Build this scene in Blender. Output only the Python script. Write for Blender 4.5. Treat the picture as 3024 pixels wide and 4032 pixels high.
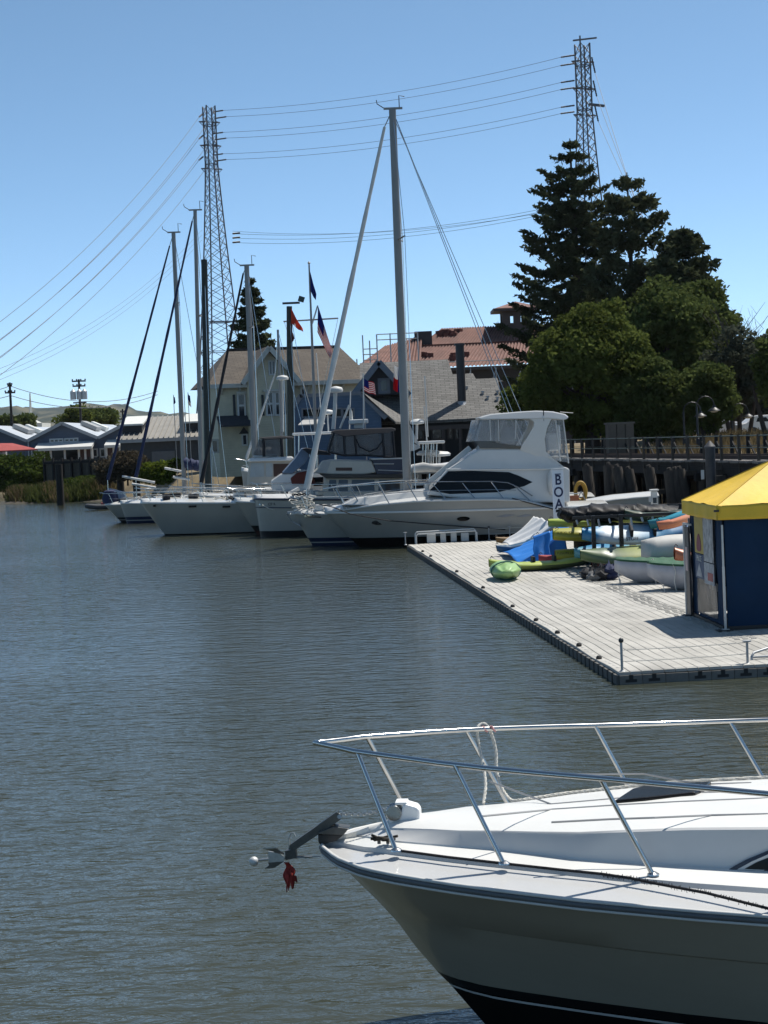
import bpy, bmesh, math, random
import numpy as np
from mathutils import Vector, Matrix, noise
random.seed(7); RNG = np.random.default_rng(7)
R = math.radians
scene = bpy.context.scene
for o in list(bpy.data.objects): bpy.data.objects.remove(o)
COL = scene.collection
# ---------------------------------------------------------------- camera
FPX, CXP, CYP, HC = 6800.0, 1512.0, 2016.0, 4.4
PITCH = math.atan(295 / FPX); ROLL = R(2.5)
cp, sp, cr, sr = math.cos(PITCH), math.sin(PITCH), math.cos(ROLL), math.sin(ROLL)
FWD = Vector((0, cp, -sp)); UP0 = Vector((0, sp, cp)); RT0 = Vector((1, 0, 0))
CAMX = RT0 * cr - UP0 * sr; CAMY = RT0 * sr + UP0 * cr
EYE = Vector((0, 0, HC)); WZ = 0.17      # eye and water level
HAZE = 0.00003
cd = bpy.data.cameras.new('camera'); cam = bpy.data.objects.new('camera', cd); COL.objects.link(cam)
cd.sensor_fit = 'VERTICAL'; cd.sensor_height = 36; cd.lens = FPX / 4032 * 36
cd.clip_start = 0.3; cd.clip_end = 20000
m = Matrix((CAMX, CAMY, -FWD)).transposed().to_4x4(); m.translation = EYE
cam.matrix_world = m
scene.camera = cam
# ---------------------------------------------------------------- sky, sun, exposure
SUN_AZ, SUN_EL = R(50), R(61)          # azimuth from +Y towards +X
SUN_STRENGTH, SKY_STRENGTH, SKY_SAT, EXPOSURE = 4.8, 0.15, 1.02, 0.33
w = bpy.data.worlds.new('World'); scene.world = w; w.use_nodes = True
nt = w.node_tree; nt.nodes.clear()
sky = nt.nodes.new('ShaderNodeTexSky'); sky.sky_type = 'NISHITA'; sky.sun_disc = False
sky.sun_elevation = SUN_EL; sky.sun_rotation = SUN_AZ
sky.air_density = 0.38; sky.dust_density = 0.25; sky.ozone_density = 2.4
bg = nt.nodes.new('ShaderNodeBackground'); bg.inputs[1].default_value = SKY_STRENGTH
out = nt.nodes.new('ShaderNodeOutputWorld')
hs = nt.nodes.new('ShaderNodeHueSaturation'); hs.inputs['Saturation'].default_value = SKY_SAT; hs.inputs['Hue'].default_value = 0.484
nt.links.new(sky.outputs[0], hs.inputs['Color']); nt.links.new(hs.outputs[0], bg.inputs[0]); nt.links.new(bg.outputs[0], out.inputs[0])
sd = bpy.data.lights.new('sun', 'SUN'); sd.energy = SUN_STRENGTH; sd.angle = R(0.55); sd.color = (1, 0.955, 0.88)
so = bpy.data.objects.new('sun', sd); COL.objects.link(so); so.location = (60, 60, 120)
sdir = Vector((math.sin(SUN_AZ) * math.cos(SUN_EL), math.cos(SUN_AZ) * math.cos(SUN_EL), math.sin(SUN_EL)))
so.rotation_euler = sdir.to_track_quat('Z', 'Y').to_euler()
vs = scene.view_settings
vs.view_transform = 'Standard'; vs.look = 'None'; vs.exposure = EXPOSURE; vs.gamma = 1.0; vs.use_curve_mapping = False
scene.render.resolution_x = 768; scene.render.resolution_y = 1024
scene.cycles.max_bounces = 8; scene.cycles.transparent_max_bounces = 12
# ---------------------------------------------------------------- pixel -> place
def ray(px, py):
    return FWD + CAMX * ((px - CXP) / FPX) - CAMY * ((py - CYP) / FPX)
def P(px, py, Y):
    d = ray(px, py); return EYE + d * (Y / d.y)
def G(px, py, z=0.0):
    d = ray(px, py); return EYE + d * ((z - HC) / d.z)
def crop(x0, y0, s): return lambda x, y: (x0 + x / s, y0 + y / s)
class Frame:
    """a local upright frame: origin on the ground, x axis turned by th from world X"""
    def __init__(s, o, th=0.0):
        s.o = Vector((o[0], o[1], o[2] if len(o) > 2 else 0.0)); s.th = th
        s.u = Vector((math.cos(th), math.sin(th), 0)); s.n = Vector((-math.sin(th), math.cos(th), 0))
    def pt(s, px, py, y=0.0):
        d = ray(px, py); q = s.o + s.n * y
        h = EYE + d * ((q - EYE).dot(s.n) / d.dot(s.n)) - s.o
        return Vector((h.dot(s.u), y, h.z))
    def poly(s, pts, y=0.0, cr=None): return [s.pt(*(cr(*p) if cr else p), y) for p in pts]
    def w(s, p): return s.o + s.u * p[0] + s.n * p[1] + Vector((0, 0, p[2]))
    def mat(s): return Matrix.Translation(s.o) @ Matrix.Rotation(s.th, 4, 'Z')
# ---------------------------------------------------------------- materials
MATS = {}
def mat(name, col, rough=0.55, metal=0.0, var=0.12, vscale=3.0, bump=0.0, bscale=40.0, spec=0.5, rnd=0.06, stretch=None, coat=0.0):
    if name in MATS: return MATS[name]
    m = bpy.data.materials.new(name); m.use_nodes = True; N = m.node_tree.nodes; L = m.node_tree.links
    b = N['Principled BSDF']; b.inputs['Roughness'].default_value = rough; b.inputs['Metallic'].default_value = metal
    b.inputs['Specular IOR Level'].default_value = spec; b.inputs['Coat Weight'].default_value = coat
    tc = N.new('ShaderNodeTexCoord'); mp = N.new('ShaderNodeMapping'); L.new(tc.outputs['Object'], mp.inputs[0])
    if stretch: mp.inputs['Scale'].default_value = stretch
    n1 = N.new('ShaderNodeTexNoise'); n1.inputs['Scale'].default_value = vscale; n1.inputs['Detail'].default_value = 6; n1.inputs['Roughness'].default_value = 0.65
    L.new(mp.outputs[0], n1.inputs['Vector'])
    oi = N.new('ShaderNodeObjectInfo')
    a = N.new('ShaderNodeMapRange'); a.inputs['From Min'].default_value = 0.3; a.inputs['From Max'].default_value = 0.7
    a.inputs['To Min'].default_value = 1 - var; a.inputs['To Max'].default_value = 1 + var; L.new(n1.outputs[0], a.inputs[0])
    r_ = N.new('ShaderNodeMapRange'); r_.inputs['To Min'].default_value = 1 - rnd; r_.inputs['To Max'].default_value = 1 + rnd; L.new(oi.outputs['Random'], r_.inputs[0])
    mu = N.new('ShaderNodeMath'); mu.operation = 'MULTIPLY'; L.new(a.outputs[0], mu.inputs[0]); L.new(r_.outputs[0], mu.inputs[1])
    mx = N.new('ShaderNodeVectorMath'); mx.operation = 'SCALE'; mx.inputs[0].default_value = col[:3]; L.new(mu.outputs[0], mx.inputs['Scale'])
    L.new(mx.outputs[0], b.inputs['Base Color'])
    if bump > 0:
        n2 = N.new('ShaderNodeTexNoise'); n2.inputs['Scale'].default_value = bscale; n2.inputs['Detail'].default_value = 4; L.new(mp.outputs[0], n2.inputs['Vector'])
        bp = N.new('ShaderNodeBump'); bp.inputs['Strength'].default_value = bump; bp.inputs['Distance'].default_value = 0.02
        L.new(n2.outputs[0], bp.inputs['Height']); L.new(bp.outputs[0], b.inputs['Normal'])
    MATS[name] = m; return m
def clear_mat(name, col=(0.8, 0.82, 0.85), alpha=0.35, rough=0.15):
    """thin clear vinyl or glass: part see-through, part glossy"""
    if name in MATS: return MATS[name]
    m = bpy.data.materials.new(name); m.use_nodes = True; N = m.node_tree.nodes; L = m.node_tree.links
    b = N['Principled BSDF']; b.inputs['Base Color'].default_value = (*col, 1); b.inputs['Roughness'].default_value = rough
    n1 = N.new('ShaderNodeTexNoise'); n1.inputs['Scale'].default_value = 2.2; n1.inputs['Detail'].default_value = 3
    tc = N.new('ShaderNodeTexCoord'); L.new(tc.outputs['Object'], n1.inputs['Vector'])
    a = N.new('ShaderNodeMapRange'); a.inputs['To Min'].default_value = alpha * 0.6; a.inputs['To Max'].default_value = alpha * 1.4
    L.new(n1.outputs[0], a.inputs[0]); L.new(a.outputs[0], b.inputs['Alpha'])
    bp = N.new('ShaderNodeBump'); bp.inputs['Strength'].default_value = 0.25; bp.inputs['Distance'].default_value = 0.05
    L.new(n1.outputs[0], bp.inputs['Height']); L.new(bp.outputs[0], b.inputs['Normal'])
    MATS[name] = m; return m
def ramp_mat(name, stops, axis=0, rough=0.4, freq=None, var=0.1):
    """moulded-in colour blend along one object axis (kayak plastic)"""
    if name in MATS: return MATS[name]
    m = bpy.data.materials.new(name); m.use_nodes = True; N = m.node_tree.nodes; L = m.node_tree.links
    b = N['Principled BSDF']; b.inputs['Roughness'].default_value = rough
    tc = N.new('ShaderNodeTexCoord'); sx = N.new('ShaderNodeSeparateXYZ'); L.new(tc.outputs['Generated'], sx.inputs[0])
    n1 = N.new('ShaderNodeTexNoise'); n1.inputs['Scale'].default_value = 4; L.new(tc.outputs['Object'], n1.inputs['Vector'])
    ad = N.new('ShaderNodeMath'); ad.operation = 'MULTIPLY_ADD'; ad.inputs[1].default_value = var; L.new(n1.outputs[0], ad.inputs[0]); L.new(sx.outputs[axis], ad.inputs[2])
    cr_ = N.new('ShaderNodeValToRGB'); e = cr_.color_ramp.elements
    e[0].position, e[0].color = stops[0][0], (*stops[0][1], 1); e[1].position, e[1].color = stops[1][0], (*stops[1][1], 1)
    for p, c in stops[2:]:
        x = e.new(p); x.color = (*c, 1)
    L.new(ad.outputs[0], cr_.inputs[0]); L.new(cr_.outputs[0], b.inputs['Base Color'])
    MATS[name] = m; return m
def leaf_mat(name, col, trans=0.35, var=0.45, vs=0.5):
    if name in MATS: return MATS[name]
    m = bpy.data.materials.new(name); m.use_nodes = True; N = m.node_tree.nodes; L = m.node_tree.links
    N.remove(N['Principled BSDF']); o = N['Material Output']
    tc = N.new('ShaderNodeTexCoord'); n1 = N.new('ShaderNodeTexNoise'); n1.inputs['Scale'].default_value = vs; n1.inputs['Detail'].default_value = 5
    L.new(tc.outputs['Object'], n1.inputs['Vector'])
    a = N.new('ShaderNodeMapRange'); a.inputs['From Min'].default_value = 0.3; a.inputs['From Max'].default_value = 0.7
    a.inputs['To Min'].default_value = 1 - var; a.inputs['To Max'].default_value = 1 + var; L.new(n1.outputs[0], a.inputs[0])
    mx = N.new('ShaderNodeVectorMath'); mx.operation = 'SCALE'; mx.inputs[0].default_value = col; L.new(a.outputs[0], mx.inputs['Scale'])
    d = N.new('ShaderNodeBsdfDiffuse'); t = N.new('ShaderNodeBsdfTranslucent'); s = N.new('ShaderNodeMixShader'); s.inputs[0].default_value = trans
    L.new(mx.outputs[0], d.inputs[0]); L.new(mx.outputs[0], t.inputs[0]); L.new(d.outputs[0], s.inputs[1]); L.new(t.outputs[0], s.inputs[2]); L.new(s.outputs[0], o.inputs[0])
    MATS[name] = m; return m
# ---------------------------------------------------------------- mesh builder
V = Vector
class MB:
    def __init__(s): s.v = []; s.f = []; s.mi = []; s.cur = 0
    def add(s, vs, fs):
        k = len(s.v); s.v += [tuple(v) for v in vs]; s.f += [tuple(i + k for i in f) for f in fs]; s.mi += [s.cur] * len(fs); return s
    def box(s, c, d, rot=None):
        hx, hy, hz = d[0] / 2, d[1] / 2, d[2] / 2; c = V(c)
        q = [V((x, y, z)) for x in (-hx, hx) for y in (-hy, hy) for z in (-hz, hz)]
        if rot is not None: q = [rot @ p for p in q]
        return s.add([c + p for p in q], [(0, 1, 3, 2), (4, 6, 7, 5), (0, 4, 5, 1), (2, 3, 7, 6), (0, 2, 6, 4), (1, 5, 7, 3)])
    def beam(s, a, b, w, h=None, up=V((0, 0, 1))):
        a, b = V(a), V(b); h = h or w; d = (b - a); l = d.length
        if l < 1e-6: return s
        d.normalize(); x = d.cross(up)
        if x.length < 1e-3: x = d.cross(V((0, 1, 0)))
        x.normalize(); y = x.cross(d)
        q = [p + x * (i * w / 2) + y * (j * h / 2) for p in (a, b) for i, j in ((-1, -1), (1, -1), (1, 1), (-1, 1))]
        return s.add(q, [(3, 2, 1, 0), (4, 5, 6, 7), (0, 1, 5, 4), (1, 2, 6, 5), (2, 3, 7, 6), (3, 0, 4, 7)])
    def tube(s, pts, r, n=7, closed=False, flat=1.0):
        pts = [V(p) for p in pts]; N = len(pts); rr = r if isinstance(r, (list, tuple)) else [r] * N
        vs = []; prev = None
        for i, p in enumerate(pts):
            a = pts[i - 1] if (i > 0 or closed) else pts[i]; b = pts[(i + 1) % N] if (i < N - 1 or closed) else pts[i]
            t = (b - a)
            if t.length < 1e-9: t = V((0, 0, 1))
            t.normalize()
            if prev is None:
                x = t.cross(V((0, 0, 1)))
                if x.length < 0.1: x = t.cross(V((0, 1, 0)))
            else: x = prev - t * prev.dot(t)
            x.normalize(); prev = x; y = t.cross(x)
            for k in range(n):
                g = 2 * math.pi * k / n; vs.append(p + x * (math.cos(g) * rr[i]) + y * (math.sin(g) * rr[i] * flat))
        fs = []
        for i in range(N - (0 if closed else 1)):
            j = (i + 1) % N
            for k in range(n):
                k2 = (k + 1) % n; fs.append((i * n + k, i * n + k2, j * n + k2, j * n + k))
        if not closed: fs += [tuple(range(n - 1, -1, -1)), tuple((N - 1) * n + k for k in range(n))]
        return s.add(vs, fs)
    def prism(s, poly, ext):
        poly = [V(p) for p in poly]; e = V(ext); n = len(poly)
        vs = poly + [p + e for p in poly]
        return s.add(vs, [tuple(range(n)), tuple(range(2 * n - 1, n - 1, -1))] + [(i, n + i, n + (i + 1) % n, (i + 1) % n) for i in range(n)])
    def loft(s, rings, cap=True, closed=True):
        n = len(rings[0]); vs = [p for r in rings for p in r]; fs = []
        for i in range(len(rings) - 1):
            for k in range(n if closed else n - 1):
                k2 = (k + 1) % n; fs.append((i * n + k, i * n + k2, (i + 1) * n + k2, (i + 1) * n + k))
        if cap and closed: fs += [tuple(range(n - 1, -1, -1)), tuple((len(rings) - 1) * n + k for k in range(n))]
        return s.add(vs, fs)
    def grid(s, fn, nu, nv):
        vs = [fn(i / nu, j / nv) for i in range(nu + 1) for j in range(nv + 1)]
        return s.add(vs, [(i * (nv + 1) + j, (i + 1) * (nv + 1) + j, (i + 1) * (nv + 1) + j + 1, i * (nv + 1) + j + 1) for i in range(nu) for j in range(nv)])
    def lathe(s, prof, c, n=16, axis=None):
        c = V(c); rings = []
        q = V((0, 0, 1)).rotation_difference(V(axis).normalized()) if axis is not None else None
        for r, z in prof:
            ring = []
            for k in range(n):
                p = V((r * math.cos(2 * math.pi * k / n), r * math.sin(2 * math.pi * k / n), z))
                ring.append(c + (q @ p if q else p))
            rings.append(ring)
        return s.loft(rings)
    def mesh(s, name, mats, smooth=None, sub=None):
        me = bpy.data.meshes.new(name); me.from_pydata(s.v, [], s.f)
        for m_ in (mats if isinstance(mats, (list, tuple)) else [mats]): me.materials.append(m_)
        if any(s.mi): me.polygons.foreach_set('material_index', s.mi)
        bm = bmesh.new(); bm.from_mesh(me); bmesh.ops.recalc_face_normals(bm, faces=bm.faces); bm.to_mesh(me); bm.free()
        if smooth is not None:
            me.polygons.foreach_set('use_smooth', [True] * len(me.polygons)); me.set_sharp_from_angle(angle=R(smooth))
        me.update(); return me
def part(name, mb, m, parent=None, smooth=None, bevel=0, solid=0, label=None, kind=None, world=False):
    """one mesh object; its coordinates are those of the parent thing"""
    if world and parent is not None:
        root = parent
        while root.parent: root = root.parent
        inv = (Matrix.Translation(root.location) @ Matrix.Rotation(root.rotation_euler.z, 4, 'Z')).inverted()
        mb.v = [tuple(inv @ V(v)) for v in mb.v]
    me = mb.mesh(name, m, smooth) if isinstance(mb, MB) else mb
    o = bpy.data.objects.new(name, me); COL.objects.link(o)
    if parent is not None: o.parent = parent
    if bevel:
        b = o.modifiers.new('bevel', 'BEVEL'); b.width = bevel; b.segments = 2; b.limit_method = 'ANGLE'
    if solid:
        b = o.modifiers.new('solid', 'SOLIDIFY'); b.thickness = solid; b.offset = 0
    if label: o['label'] = label
    if kind: o['kind'] = kind
    return o
def thing(name, label, cat, loc=(0, 0, 0), rz=0.0, group=None):
    o = bpy.data.objects.new(name, None); COL.objects.link(o); o.location = loc; o.rotation_euler = (0, 0, rz); o.empty_display_size = 0.3
    o['label'] = label; o['category'] = cat
    if group: o['group'] = group
    return o
def solo(name, label, cat, mb, m, group=None, smooth=None, bevel=0, solid=0):
    """a thing that is one mesh, built in world coordinates; its origin goes to its base"""
    a = np.array(mb.v); c = V((a[:, 0].mean(), a[:, 1].mean(), a[:, 2].min())); mb.v = [tuple(V(v) - c) for v in mb.v]
    o = part(name, mb, m, None, smooth, bevel, solid); o.location = c; o['label'] = label; o['category'] = cat
    if group: o['group'] = group
    return o
def struct(name, mb, m, kind='structure', smooth=None):
    o = part(name, mb, m, None, smooth); o['kind'] = kind; return o
def dup(root, loc, rz=0.0, label=None):
    r = root.copy(); COL.objects.link(r); r.location = loc; r.rotation_euler = (0, 0, rz)
    if label: r['label'] = label
    for ch in root.children:
        c = ch.copy(); COL.objects.link(c); c.parent = r
        for g in ch.children:
            d = g.copy(); COL.objects.link(d); d.parent = c
    return r
def npmesh(name, quads, m):
    """many loose quads (n,4,3) as one mesh"""
    n = len(quads); me = bpy.data.meshes.new(name); me.vertices.add(n * 4); me.loops.add(n * 4); me.polygons.add(n)
    me.vertices.foreach_set('co', quads.reshape(-1).astype(np.float32)); me.loops.foreach_set('vertex_index', np.arange(n * 4, dtype=np.int32))
    me.polygons.foreach_set('loop_start', np.arange(n, dtype=np.int32) * 4); me.polygons.foreach_set('loop_total', np.full(n, 4, np.int32))
    me.materials.append(m); me.update(calc_edges=True); return me
def leaves(c, size, aspect=1.8, updir=0.0, hang=0.0):
    """quads with random directions at centres c (n,3)"""
    n = len(c); a = RNG.normal(size=(n, 3)); a[:, 2] = a[:, 2] * (1 - abs(hang)) - hang * 1.5
    a /= np.linalg.norm(a, axis=1)[:, None]
    b = RNG.normal(size=(n, 3)); b -= a * (a * b).sum(1)[:, None]; b /= np.linalg.norm(b, axis=1)[:, None] + 1e-9
    s = (size * RNG.uniform(0.6, 1.4, n))[:, None] if np.isscalar(size) else (size * RNG.uniform(0.6, 1.4, n))[:, None]
    a = a * s * aspect / 2; b = b * s / 2
    return np.stack([c - a, c + b, c + a, c - b], axis=1)
def txt(s, size, m, name, parent, M4, extrude=0.004, font_scale_x=1.0, bold=0.0):
    """flat lettering as a mesh part; M4 places it in the parent"""
    cu = bpy.data.curves.new(name, 'FONT'); cu.body = s; cu.size = size; cu.extrude = extrude; cu.align_x = 'CENTER'; cu.align_y = 'CENTER'; cu.offset = bold
    to = bpy.data.objects.new('tmp', cu); COL.objects.link(to)
    bpy.context.view_layer.update()
    me = bpy.data.meshes.new_from_object(to); bpy.data.objects.remove(to); bpy.data.curves.remove(cu)
    me.transform(M4 @ Matrix.Diagonal((font_scale_x, 1, 1, 1))); me.materials.clear(); me.materials.append(m); me.name = name
    return part(name, me, m, parent)
def catenary(a, b, sag, n=14):
    a, b = V(a), V(b); return [a.lerp(b, i / n) - V((0, 0, sag * 4 * (i / n) * (1 - i / n))) for i in range(n + 1)]
# ================================================================= palette
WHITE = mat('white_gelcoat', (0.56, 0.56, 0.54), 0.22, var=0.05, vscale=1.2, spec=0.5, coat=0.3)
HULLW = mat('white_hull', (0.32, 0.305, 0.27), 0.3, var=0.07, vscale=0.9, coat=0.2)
CREAMW = mat('cream_gelcoat', (0.42, 0.39, 0.33), 0.35, var=0.07)
NAVY = mat('navy_paint', (0.012, 0.018, 0.045), 0.35)
BLACK = mat('black_paint', (0.008, 0.008, 0.009), 0.4)
BOTTOM = mat('antifouling', (0.007, 0.0065, 0.006), 0.8, spec=0.1)
STEEL = mat('stainless', (0.48, 0.48, 0.47), 0.16, 1.0, var=0.05)
ALU = mat('mast_aluminium', (0.24, 0.24, 0.235), 0.45, 0.3, var=0.08, vscale=1.5)
GALV = mat('galvanised', (0.36, 0.37, 0.38), 0.5, 0.7, var=0.2, vscale=8)
DKGLASS = mat('dark_glass', (0.004, 0.005, 0.007), 0.05, var=0.05, spec=0.12)
GLASS = mat('window_glass', (0.02, 0.023, 0.03), 0.06, var=0.3, vscale=0.8, spec=0.5)
ROPE = mat('white_rope', (0.62, 0.60, 0.54), 0.9, var=0.2, vscale=60, bump=0.6, bscale=160)
BROPE = mat('black_rope', (0.02, 0.02, 0.022), 0.9)
CANVASB = mat('black_canvas', (0.012, 0.013, 0.017), 0.8, bump=0.2, bscale=12)
CANVASN = mat('navy_canvas', (0.016, 0.024, 0.07), 0.85, bump=0.3, bscale=10)
CANVASG = mat('grey_canvas', (0.34, 0.34, 0.33), 0.85, bump=0.3, bscale=10)
CANVASR = mat('maroon_canvas', (0.085, 0.018, 0.012), 0.85, bump=0.3, bscale=10)
CANVASL = mat('blue_grey_canvas', (0.10, 0.15, 0.22), 0.8, bump=0.3, bscale=10)
SAILW = mat('white_sailcloth', (0.55, 0.55, 0.53), 0.8, bump=0.4, bscale=9)
TEAK = mat('teak', (0.20, 0.095, 0.04), 0.6, var=0.3, vscale=10, stretch=(1, 8, 8))
VINYL = clear_mat('clear_vinyl', (0.42, 0.45, 0.48), 0.24)
VINYLD = clear_mat('smoked_vinyl', (0.07, 0.075, 0.09), 0.5)
WTRIM = mat('white_trim', (0.52, 0.52, 0.50), 0.55, var=0.08)
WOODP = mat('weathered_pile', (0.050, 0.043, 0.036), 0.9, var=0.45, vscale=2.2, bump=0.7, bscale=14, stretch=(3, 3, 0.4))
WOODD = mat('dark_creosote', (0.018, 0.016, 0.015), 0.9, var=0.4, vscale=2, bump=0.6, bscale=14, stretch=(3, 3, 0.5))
WOODG = mat('grey_plank', (0.22, 0.20, 0.18), 0.85, var=0.35, vscale=2.5, bump=0.4, bscale=20, stretch=(0.6, 4, 4))
BARK = mat('bark', (0.045, 0.034, 0.027), 0.95, var=0.35, vscale=4, bump=0.9, bscale=9, stretch=(3, 3, 0.5))
# ================================================================= water
def water_material():
    m = bpy.data.materials.new('river_water'); m.use_nodes = True; N = m.node_tree.nodes; L = m.node_tree.links
    b = N['Principled BSDF']; b.inputs['Roughness'].default_value = 0.045; b.inputs['IOR'].default_value = 1.333
    tc = N.new('ShaderNodeTexCoord')
    def nz(sc, rz, det=3.0, rough=0.55, dist=0.0, vec=(1, 1, 1)):
        mp = N.new('ShaderNodeMapping'); mp.inputs['Rotation'].default_value = (0, 0, R(rz)); mp.inputs['Scale'].default_value = vec
        n = N.new('ShaderNodeTexNoise'); n.inputs['Scale'].default_value = sc; n.inputs['Detail'].default_value = det; n.inputs['Roughness'].default_value = rough
        n.inputs['Distortion'].default_value = dist
        L.new(tc.outputs['Object'], mp.inputs[0]); L.new(mp.outputs[0], n.inputs['Vector']); return n
    def mth(op, a, bb, c=None):
        k = N.new('ShaderNodeMath'); k.operation = op
        for i, x in enumerate((a, bb, c)):
            if x is None: continue
            if isinstance(x, (int, float)): k.inputs[i].default_value = x
            else: L.new(x, k.inputs[i])
        return k.outputs[0]
    big = nz(2.0, 34, 2, 0.5, 0.4, (0.6, 1.35, 1)); mid = nz(4.6, 36, 3, 0.5, 0.5, (0.6, 1.3, 1)); fine = nz(15.0, -12, 3, 0.6, 0, (0.9, 1.15, 1))
    gust = nz(0.05, 20, 3, 0.5, 0, (1, 1, 1)); gr = N.new('ShaderNodeMapRange'); gr.inputs['From Min'].default_value = 0.35; gr.inputs['From Max'].default_value = 0.65
    gr.inputs['To Min'].default_value = 0.6; gr.inputs['To Max'].default_value = 1.2; L.new(gust.outputs[0], gr.inputs[0])
    h = mth('MULTIPLY_ADD', big.outputs[0], 0.62, mth('MULTIPLY_ADD', mid.outputs[0], 0.46, mth('MULTIPLY', fine.outputs[0], 0.08)))
    h = mth('MULTIPLY', h, gr.outputs[0])
    bp = N.new('ShaderNodeBump'); bp.inputs['Strength'].default_value = 1.0; bp.inputs['Distance'].default_value = 0.092
    L.new(h, bp.inputs['Height']); L.new(bp.outputs[0], b.inputs['Normal'])
    mud = nz(0.12, 0, 4, 0.6); cr_ = N.new('ShaderNodeValToRGB'); cr_.color_ramp.elements[0].color = (0.034, 0.040, 0.028, 1); cr_.color_ramp.elements[1].color = (0.050, 0.052, 0.034, 1)
    L.new(mud.outputs[0], cr_.inputs[0]); L.new(cr_.outputs[0], b.inputs['Base Color'])
    return m
mb = MB(); mb.add([(-500, -60, WZ), (300, -60, WZ), (300, 260, WZ), (-500, 260, WZ)], [(0, 1, 2, 3)])
struct('water', mb, water_material())
# ================================================================= land
DRY = mat('dry_grass_ground', (0.17, 0.13, 0.07), 0.95, var=0.45, vscale=0.6, bump=0.8, bscale=6)
SHORE = [(-7000, 205, 1.9), (-400, 200, 1.9), (-60, 192, 1.9), (-42, 185, 1.9), (-30, 158, 1.8), (-22, 148, 1.8), (-12, 133, 1.9), (0, 127, 2.0), (7, 121, 2.3), (9.6, 110, 2.7), (13.4, 90.6, 2.75), (18.2, 67, 2.8), (25, 35, 2.9), (60, 10, 3), (300, 0, 3), (7000, -50, 3)]
mb = MB(); rings = []
for off, zz in ((-3, None), (0.3, 0.1), (2.2, 1), (5, 1.12), (14, 1.2), (40, 1.25), (200, 1.3), (9000, 1.3)):
    rings.append([(x + off * 0.33, y + off * 0.94 if off < 1000 else 9000, -1.3 if zz is None else z * zz + (0 if off < 3 or off > 100 else 0.35 * noise.noise(V((x * 0.2, off, 0))))) for x, y, z in SHORE])
mb.loft(rings, cap=False, closed=False); struct('ground', mb, DRY, smooth=60)
mb = MB(); mb.add([(-12000, -800, -1.4), (12000, -800, -1.4), (12000, 15000, -1.4), (-12000, 15000, -1.4)], [(0, 1, 2, 3)])
struct('riverbed', mb, mat('mud', (0.06, 0.05, 0.035), 0.9))
def hillz(x, y):
    return 62 + 26 * noise.noise(V((x * 0.0035, y * 0.002, 3))) + 12 * noise.noise(V((x * 0.013, y * 0.01, 8))) + 3.5 * noise.noise(V((x * 0.06, y * 0.05, 1)))
mb = MB()
def hf(u, v):
    x = -2600 + 4800 * u; y = 3300 + 2400 * v; k = math.sin(math.pi * min(1, max(0, v))) ** 0.8
    fall = min(1.0, 0.22 + max(0, (200 - x)) / 1500)
    return (x, y, k * hillz(x, y) * 1.95 * fall)
mb.grid(hf, 260, 26)
HILL = bpy.data.materials.new('hill_scrub'); HILL.use_nodes = True
N = HILL.node_tree.nodes; L = HILL.node_tree.links; tc = N.new('ShaderNodeTexCoord'); n1 = N.new('ShaderNodeTexNoise'); n1.inputs['Scale'].default_value = 0.009; n1.inputs['Detail'].default_value = 7
L.new(tc.outputs['Object'], n1.inputs['Vector']); c_ = N.new('ShaderNodeValToRGB'); c_.color_ramp.elements[0].position = 0.50; c_.color_ramp.elements[0].color = (0.016, 0.026, 0.014, 1)
c_.color_ramp.elements[1].position = 0.62; c_.color_ramp.elements[1].color = (0.10, 0.092, 0.055, 1); L.new(n1.outputs[0], c_.inputs[0]); L.new(c_.outputs[0], N['Principled BSDF'].inputs['Base Color'])
N['Principled BSDF'].inputs['Roughness'].default_value = 1.0
struct('hills', mb, HILL, smooth=80)
# ================================================================= building helpers
def window(parent, fr, a, b, y, frame=WTRIM, glass=GLASS, bar=0.09, nx=1, ny=1, crp=None, proud=0.06):
    """window part with frame bars standing proud, panes as sub-parts; a,b = opposite pixel corners on the wall plane"""
    p, q = fr.pt(*(crp(*a) if crp else a), y), fr.pt(*(crp(*b) if crp else b), y)
    x0, x1 = sorted((p.x, q.x)); z0, z1 = sorted((p.z, q.z)); mb = MB()
    for i in range(nx + 1):
        x = x0 + (x1 - x0) * i / nx; mb.box((x, y - proud / 2, (z0 + z1) / 2), (bar, proud, z1 - z0 + bar))
    for j in range(ny + 1):
        z = z0 + (z1 - z0) * j / ny; mb.box(((x0 + x1) / 2, y - proud / 2 + 0.004, z), (x1 - x0 - bar * 0.99, proud - 0.01, bar))
    w_ = part('window', mb, frame, parent)
    for i in range(nx):
        for j in range(ny):
            g = MB(); g.box((x0 + (x1 - x0) * (i + .5) / nx, y - 0.012, z0 + (z1 - z0) * (j + .5) / ny), ((x1 - x0) / nx - bar * 0.9, 0.02, (z1 - z0) / ny - bar * 0.9))
            part('pane', g, glass, w_)
    return x0, x1, z0, z1
def slab(mb, quad, t):
    """roof slab from 4+ corner points, thickness t downwards"""
    mb.prism(quad, (0, 0, -t)); return mb
def clap(name, col, pitch=0.16):
    """painted clapboard siding"""
    m = mat(name, col, 0.7, var=0.12, vscale=1.3)
    N = m.node_tree.nodes; L = m.node_tree.links; tc = N.new('ShaderNodeTexCoord'); wv = N.new('ShaderNodeTexWave'); wv.wave_type = 'BANDS'; wv.bands_direction = 'Z'; wv.wave_profile = 'SAW'
    wv.inputs['Scale'].default_value = 0.314 / pitch; L.new(tc.outputs['Object'], wv.inputs[0]); bp = N.new('ShaderNodeBump'); bp.inputs['Strength'].default_value = 0.6; bp.inputs['Distance'].default_value = 0.02
    L.new(wv.outputs['Fac'], bp.inputs['Height']); L.new(bp.outputs[0], N['Principled BSDF'].inputs['Normal']); return m
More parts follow.
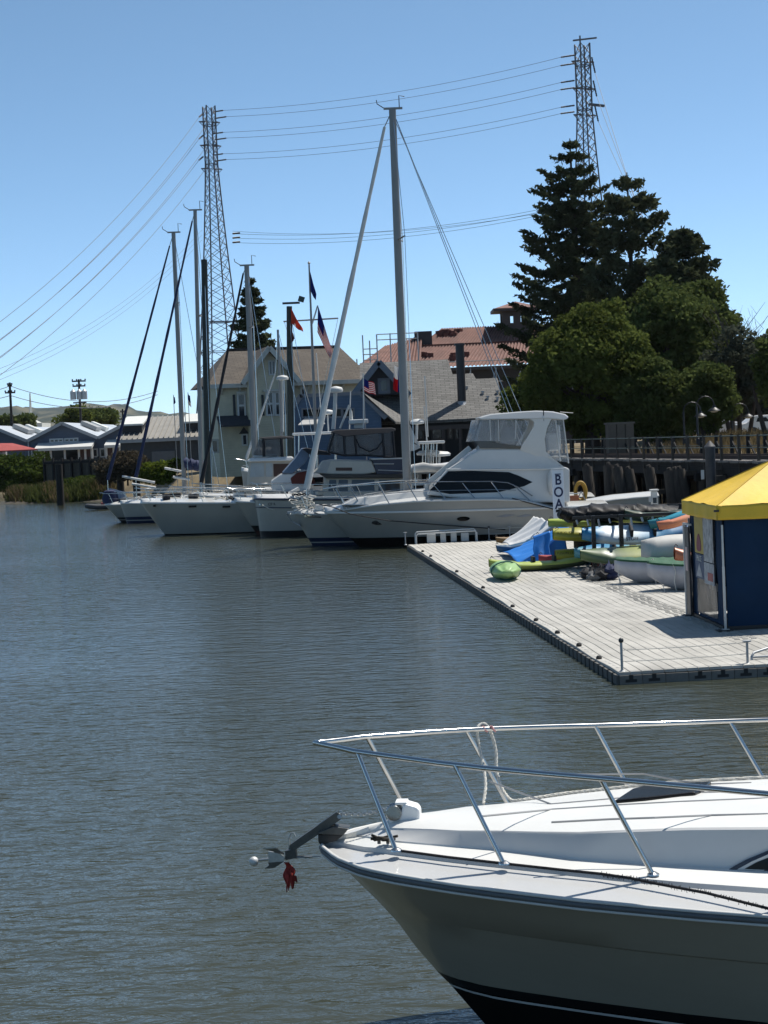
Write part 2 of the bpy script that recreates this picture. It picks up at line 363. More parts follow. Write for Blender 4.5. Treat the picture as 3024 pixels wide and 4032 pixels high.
def shingle(name, c1, c2, sc=1.0):
    m = bpy.data.materials.new(name); m.use_nodes = True; N = m.node_tree.nodes; L = m.node_tree.links; b = N['Principled BSDF']; b.inputs['Roughness'].default_value = 0.9
    tc = N.new('ShaderNodeTexCoord'); br = N.new('ShaderNodeTexBrick'); br.inputs['Scale'].default_value = sc; br.inputs['Color1'].default_value = (*c1, 1); br.inputs['Color2'].default_value = (*c2, 1)
    br.inputs['Mortar'].default_value = (c1[0] * .5, c1[1] * .5, c1[2] * .5, 1); br.inputs['Mortar Size'].default_value = 0.02; br.inputs['Brick Width'].default_value = 0.6; br.inputs['Row Height'].default_value = 0.22
    mp = N.new('ShaderNodeMapping'); mp.inputs['Rotation'].default_value = (R(-55), 0, 0); L.new(tc.outputs['Object'], mp.inputs[0]); L.new(mp.outputs[0], br.inputs['Vector'])
    n1 = N.new('ShaderNodeTexNoise'); n1.inputs['Scale'].default_value = 0.9; n1.inputs['Detail'].default_value = 6; L.new(tc.outputs['Object'], n1.inputs['Vector'])
    mr = N.new('ShaderNodeMapRange'); mr.inputs['To Min'].default_value = 0.6; mr.inputs['To Max'].default_value = 1.4; L.new(n1.outputs[0], mr.inputs[0])
    mx = N.new('ShaderNodeVectorMath'); mx.operation = 'SCALE'; L.new(br.outputs[0], mx.inputs[0]); L.new(mr.outputs[0], mx.inputs['Scale']); L.new(mx.outputs[0], b.inputs['Base Color'])
    bp = N.new('ShaderNodeBump'); bp.inputs['Strength'].default_value = 0.5; bp.inputs['Distance'].default_value = 0.03; L.new(br.outputs['Fac'], bp.inputs['Height']); bp.invert = True; L.new(bp.outputs[0], b.inputs['Normal'])
    MATS[name] = m; return m
k1 = crop(0, 1400, 2.074); k2 = crop(700, 1000, 2.074); k3 = crop(1300, 1100, 2.074); k4 = crop(350, 1650, 2.37); k5 = crop(900, 1600, 2.074); k6 = crop(1500, 1550, 1.843)
# ---------------------------------------------------------------- blue-grey warehouse with three gables
BLUEW = clap('blue_grey_boards', (0.075, 0.10, 0.145), 0.3); ROOFM = mat('pale_sheet_metal', (0.42, 0.45, 0.48), 0.45, 0.15, var=0.12, vscale=0.5)
BRICKB = mat('brown_panel', (0.06, 0.030, 0.027), 0.8); METW = mat('pale_skylight', (0.62, 0.62, 0.57), 0.5)
o0 = P(250, 1800, 190); fr = Frame((o0.x, o0.y, 1.9)); WH = thing('warehouse', 'blue-grey warehouse with low saw-tooth gables and a white porch', 'warehouse', fr.o, 0)
apex, val = fr.pt(*k1(520, 545)), fr.pt(*k1(805, 662)); valL = fr.pt(*k1(228, 692)); half = (val.x - valL.x) / 2; za, zv = apex.z, (val.z + valL.z) / 2; xc = (val.x + valL.x) / 2
for g in (-1, 0, 1):
    c = xc + g * 2 * half; mb = MB()
    mb.prism([(c - half, 0, 0), (c + half, 0, 0), (c + half, 0, zv - .12), (c, 0, za - .12), (c - half, 0, zv - .12)], (0, 36, 0)); part('wall', mb, BLUEW, WH)
    for s in (-1, 1):
        mb = MB(); slab(mb, [(c, -.5, za), (c + s * half, -.5, zv), (c + s * half, 36.2, zv), (c, 36.2, za)], 0.1); ro = part('roof', mb, ROOFM, WH)
        mb = MB(); mb.beam((c, -.55, za - .1), (c + s * half * .995, -.55, zv - .1), 0.08, 0.34); part('fascia', mb, mat('grey_fascia', (0.33, 0.35, 0.37), 0.6), ro)
        if s > 0:
            for yy in (9, 15):
                mb = MB(); t = .42; mb.box((c + half * t, yy, za + (zv - za) * t + .35), (1.9, 2.0 if yy > 10 else 3.6, .45), Matrix.Rotation(math.atan2(za - zv, half), 3, 'Y')); part('skylight', mb, METW if yy > 10 else mat('skylight_grey', (0.3, 0.3, 0.29), .5), ro)
window(WH, fr, (408, 685), (515, 730), -.02, nx=3, ny=2, crp=k1, bar=.14); window(WH, fr, (530, 680), (638, 728), -.02, nx=3, ny=2, crp=k1, bar=.14)
def porch(x0, x1, ytop, posts, panels):
    a, b = fr.pt(*k1(x0, ytop + 8), -1.6), fr.pt(*k1(x1, ytop), -1.6); zt = (a.z + b.z) / 2
    pr = MB(); pr.prism([(a.x, -2.3, zt - .05), (b.x, -2.3, zt - .05), (b.x, 0, zt + .55), (a.x, 0, zt + .55)], (0, 0, -.3)); pc = part('porch_roof', pr, WTRIM, WH)
    for x in posts:
        q = fr.pt(*k1(x, 790), -1.6); mb = MB(); mb.box((q.x, -1.6, (zt - .3) / 2), (.22, .22, zt - .3)); part('porch_post', mb, WTRIM, pc)
    for (xa, xb, mm) in panels:
        q, r = fr.pt(*k1(xa, 790), -1.5), fr.pt(*k1(xb, 790), -1.5); mb = MB(); mb.box(((q.x + r.x) / 2, -1.5, (zt - .32) / 2), (r.x - q.x - .24, .12, zt - .32)); part('porch_panel', mb, mm, pc)
porch(290, 757, 742, (303, 357, 415, 530, 645, 697, 750), ((303, 357, BRICKB), (357, 415, BRICKB), (415, 530, DKGLASS), (530, 645, DKGLASS), (645, 697, BRICKB), (697, 750, BRICKB)))
porch(858, 985, 722, (870, 930, 980), ((870, 930, BRICKB), (930, 980, BRICKB)))
window(WH, fr, (258, 768), (305, 838), -.02, crp=k1, bar=.14); window(WH, fr, (760, 765), (797, 825), -.02, crp=k1, bar=.14); window(WH, fr, (818, 762), (858, 825), -.02, crp=k1, bar=.14)
mb = MB(); q = fr.pt(*k1(232, 700)); mb.tube([(q.x, -.14, zv - .2), (q.x, -.14, .1)], .07); part('downpipe', mb, ROOFM, WH)
# small red-roofed stall at the far left
q = P(20, 1790, 176); f2 = Frame((q.x, q.y, 1.9)); a, b, c, d = f2.poly([(-110, 716), (60, 716), (122, 772), (-110, 776)], 0, k1)
t = thing('stall', 'low stall with a red roof beside the warehouse', 'stall', f2.o); mb = MB(); slab(mb, [(a.x, 2.5, a.z), (b.x, 2.5, b.z), (d.x + 5.2, 0, c.z), (d.x, 0, c.z)], .12); part('roof', mb, mat('red_roof', (0.33, 0.055, 0.045), .6), t)
mb = MB(); mb.box(((a.x + b.x) / 2 - .4, 1.8, (c.z - .1) / 2), (b.x - a.x - .6, 2.2, c.z - .1)); part('wall', mb, mat('grey_block', (.3, .31, .33), .8), t)
# ---------------------------------------------------------------- grey metal-roofed shed
q = P(640, 1820, 158); fr = Frame((q.x, q.y, 1.9)); SH = thing('shed', 'long dark shed with a ribbed grey metal roof and two raised skylights', 'shed', fr.o)
ea, eb = fr.pt(*k1(948, 690)), fr.pt(*k1(1600, 662)); ze = (ea.z + eb.z) / 2; D = 8.0; ra, rb = fr.pt(*k1(1085, 508), D), fr.pt(*k1(1640, 482), D); zr = (ra.z + rb.z) / 2; x0, x1 = ea.x, eb.x + 5.2
ROOFR = mat('ribbed_grey_metal', (0.26, 0.245, 0.215), 0.5, 0.15, var=0.15, vscale=0.6)
mb = MB(); mb.prism([(x0 + .3, 0.4, 0), (x0 + .3, 0.4, ze - .1), (x0 + .3, D, zr - .15), (x0 + .3, 2 * D - .4, ze - .1), (x0 + .3, 2 * D - .4, 0)], (x1 - x0 - .6, 0, 0)); part('wall', mb, mat('dark_shed_wall', (0.052, 0.058, 0.066), .8), SH)
mb = MB(); slab(mb, [(x0, 0, ze), (x1, 0, ze), (x1, D, zr), (x0, D, zr)], .1); ro = part('roof', mb, ROOFR, SH)
mb = MB(); slab(mb, [(x0, D, zr), (x1, D, zr), (x1, 2 * D, ze), (x0, 2 * D, ze)], .1); part('roof', mb, ROOFR, SH)
mb0 = MB(); mb0.beam((0, 0, 0), (0, D, zr - ze), .09, .12); mseam = mb0.mesh('seam', ROOFR)
for i in range(27):
    o = part('seam', mseam, None, ro); o.location = (x0 + .05 + (x1 - x0 - .1) * i / 26, 0, ze + .05)
mb = MB(); mb.box(((x0 + x1) / 2, -.06, ze - .16), (x1 - x0, .1, .3)); part('fascia', mb, mat('grey_fascia', (0.33, 0.35, 0.37), 0.6), SH)
for (xa, xb) in ((1000, 1160), (1498, 1640)):
    q, r = fr.pt(*k1(xa, 630), 2.0), fr.pt(*k1(xb, 630), 2.0); mb = MB(); w_ = r.x - q.x; sl = (zr - ze) / D; z0 = ze + sl * 2
    mb.prism([(q.x, 2.0, z0), (q.x, 2.0, z0 + .75), (q.x, 6.3, z0 + sl * 4.3 + .35), (q.x, 6.3, z0 + sl * 4.3)], (w_, 0, 0)); sk = part('skylight', mb, mat('dark_louvre', (.03, .03, .03), .7), ro)
    mb = MB(); mb.prism([(q.x - .15, 1.7, z0 + .74), (q.x - .15, 1.7, z0 + .9), (q.x - .15, 6.5, z0 + sl * 4.5 + .5), (q.x - .15, 6.5, z0 + sl * 4.5 + .34)], (w_ + .3, 0, 0)); part('skylight_lid', mb, METW, sk)
mb = MB(); q, r = fr.pt(*k1(1240, 785), .36), fr.pt(*k1(1428, 785), .36); mb.box(((q.x + r.x) / 2, .3, q.z / 2), (r.x - q.x, .12, q.z)); part('door', mb, mat('grey_door', (.12, .13, .14), .7), SH)
mb = MB(); q = fr.pt(*k1(1600, 760), -.2); mb.box((q.x + 1.2, 0.1, (ze - .2) / 2), (2.0, .3, ze - .2)); part('louvred_end', mb, clap('pale_louvre', (.42, .43, .42), .45), SH)
# ---------------------------------------------------------------- cream two-storey house
CREAM = clap('cream_boards', (0.54, 0.49, 0.36), 0.18); SHB = shingle('brown_shingle', (0.075, 0.061, 0.048), (0.098, 0.082, 0.066), 1.0); SHUT = mat('green_black_shutter', (0.018, 0.026, 0.030), .6)
CTRIM = mat('cream_trim', (0.48, 0.47, 0.42), .6)
q = P(1090, 1830, 126); fr = Frame((q.x, q.y, 2.0), R(13)); HS = thing('house', 'cream two-storey house with a brown hipped roof and a central gable', 'house', fr.o, fr.th)
xl, xr = fr.pt(*k2(322, 1250)).x, fr.pt(*k2(1512, 1100)).x; ze = (fr.pt(*k2(420, 1072), -.6).z + fr.pt(*k2(1250, 1022), -.6).z) / 2; D = 10.0
pr1, pr2 = fr.pt(*k2(400, 798), D / 2), fr.pt(*k2(1320, 748), D / 2); zr = (pr1.z + pr2.z) / 2
mb = MB(); mb.box(((xl + xr) / 2, D / 2, (ze - .1) / 2), (xr - xl, D, ze - .1)); part('wall', mb, CREAM, HS)
E = .65; A1, A2, A3, A4 = (xl - E, -E, ze), (xr + E, -E, ze), (xr + E, D + E, ze), (xl - E, D + E, ze); B1, B2 = (pr1.x, D / 2, zr), (pr2.x, D / 2, zr)
mb = MB(); mb.add([A1, A2, A3, A4, B1, B2], [(0, 1, 5, 4), (1, 2, 5), (2, 3, 4, 5), (3, 0, 4), (3, 2, 1, 0)]); ro = part('roof', mb, SHB, HS)
mb = MB(); mb.beam(V(B1) + V((0, 0, .05)), V(B2) + V((0, 0, .05)), .3, .16); part('ridge_cap', mb, mat('dark_ridge', (.035, .03, .027), .9), ro)
mb = MB(); mb.box(((xl + xr) / 2, -E - .04, ze - .14), (xr - xl + 2 * E, .1, .3)); part('cornice', mb, CTRIM, ro)
for i in range(9):
    x = xl + .3 + (xr - xl - .6) * i / 8; mb = MB(); mb.prism([(x, -.02, ze - .1), (x, -E + .05, ze - .1), (x, -.02, ze - .75)], (.14, 0, 0)); part('bracket', mb, CTRIM, HS)
ga, gl, gr_ = fr.pt(*k2(738, 752), -.9), fr.pt(*k2(520, 1055), -.9), fr.pt(*k2(985, 1030), -.9); gx = ga.x; hw = (gr_.x - gl.x) / 2; zl = (gl.z + gr_.z) / 2
mb = MB(); mb.prism([(gx - hw + .45, -.8, 0), (gx + hw - .45, -.8, 0), (gx + hw - .45, -.8, zl + .3), (gx, -.8, ga.z - .35), (gx - hw + .45, -.8, zl + .3)], (0, 3.5, 0)); gw = part('gable_wall', mb, CREAM, HS)
for s in (-1, 1):
    mb = MB(); slab(mb, [(gx, -1.4, ga.z), (gx + s * hw, -1.4, zl), (gx + s * hw, 4.2, zl), (gx, 4.2, ga.z)], .16); gr2 = part('gable_roof', mb, SHB, HS)
    mb = MB(); mb.beam((gx, -1.45, ga.z - .12), (gx + s * hw, -1.45, zl - .12), .09, .34); part('bargeboard', mb, CTRIM, gr2)
window(HS, fr, (742, 875), (795, 985), -.82, nx=2, crp=k2, bar=.1)
for (xa, xb, yt, yb, yy) in ((720, 782, 1130, 1315, -.82), (790, 835, 1130, 1315, -.82), (487, 552, 1145, 1330, -.02), (1005, 1055, 1100, 1200, -.02), (1250, 1290, 1105, 1200, -.02)):
    window(HS, fr, (xa, yt), (xb, yb), yy, ny=2, crp=k2, bar=.13, proud=.09)
for (xa, xb, yt, yb, yy) in ((680, 708, 1150, 1320, -.82), (852, 885, 1140, 1310, -.82), (447, 475, 1150, 1330, -.02), (560, 580, 1150, 1325, -.02)):
    a, b = fr.pt(*k2(xa, yt), yy), fr.pt(*k2(xb, yb), yy); mb = MB(); mb.box(((a.x + b.x) / 2, yy - .05, (a.z + b.z) / 2), (b.x - a.x, .07, a.z - b.z)); part('shutter', mb, SHUT, HS)
for (xa, xb, yt, yy) in ((695, 850, 1118, -.82), (475, 565, 1135, -.02), (995, 1068, 1092, -.02)):
    a, b = fr.pt(*k2(xa, yt), yy), fr.pt(*k2(xb, yt), yy); mb = MB(); mb.box(((a.x + b.x) / 2, yy - .12, a.z), (b.x - a.x, .24, .16)); part('window_head', mb, CTRIM, HS)
a, b = fr.pt(*k2(335, 1350), -1.2), fr.pt(*k2(620, 1390), -1.2); mb = MB(); slab(mb, [(a.x, -1.5, b.z), (b.x, -1.5, b.z), (b.x, -.02, a.z + .25), (a.x, -.02, a.z + .25)], .12); part('skirt_roof', mb, mat('slate_skirt', (.028, .031, .038), .8), HS)
window(HS, fr, (525, 1475), (568, 1560), -.02, crp=k2, bar=.12); a, b = fr.pt(*k2(500, 1470), -.1), fr.pt(*k2(580, 1470), -.1); mb = MB(); mb.prism([(a.x, -.1, a.z), (b.x, -.1, a.z), ((a.x + b.x) / 2, -.1, a.z + .5)], (0, -.12, 0)); part('pediment', mb, mat('slate_skirt', (.028, .031, .038), .8), HS)
for (xa, xb) in ((300, 345),):
    window(HS, fr, (275, 1520), (330, 1620), -.02, crp=k2, bar=.12, frame=CTRIM)
# ---------------------------------------------------------------- grey shingled restaurant with blue gable and dormer
SHG = shingle('grey_shingle', (0.115, 0.112, 0.105), (0.165, 0.16, 0.15), 1.0); BLU = clap('slate_blue_boards', (0.045, 0.088, 0.155), .22); DKW = mat('dark_wall', (0.022, 0.022, 0.024), .8)
q = P(1700, 1800, 112); fr = Frame((q.x, q.y, 2.3), 0); RS = thing('restaurant', 'low building with a big grey shingle roof, dormer and stovepipe', 'building', fr.o)
e1, e2 = fr.pt(*k3(560, 1150)), fr.pt(*k3(1445, 1135)); ze = (e1.z + e2.z) / 2; D = 7.0; r1, r2 = fr.pt(*k3(400, 662), D), fr.pt(*k3(975, 668), D); zr = (r1.z + r2.z) / 2
xl, xr = fr.pt(*k3(250, 1100)).x, fr.pt(*k3(1440, 1100)).x; xs = fr.pt(*k3(1010, 700), D).x
mb = MB(); mb.prism([(xl, .9, 0), (xr - .4, .9, 0), (xr - .4, .9, ze - .1), (xl, .9, ze - .1)], (0, 2 * D - 1.8, 0)); part('wall', mb, DKW, RS)
mb = MB(); slab(mb, [(xl, 0, ze), (xs + .4, 0, ze), (xs - .4, D, zr), (xl, D, zr)], .18); ro = part('roof', mb, SHG, RS)
mb = MB(); slab(mb, [(xl, D, zr), (xs - .4, D, zr), (xs + .4, 2 * D, ze), (xl, 2 * D, ze)], .18); part('roof', mb, SHG, RS)
# right-hand, lower wing
w1, w2 = fr.pt(*k3(1060, 772), 5.2), fr.pt(*k3(1165, 772), 5.2); w3, w4 = fr.pt(*k3(1200, 812), 4.6), fr.pt(*k3(1365, 815), 4.6)
mb = MB(); slab(mb, [(xs - 1.2, -.02, ze + .01), (w2.x + 1.2, -.02, ze + .01), (w2.x, 5.2, w1.z), (w1.x - 1.0, 5.2, w1.z)], .17); part('roof', mb, SHG, RS)
mb = MB(); slab(mb, [(w2.x - .6, -.04, ze + .02), (xr, -.04, ze + .02), (w4.x, 4.6, w3.z), (w2.x - .4, 4.6, w3.z)], .16); part('roof', mb, SHG, RS)
mb = MB(); mb.prism([(xs - 1, 5.1, 0), (xr - 1, 5.1, 0), (xr - 1, 5.1, ze + 1.5), (xs - 1, 5.1, ze + 2)], (0, 4, 0)); part('wall', mb, DKW, RS)
# stovepipe, vents
a, b = fr.pt(*k3(1055, 540), 2.3), fr.pt(*k3(1090, 985), 1.6); sl = (zr - ze) / D; zb = ze + sl * 1.8
mb = MB(); mb.tube([(b.x - .1, 1.9, zb - .1), (b.x - .1, 1.9, a.z)], .28, 12); mb.tube([(b.x - .1, 1.9, a.z - .02), (b.x - .1, 1.9, a.z + .12)], .34, 12); st = part('stovepipe', mb, mat('black_stovepipe', (.02, .02, .024), .5), RS, smooth=40)
mb = MB(); mb.lathe([(.42, 0), (.36, .1), (.3, .22), (.29, .3)], (b.x - .1, 1.9, zb - .2), 14); part('flashing', mb, GALV, st)
for (x, y, yy) in ((1110, 800, 3.4), (1245, 895, 2.7), (1365, 890, 2.7), (1285, 935, 2.1), (1365, 960, 1.9)):
    q = fr.pt(*k3(x, y), yy); z = ze + sl * yy * .93; mb = MB(); mb.tube([(q.x, yy, z - .1), (q.x, yy, z + .22)], .07, 8); mb.tube([(q.x, yy, z + .21), (q.x, yy, z + .30)], .13, 8); part('roof_vent', mb, GALV, RS)
# A-shaped dormer
da, dl, dr = fr.pt(*k3(395, 664), 1.6), fr.pt(*k3(185, 930), 1.6), fr.pt(*k3(525, 800), 1.6); hw = da.x - dl.x
mb = MB(); mb.prism([(da.x - hw * .93, 1.9, dl.z - .2), (da.x + hw * .93, 1.9, dl.z - .2), (da.x, 1.9, da.z - .4)], (0, 4, 0)); dm = part('dormer_wall', mb, mat('charcoal_boards', (.028, .030, .038), .7), RS)
for s in (-1, 1):
    mb = MB(); slab(mb, [(da.x, 1.2, da.z), (da.x + s * hw * 1.08, 1.2, dl.z - .2), (da.x + s * hw * 1.08, 7, dl.z - .2), (da.x, 7, da.z)], .2); dd = part('dormer_roof', mb, SHG, RS)
    mb = MB(); mb.beam((da.x, 1.15, da.z - .1), (da.x + s * hw * 1.08, 1.15, dl.z - .32), .08, .4); part('bargeboard', mb, mat('slate_trim', (.12, .14, .17), .6), dd)
x0, x1, z0, z1 = window(RS, fr, (400, 820), (480, 920), 1.86, crp=k3, bar=.2, frame=mat('slate_trim', (.12, .14, .17), .6))
# blue lower front block
g1, g2, g3, g4 = [fr.pt(*k2(*p), -3.0) for p in ((930, 1290), (1010, 1160), (1500, 1150), (1660, 1330))]
mb = MB(); mb.prism([(g1.x, -3, 0), (g4.x, -3, 0), (g4.x, -3, g4.z), (g3.x, -3, g3.z), (g2.x, -3, g2.z), (g1.x, -3, g1.z)], (0, 3.8, 0)); bf = part('front_block', mb, BLU, RS)
mb = MB(); mb.beam((g3.x, -3.1, g3.z + .05), (g4.x + .3, -3.1, g4.z - .1), .1, .3); mb.beam((g2.x - .1, -3.1, g3.z + .1), (g3.x, -3.1, g3.z + .1), .1, .22); mb.beam((g2.x, -3.1, g2.z + .05), (g1.x - .2, -3.1, g1.z - .1), .1, .3); part('front_trim', mb, mat('slate_trim', (.12, .14, .17), .6), bf)
mb = MB(); slab(mb, [(g3.x, -3.15, g3.z + .2), (g4.x + .9, -3.15, g4.z - .35), (g4.x + 2.0, 1.2, g4.z - .35), (g3.x, 1.6, g3.z + .2)], .14); part('roof', mb, SHG, RS)
for (xa, xb) in ((1015, 1110), (1115, 1230), (1235, 1340), (1345, 1440)):
    window(RS, fr, (xa, 1265), (xb, 1330), -3.02, crp=k2, bar=.1, frame=mat('slate_trim', (.12, .14, .17), .6), glass=DKGLASS)
a, b = fr.pt(*k2(985, 1395), -4.6), fr.pt(*k2(1210, 1340), -3.0); mb = MB(); slab(mb, [(a.x, -5, a.z), (b.x, -5, a.z), (b.x - .4, -3.02, b.z + .1), (a.x + .4, -3.02, b.z + .1)], .06); part('awning', mb, CANVASG, RS)
for (xa, xb) in ((720, 760), (830, 935), (960, 1000), (1020, 1075)):
    window(RS, fr, (xa, 1200), (xb, 1300), .86, crp=k3, bar=.1, frame=mat('dark_frame', (.06, .045, .04), .6))
mb = MB(); a, b = fr.pt(*k3(650, 1195), -.6), fr.pt(*k3(1200, 1200), -.6); mb.beam((a.x, .2, a.z - .2), (b.x, .2, a.z - .2), .2, .3); [mb.box((a.x + (b.x - a.x) * i / 4, .2, (a.z - .3) / 2), (.18, .18, a.z - .3)) for i in range(5)]; part('veranda', mb, mat('dark_frame', (.06, .045, .04), .6), RS)
# ---------------------------------------------------------------- red tiled building with cupola and scaffold
TILE = mat('terracotta_tile', (0.19, 0.098, 0.078), .8, var=.28, vscale=.9, bump=.5, bscale=5); TAN = mat('dark_stucco', (0.050, 0.045, 0.045), .9)
q = P(1850, 1760, 165); fr = Frame((q.x, q.y, 3.0), 0); RT = thing('tiled_building', 'large unfinished building with a terracotta tile roof and square cupola', 'building', fr.o)
def tiles(parent, a, b, c, d, rib=.36):
    """barrel-tile roof plane: eave a-b, ridge d-c; real ridges run up the slope"""
    a, b, c, d = V(a), V(b), V(c), V(d); n = max(4, int((b - a).length / rib)); nrm = (b - a).cross(d - a).normalized(); nrm = nrm if nrm.z > 0 else -nrm; mb = MB()
    mb.grid(lambda u, v: a.lerp(b, u).lerp(d.lerp(c, u), v) + nrm * (.17 * abs(math.sin(u * n * math.pi)) + .03 * ((v * 14) % 1.0)), n * 4, 14); return part('tile_roof', mb, TILE, parent, smooth=50)
e1, e2 = fr.pt(*k3(1060, 722)), fr.pt(*k3(1640, 690)); ze = (e1.z + e2.z) / 2; D = 9.0
ridge1, ridge2 = fr.pt(*k3(905, 415), D), fr.pt(*k3(1700, 368), D); zr = (ridge1.z + ridge2.z) / 2 ; mid1 = fr.pt(*k3(610, 535), 4); xL = fr.pt(*k3(470, 700)).x; xR = e2.x + 5
tiles(RT, (xL, 0, ze), (xR, 0, ze), (xR, D, zr), (ridge1.x, D, zr))
mb = MB(); mb.prism([(xL + 1, .8, 0), (xR, .8, 0), (xR, .8, ze - .1), (xL + 1, .8, ze - .1)], (0, 17, 0)); part('wall', mb, TAN, RT)
lf = fr.pt(*k3(235, 700), -2); la = fr.pt(*k3(440, 545), 4); zle = lf.z; tiles(RT, (lf.x, -2, zle), (xL + 3, -2, zle - 1.2), (ridge1.x - 2, 6, la.z + .9), (la.x, 6, la.z))
mb = MB(); mb.prism([(lf.x + .7, -1.2, 0), (xL + 4, -1.2, 0), (xL + 4, -1.2, zle - .6), (lf.x + .7, -1.2, zle - .4)], (0, 10, 0)); part('wall', mb, TAN, RT)
mb = MB(); mb.beam((lf.x - .2, -2.1, zle - .1), (xL + 3, -2.1, zle - 1.3), .2, .3); mb.beam((xL, -.1, ze - .15), (xR, -.1, ze - .15), .2, .3); part('eave_board', mb, mat('dark_frame', (.06, .045, .04), .6), RT)
q1, q2 = fr.pt(*k3(612, 540), 5), fr.pt(*k3(1650, 455), 5); mb = MB(); zz = ze + (zr - ze) * 5.0 / D + .14; mb.beam((q1.x, 4.9, zz), (q2.x, 4.9, zz), .25, .12); part('tile_step', mb, mat('dark_tile_edge', (.13, .05, .036), .9), RT)  # strip along the tile step, darker brown than the roof
TILES = mat('loose_tile', (0.12, .04, .03), .9)
rs = random.Random(4)
for i in range(46):
    u = rs.random(); s_ = rs.choice([(640, 820, 590, 640), (890, 1060, 430, 470), (1400, 1640, 385, 440), (960, 1130, 620, 650), (1000, 1010, 650, 670)]); x = rs.uniform(s_[0], s_[1]); y = rs.uniform(s_[2], s_[3])
    v = min(1, max(0.05, (722 - y) / (722 - 400))); q = fr.pt(*k3(x, y), D * v); mb = MB(); mb.box((q.x, D * v, ze + (zr - ze) * v + .2), (rs.uniform(.35, .8), .5, rs.uniform(.2, .42)), Matrix.Rotation(rs.uniform(0, 3), 3, 'Z')); part('tile_stack', mb, TILES, RT)
q = fr.pt(*k3(760, 490), 6); mb = MB(); mb.box((q.x, 6, q.z), (1.7, 1.6, 1.5)); part('chimney', mb, TAN, RT)
cu0, cu1 = fr.pt(*k3(1408, 300), 7), fr.pt(*k3(1640, 300), 7); cx = (cu0.x + cu1.x) / 2; hw = (cu1.x - cu0.x) / 2; zt, zb = fr.pt(*k3(1500, 240), 7).z, fr.pt(*k3(1500, 375), 7).z - 1.0
CU = MB()
for sx in (-1, 1):
    for sy in (0, 2 * hw):
        CU.box((cx + sx * (hw - .35), 7 + sy, (zb + zt) / 2), (.75, .7, zt - zb))
CU.box((cx, 7 + hw, zb + .5), (2 * hw, 2 * hw + .5, 1.2)); CU.box((cx, 7 + hw, zt - .25), (2 * hw, 2 * hw + .5, .55)); CU.box((cx, 6.98, (zb + zt) / 2), (.7, .6, zt - zb)); cu = part('cupola', CU, mat('cupola_stucco', (.075, .06, .055), .9), RT)
pk = fr.pt(*k3(1540, 178), 7 + hw).z; mb = MB(); e = hw + 1.0; cs = [(cx - e, 7 - 1, zt), (cx + e, 7 - 1, zt), (cx + e, 7 + 2 * hw + 1, zt), (cx - e, 7 + 2 * hw + 1, zt)]; mb.add(cs + [(cx, 7 + hw, pk)], [(0, 1, 4), (1, 2, 4), (2, 3, 4), (3, 0, 4), (3, 2, 1, 0)]); part('cupola_roof', mb, TILE, RT)
mb = MB(); mb.box((cx, 7 + hw, zt - .08), (2 * e - .1, 2 * hw + 1.9, .28)); part('cupola_eave', mb, mat('dark_frame', (.06, .045, .04), .6), RT)
# scaffold
SC = thing('scaffold', 'thin metal scaffold tubes standing round the tiled building', 'scaffold', fr.o, 0)
xs_ = [fr.pt(*k3(x, 600), -3.2).x for x in (215, 270, 325, 385, 495, 610, 720)]; tops = [fr.pt(*k3(*p), -3.2).z for p in ((215, 650), (270, 455), (325, 500), (385, 450), (495, 440), (610, 470), (720, 430))]
for x, z in zip(xs_, tops):
    mb = MB(); mb.tube([(x, -3.2, 0), (x, -3.2, z)], .06, 6); part('standard', mb, GALV, SC)
for j, yy in enumerate((445, 490, 560, 605, 650)):
    z = fr.pt(*k3(500, yy), -3.2).z; i0 = 3 if yy < 500 else 1; mb = MB(); mb.tube([(xs_[i0], -3.2, z), (xs_[-1] if yy < 500 else xs_[3], -3.2, z)], .05, 6); part('ledger', mb, GALV, SC)
for i in range(7):
    x = xL + 3 + i * 2.4; mb = MB(); mb.tube([(x, -1.2, 0), (x, -1.2, ze - .2)], .05, 6); part('standard', mb, GALV, SC); mb = MB(); mb.tube([(x, -1.25, 1), (x + 2.4, -1.25, ze - .4)], .045, 6); part('brace', mb, GALV, SC)
for z in (2.2, 4.2, 6.2, 8.2):
    mb = MB(); mb.tube([(xL + 3, -1.15, z), (xL + 3 + 14.4, -1.15, z)], .05, 6); part('ledger', mb, GALV, SC)
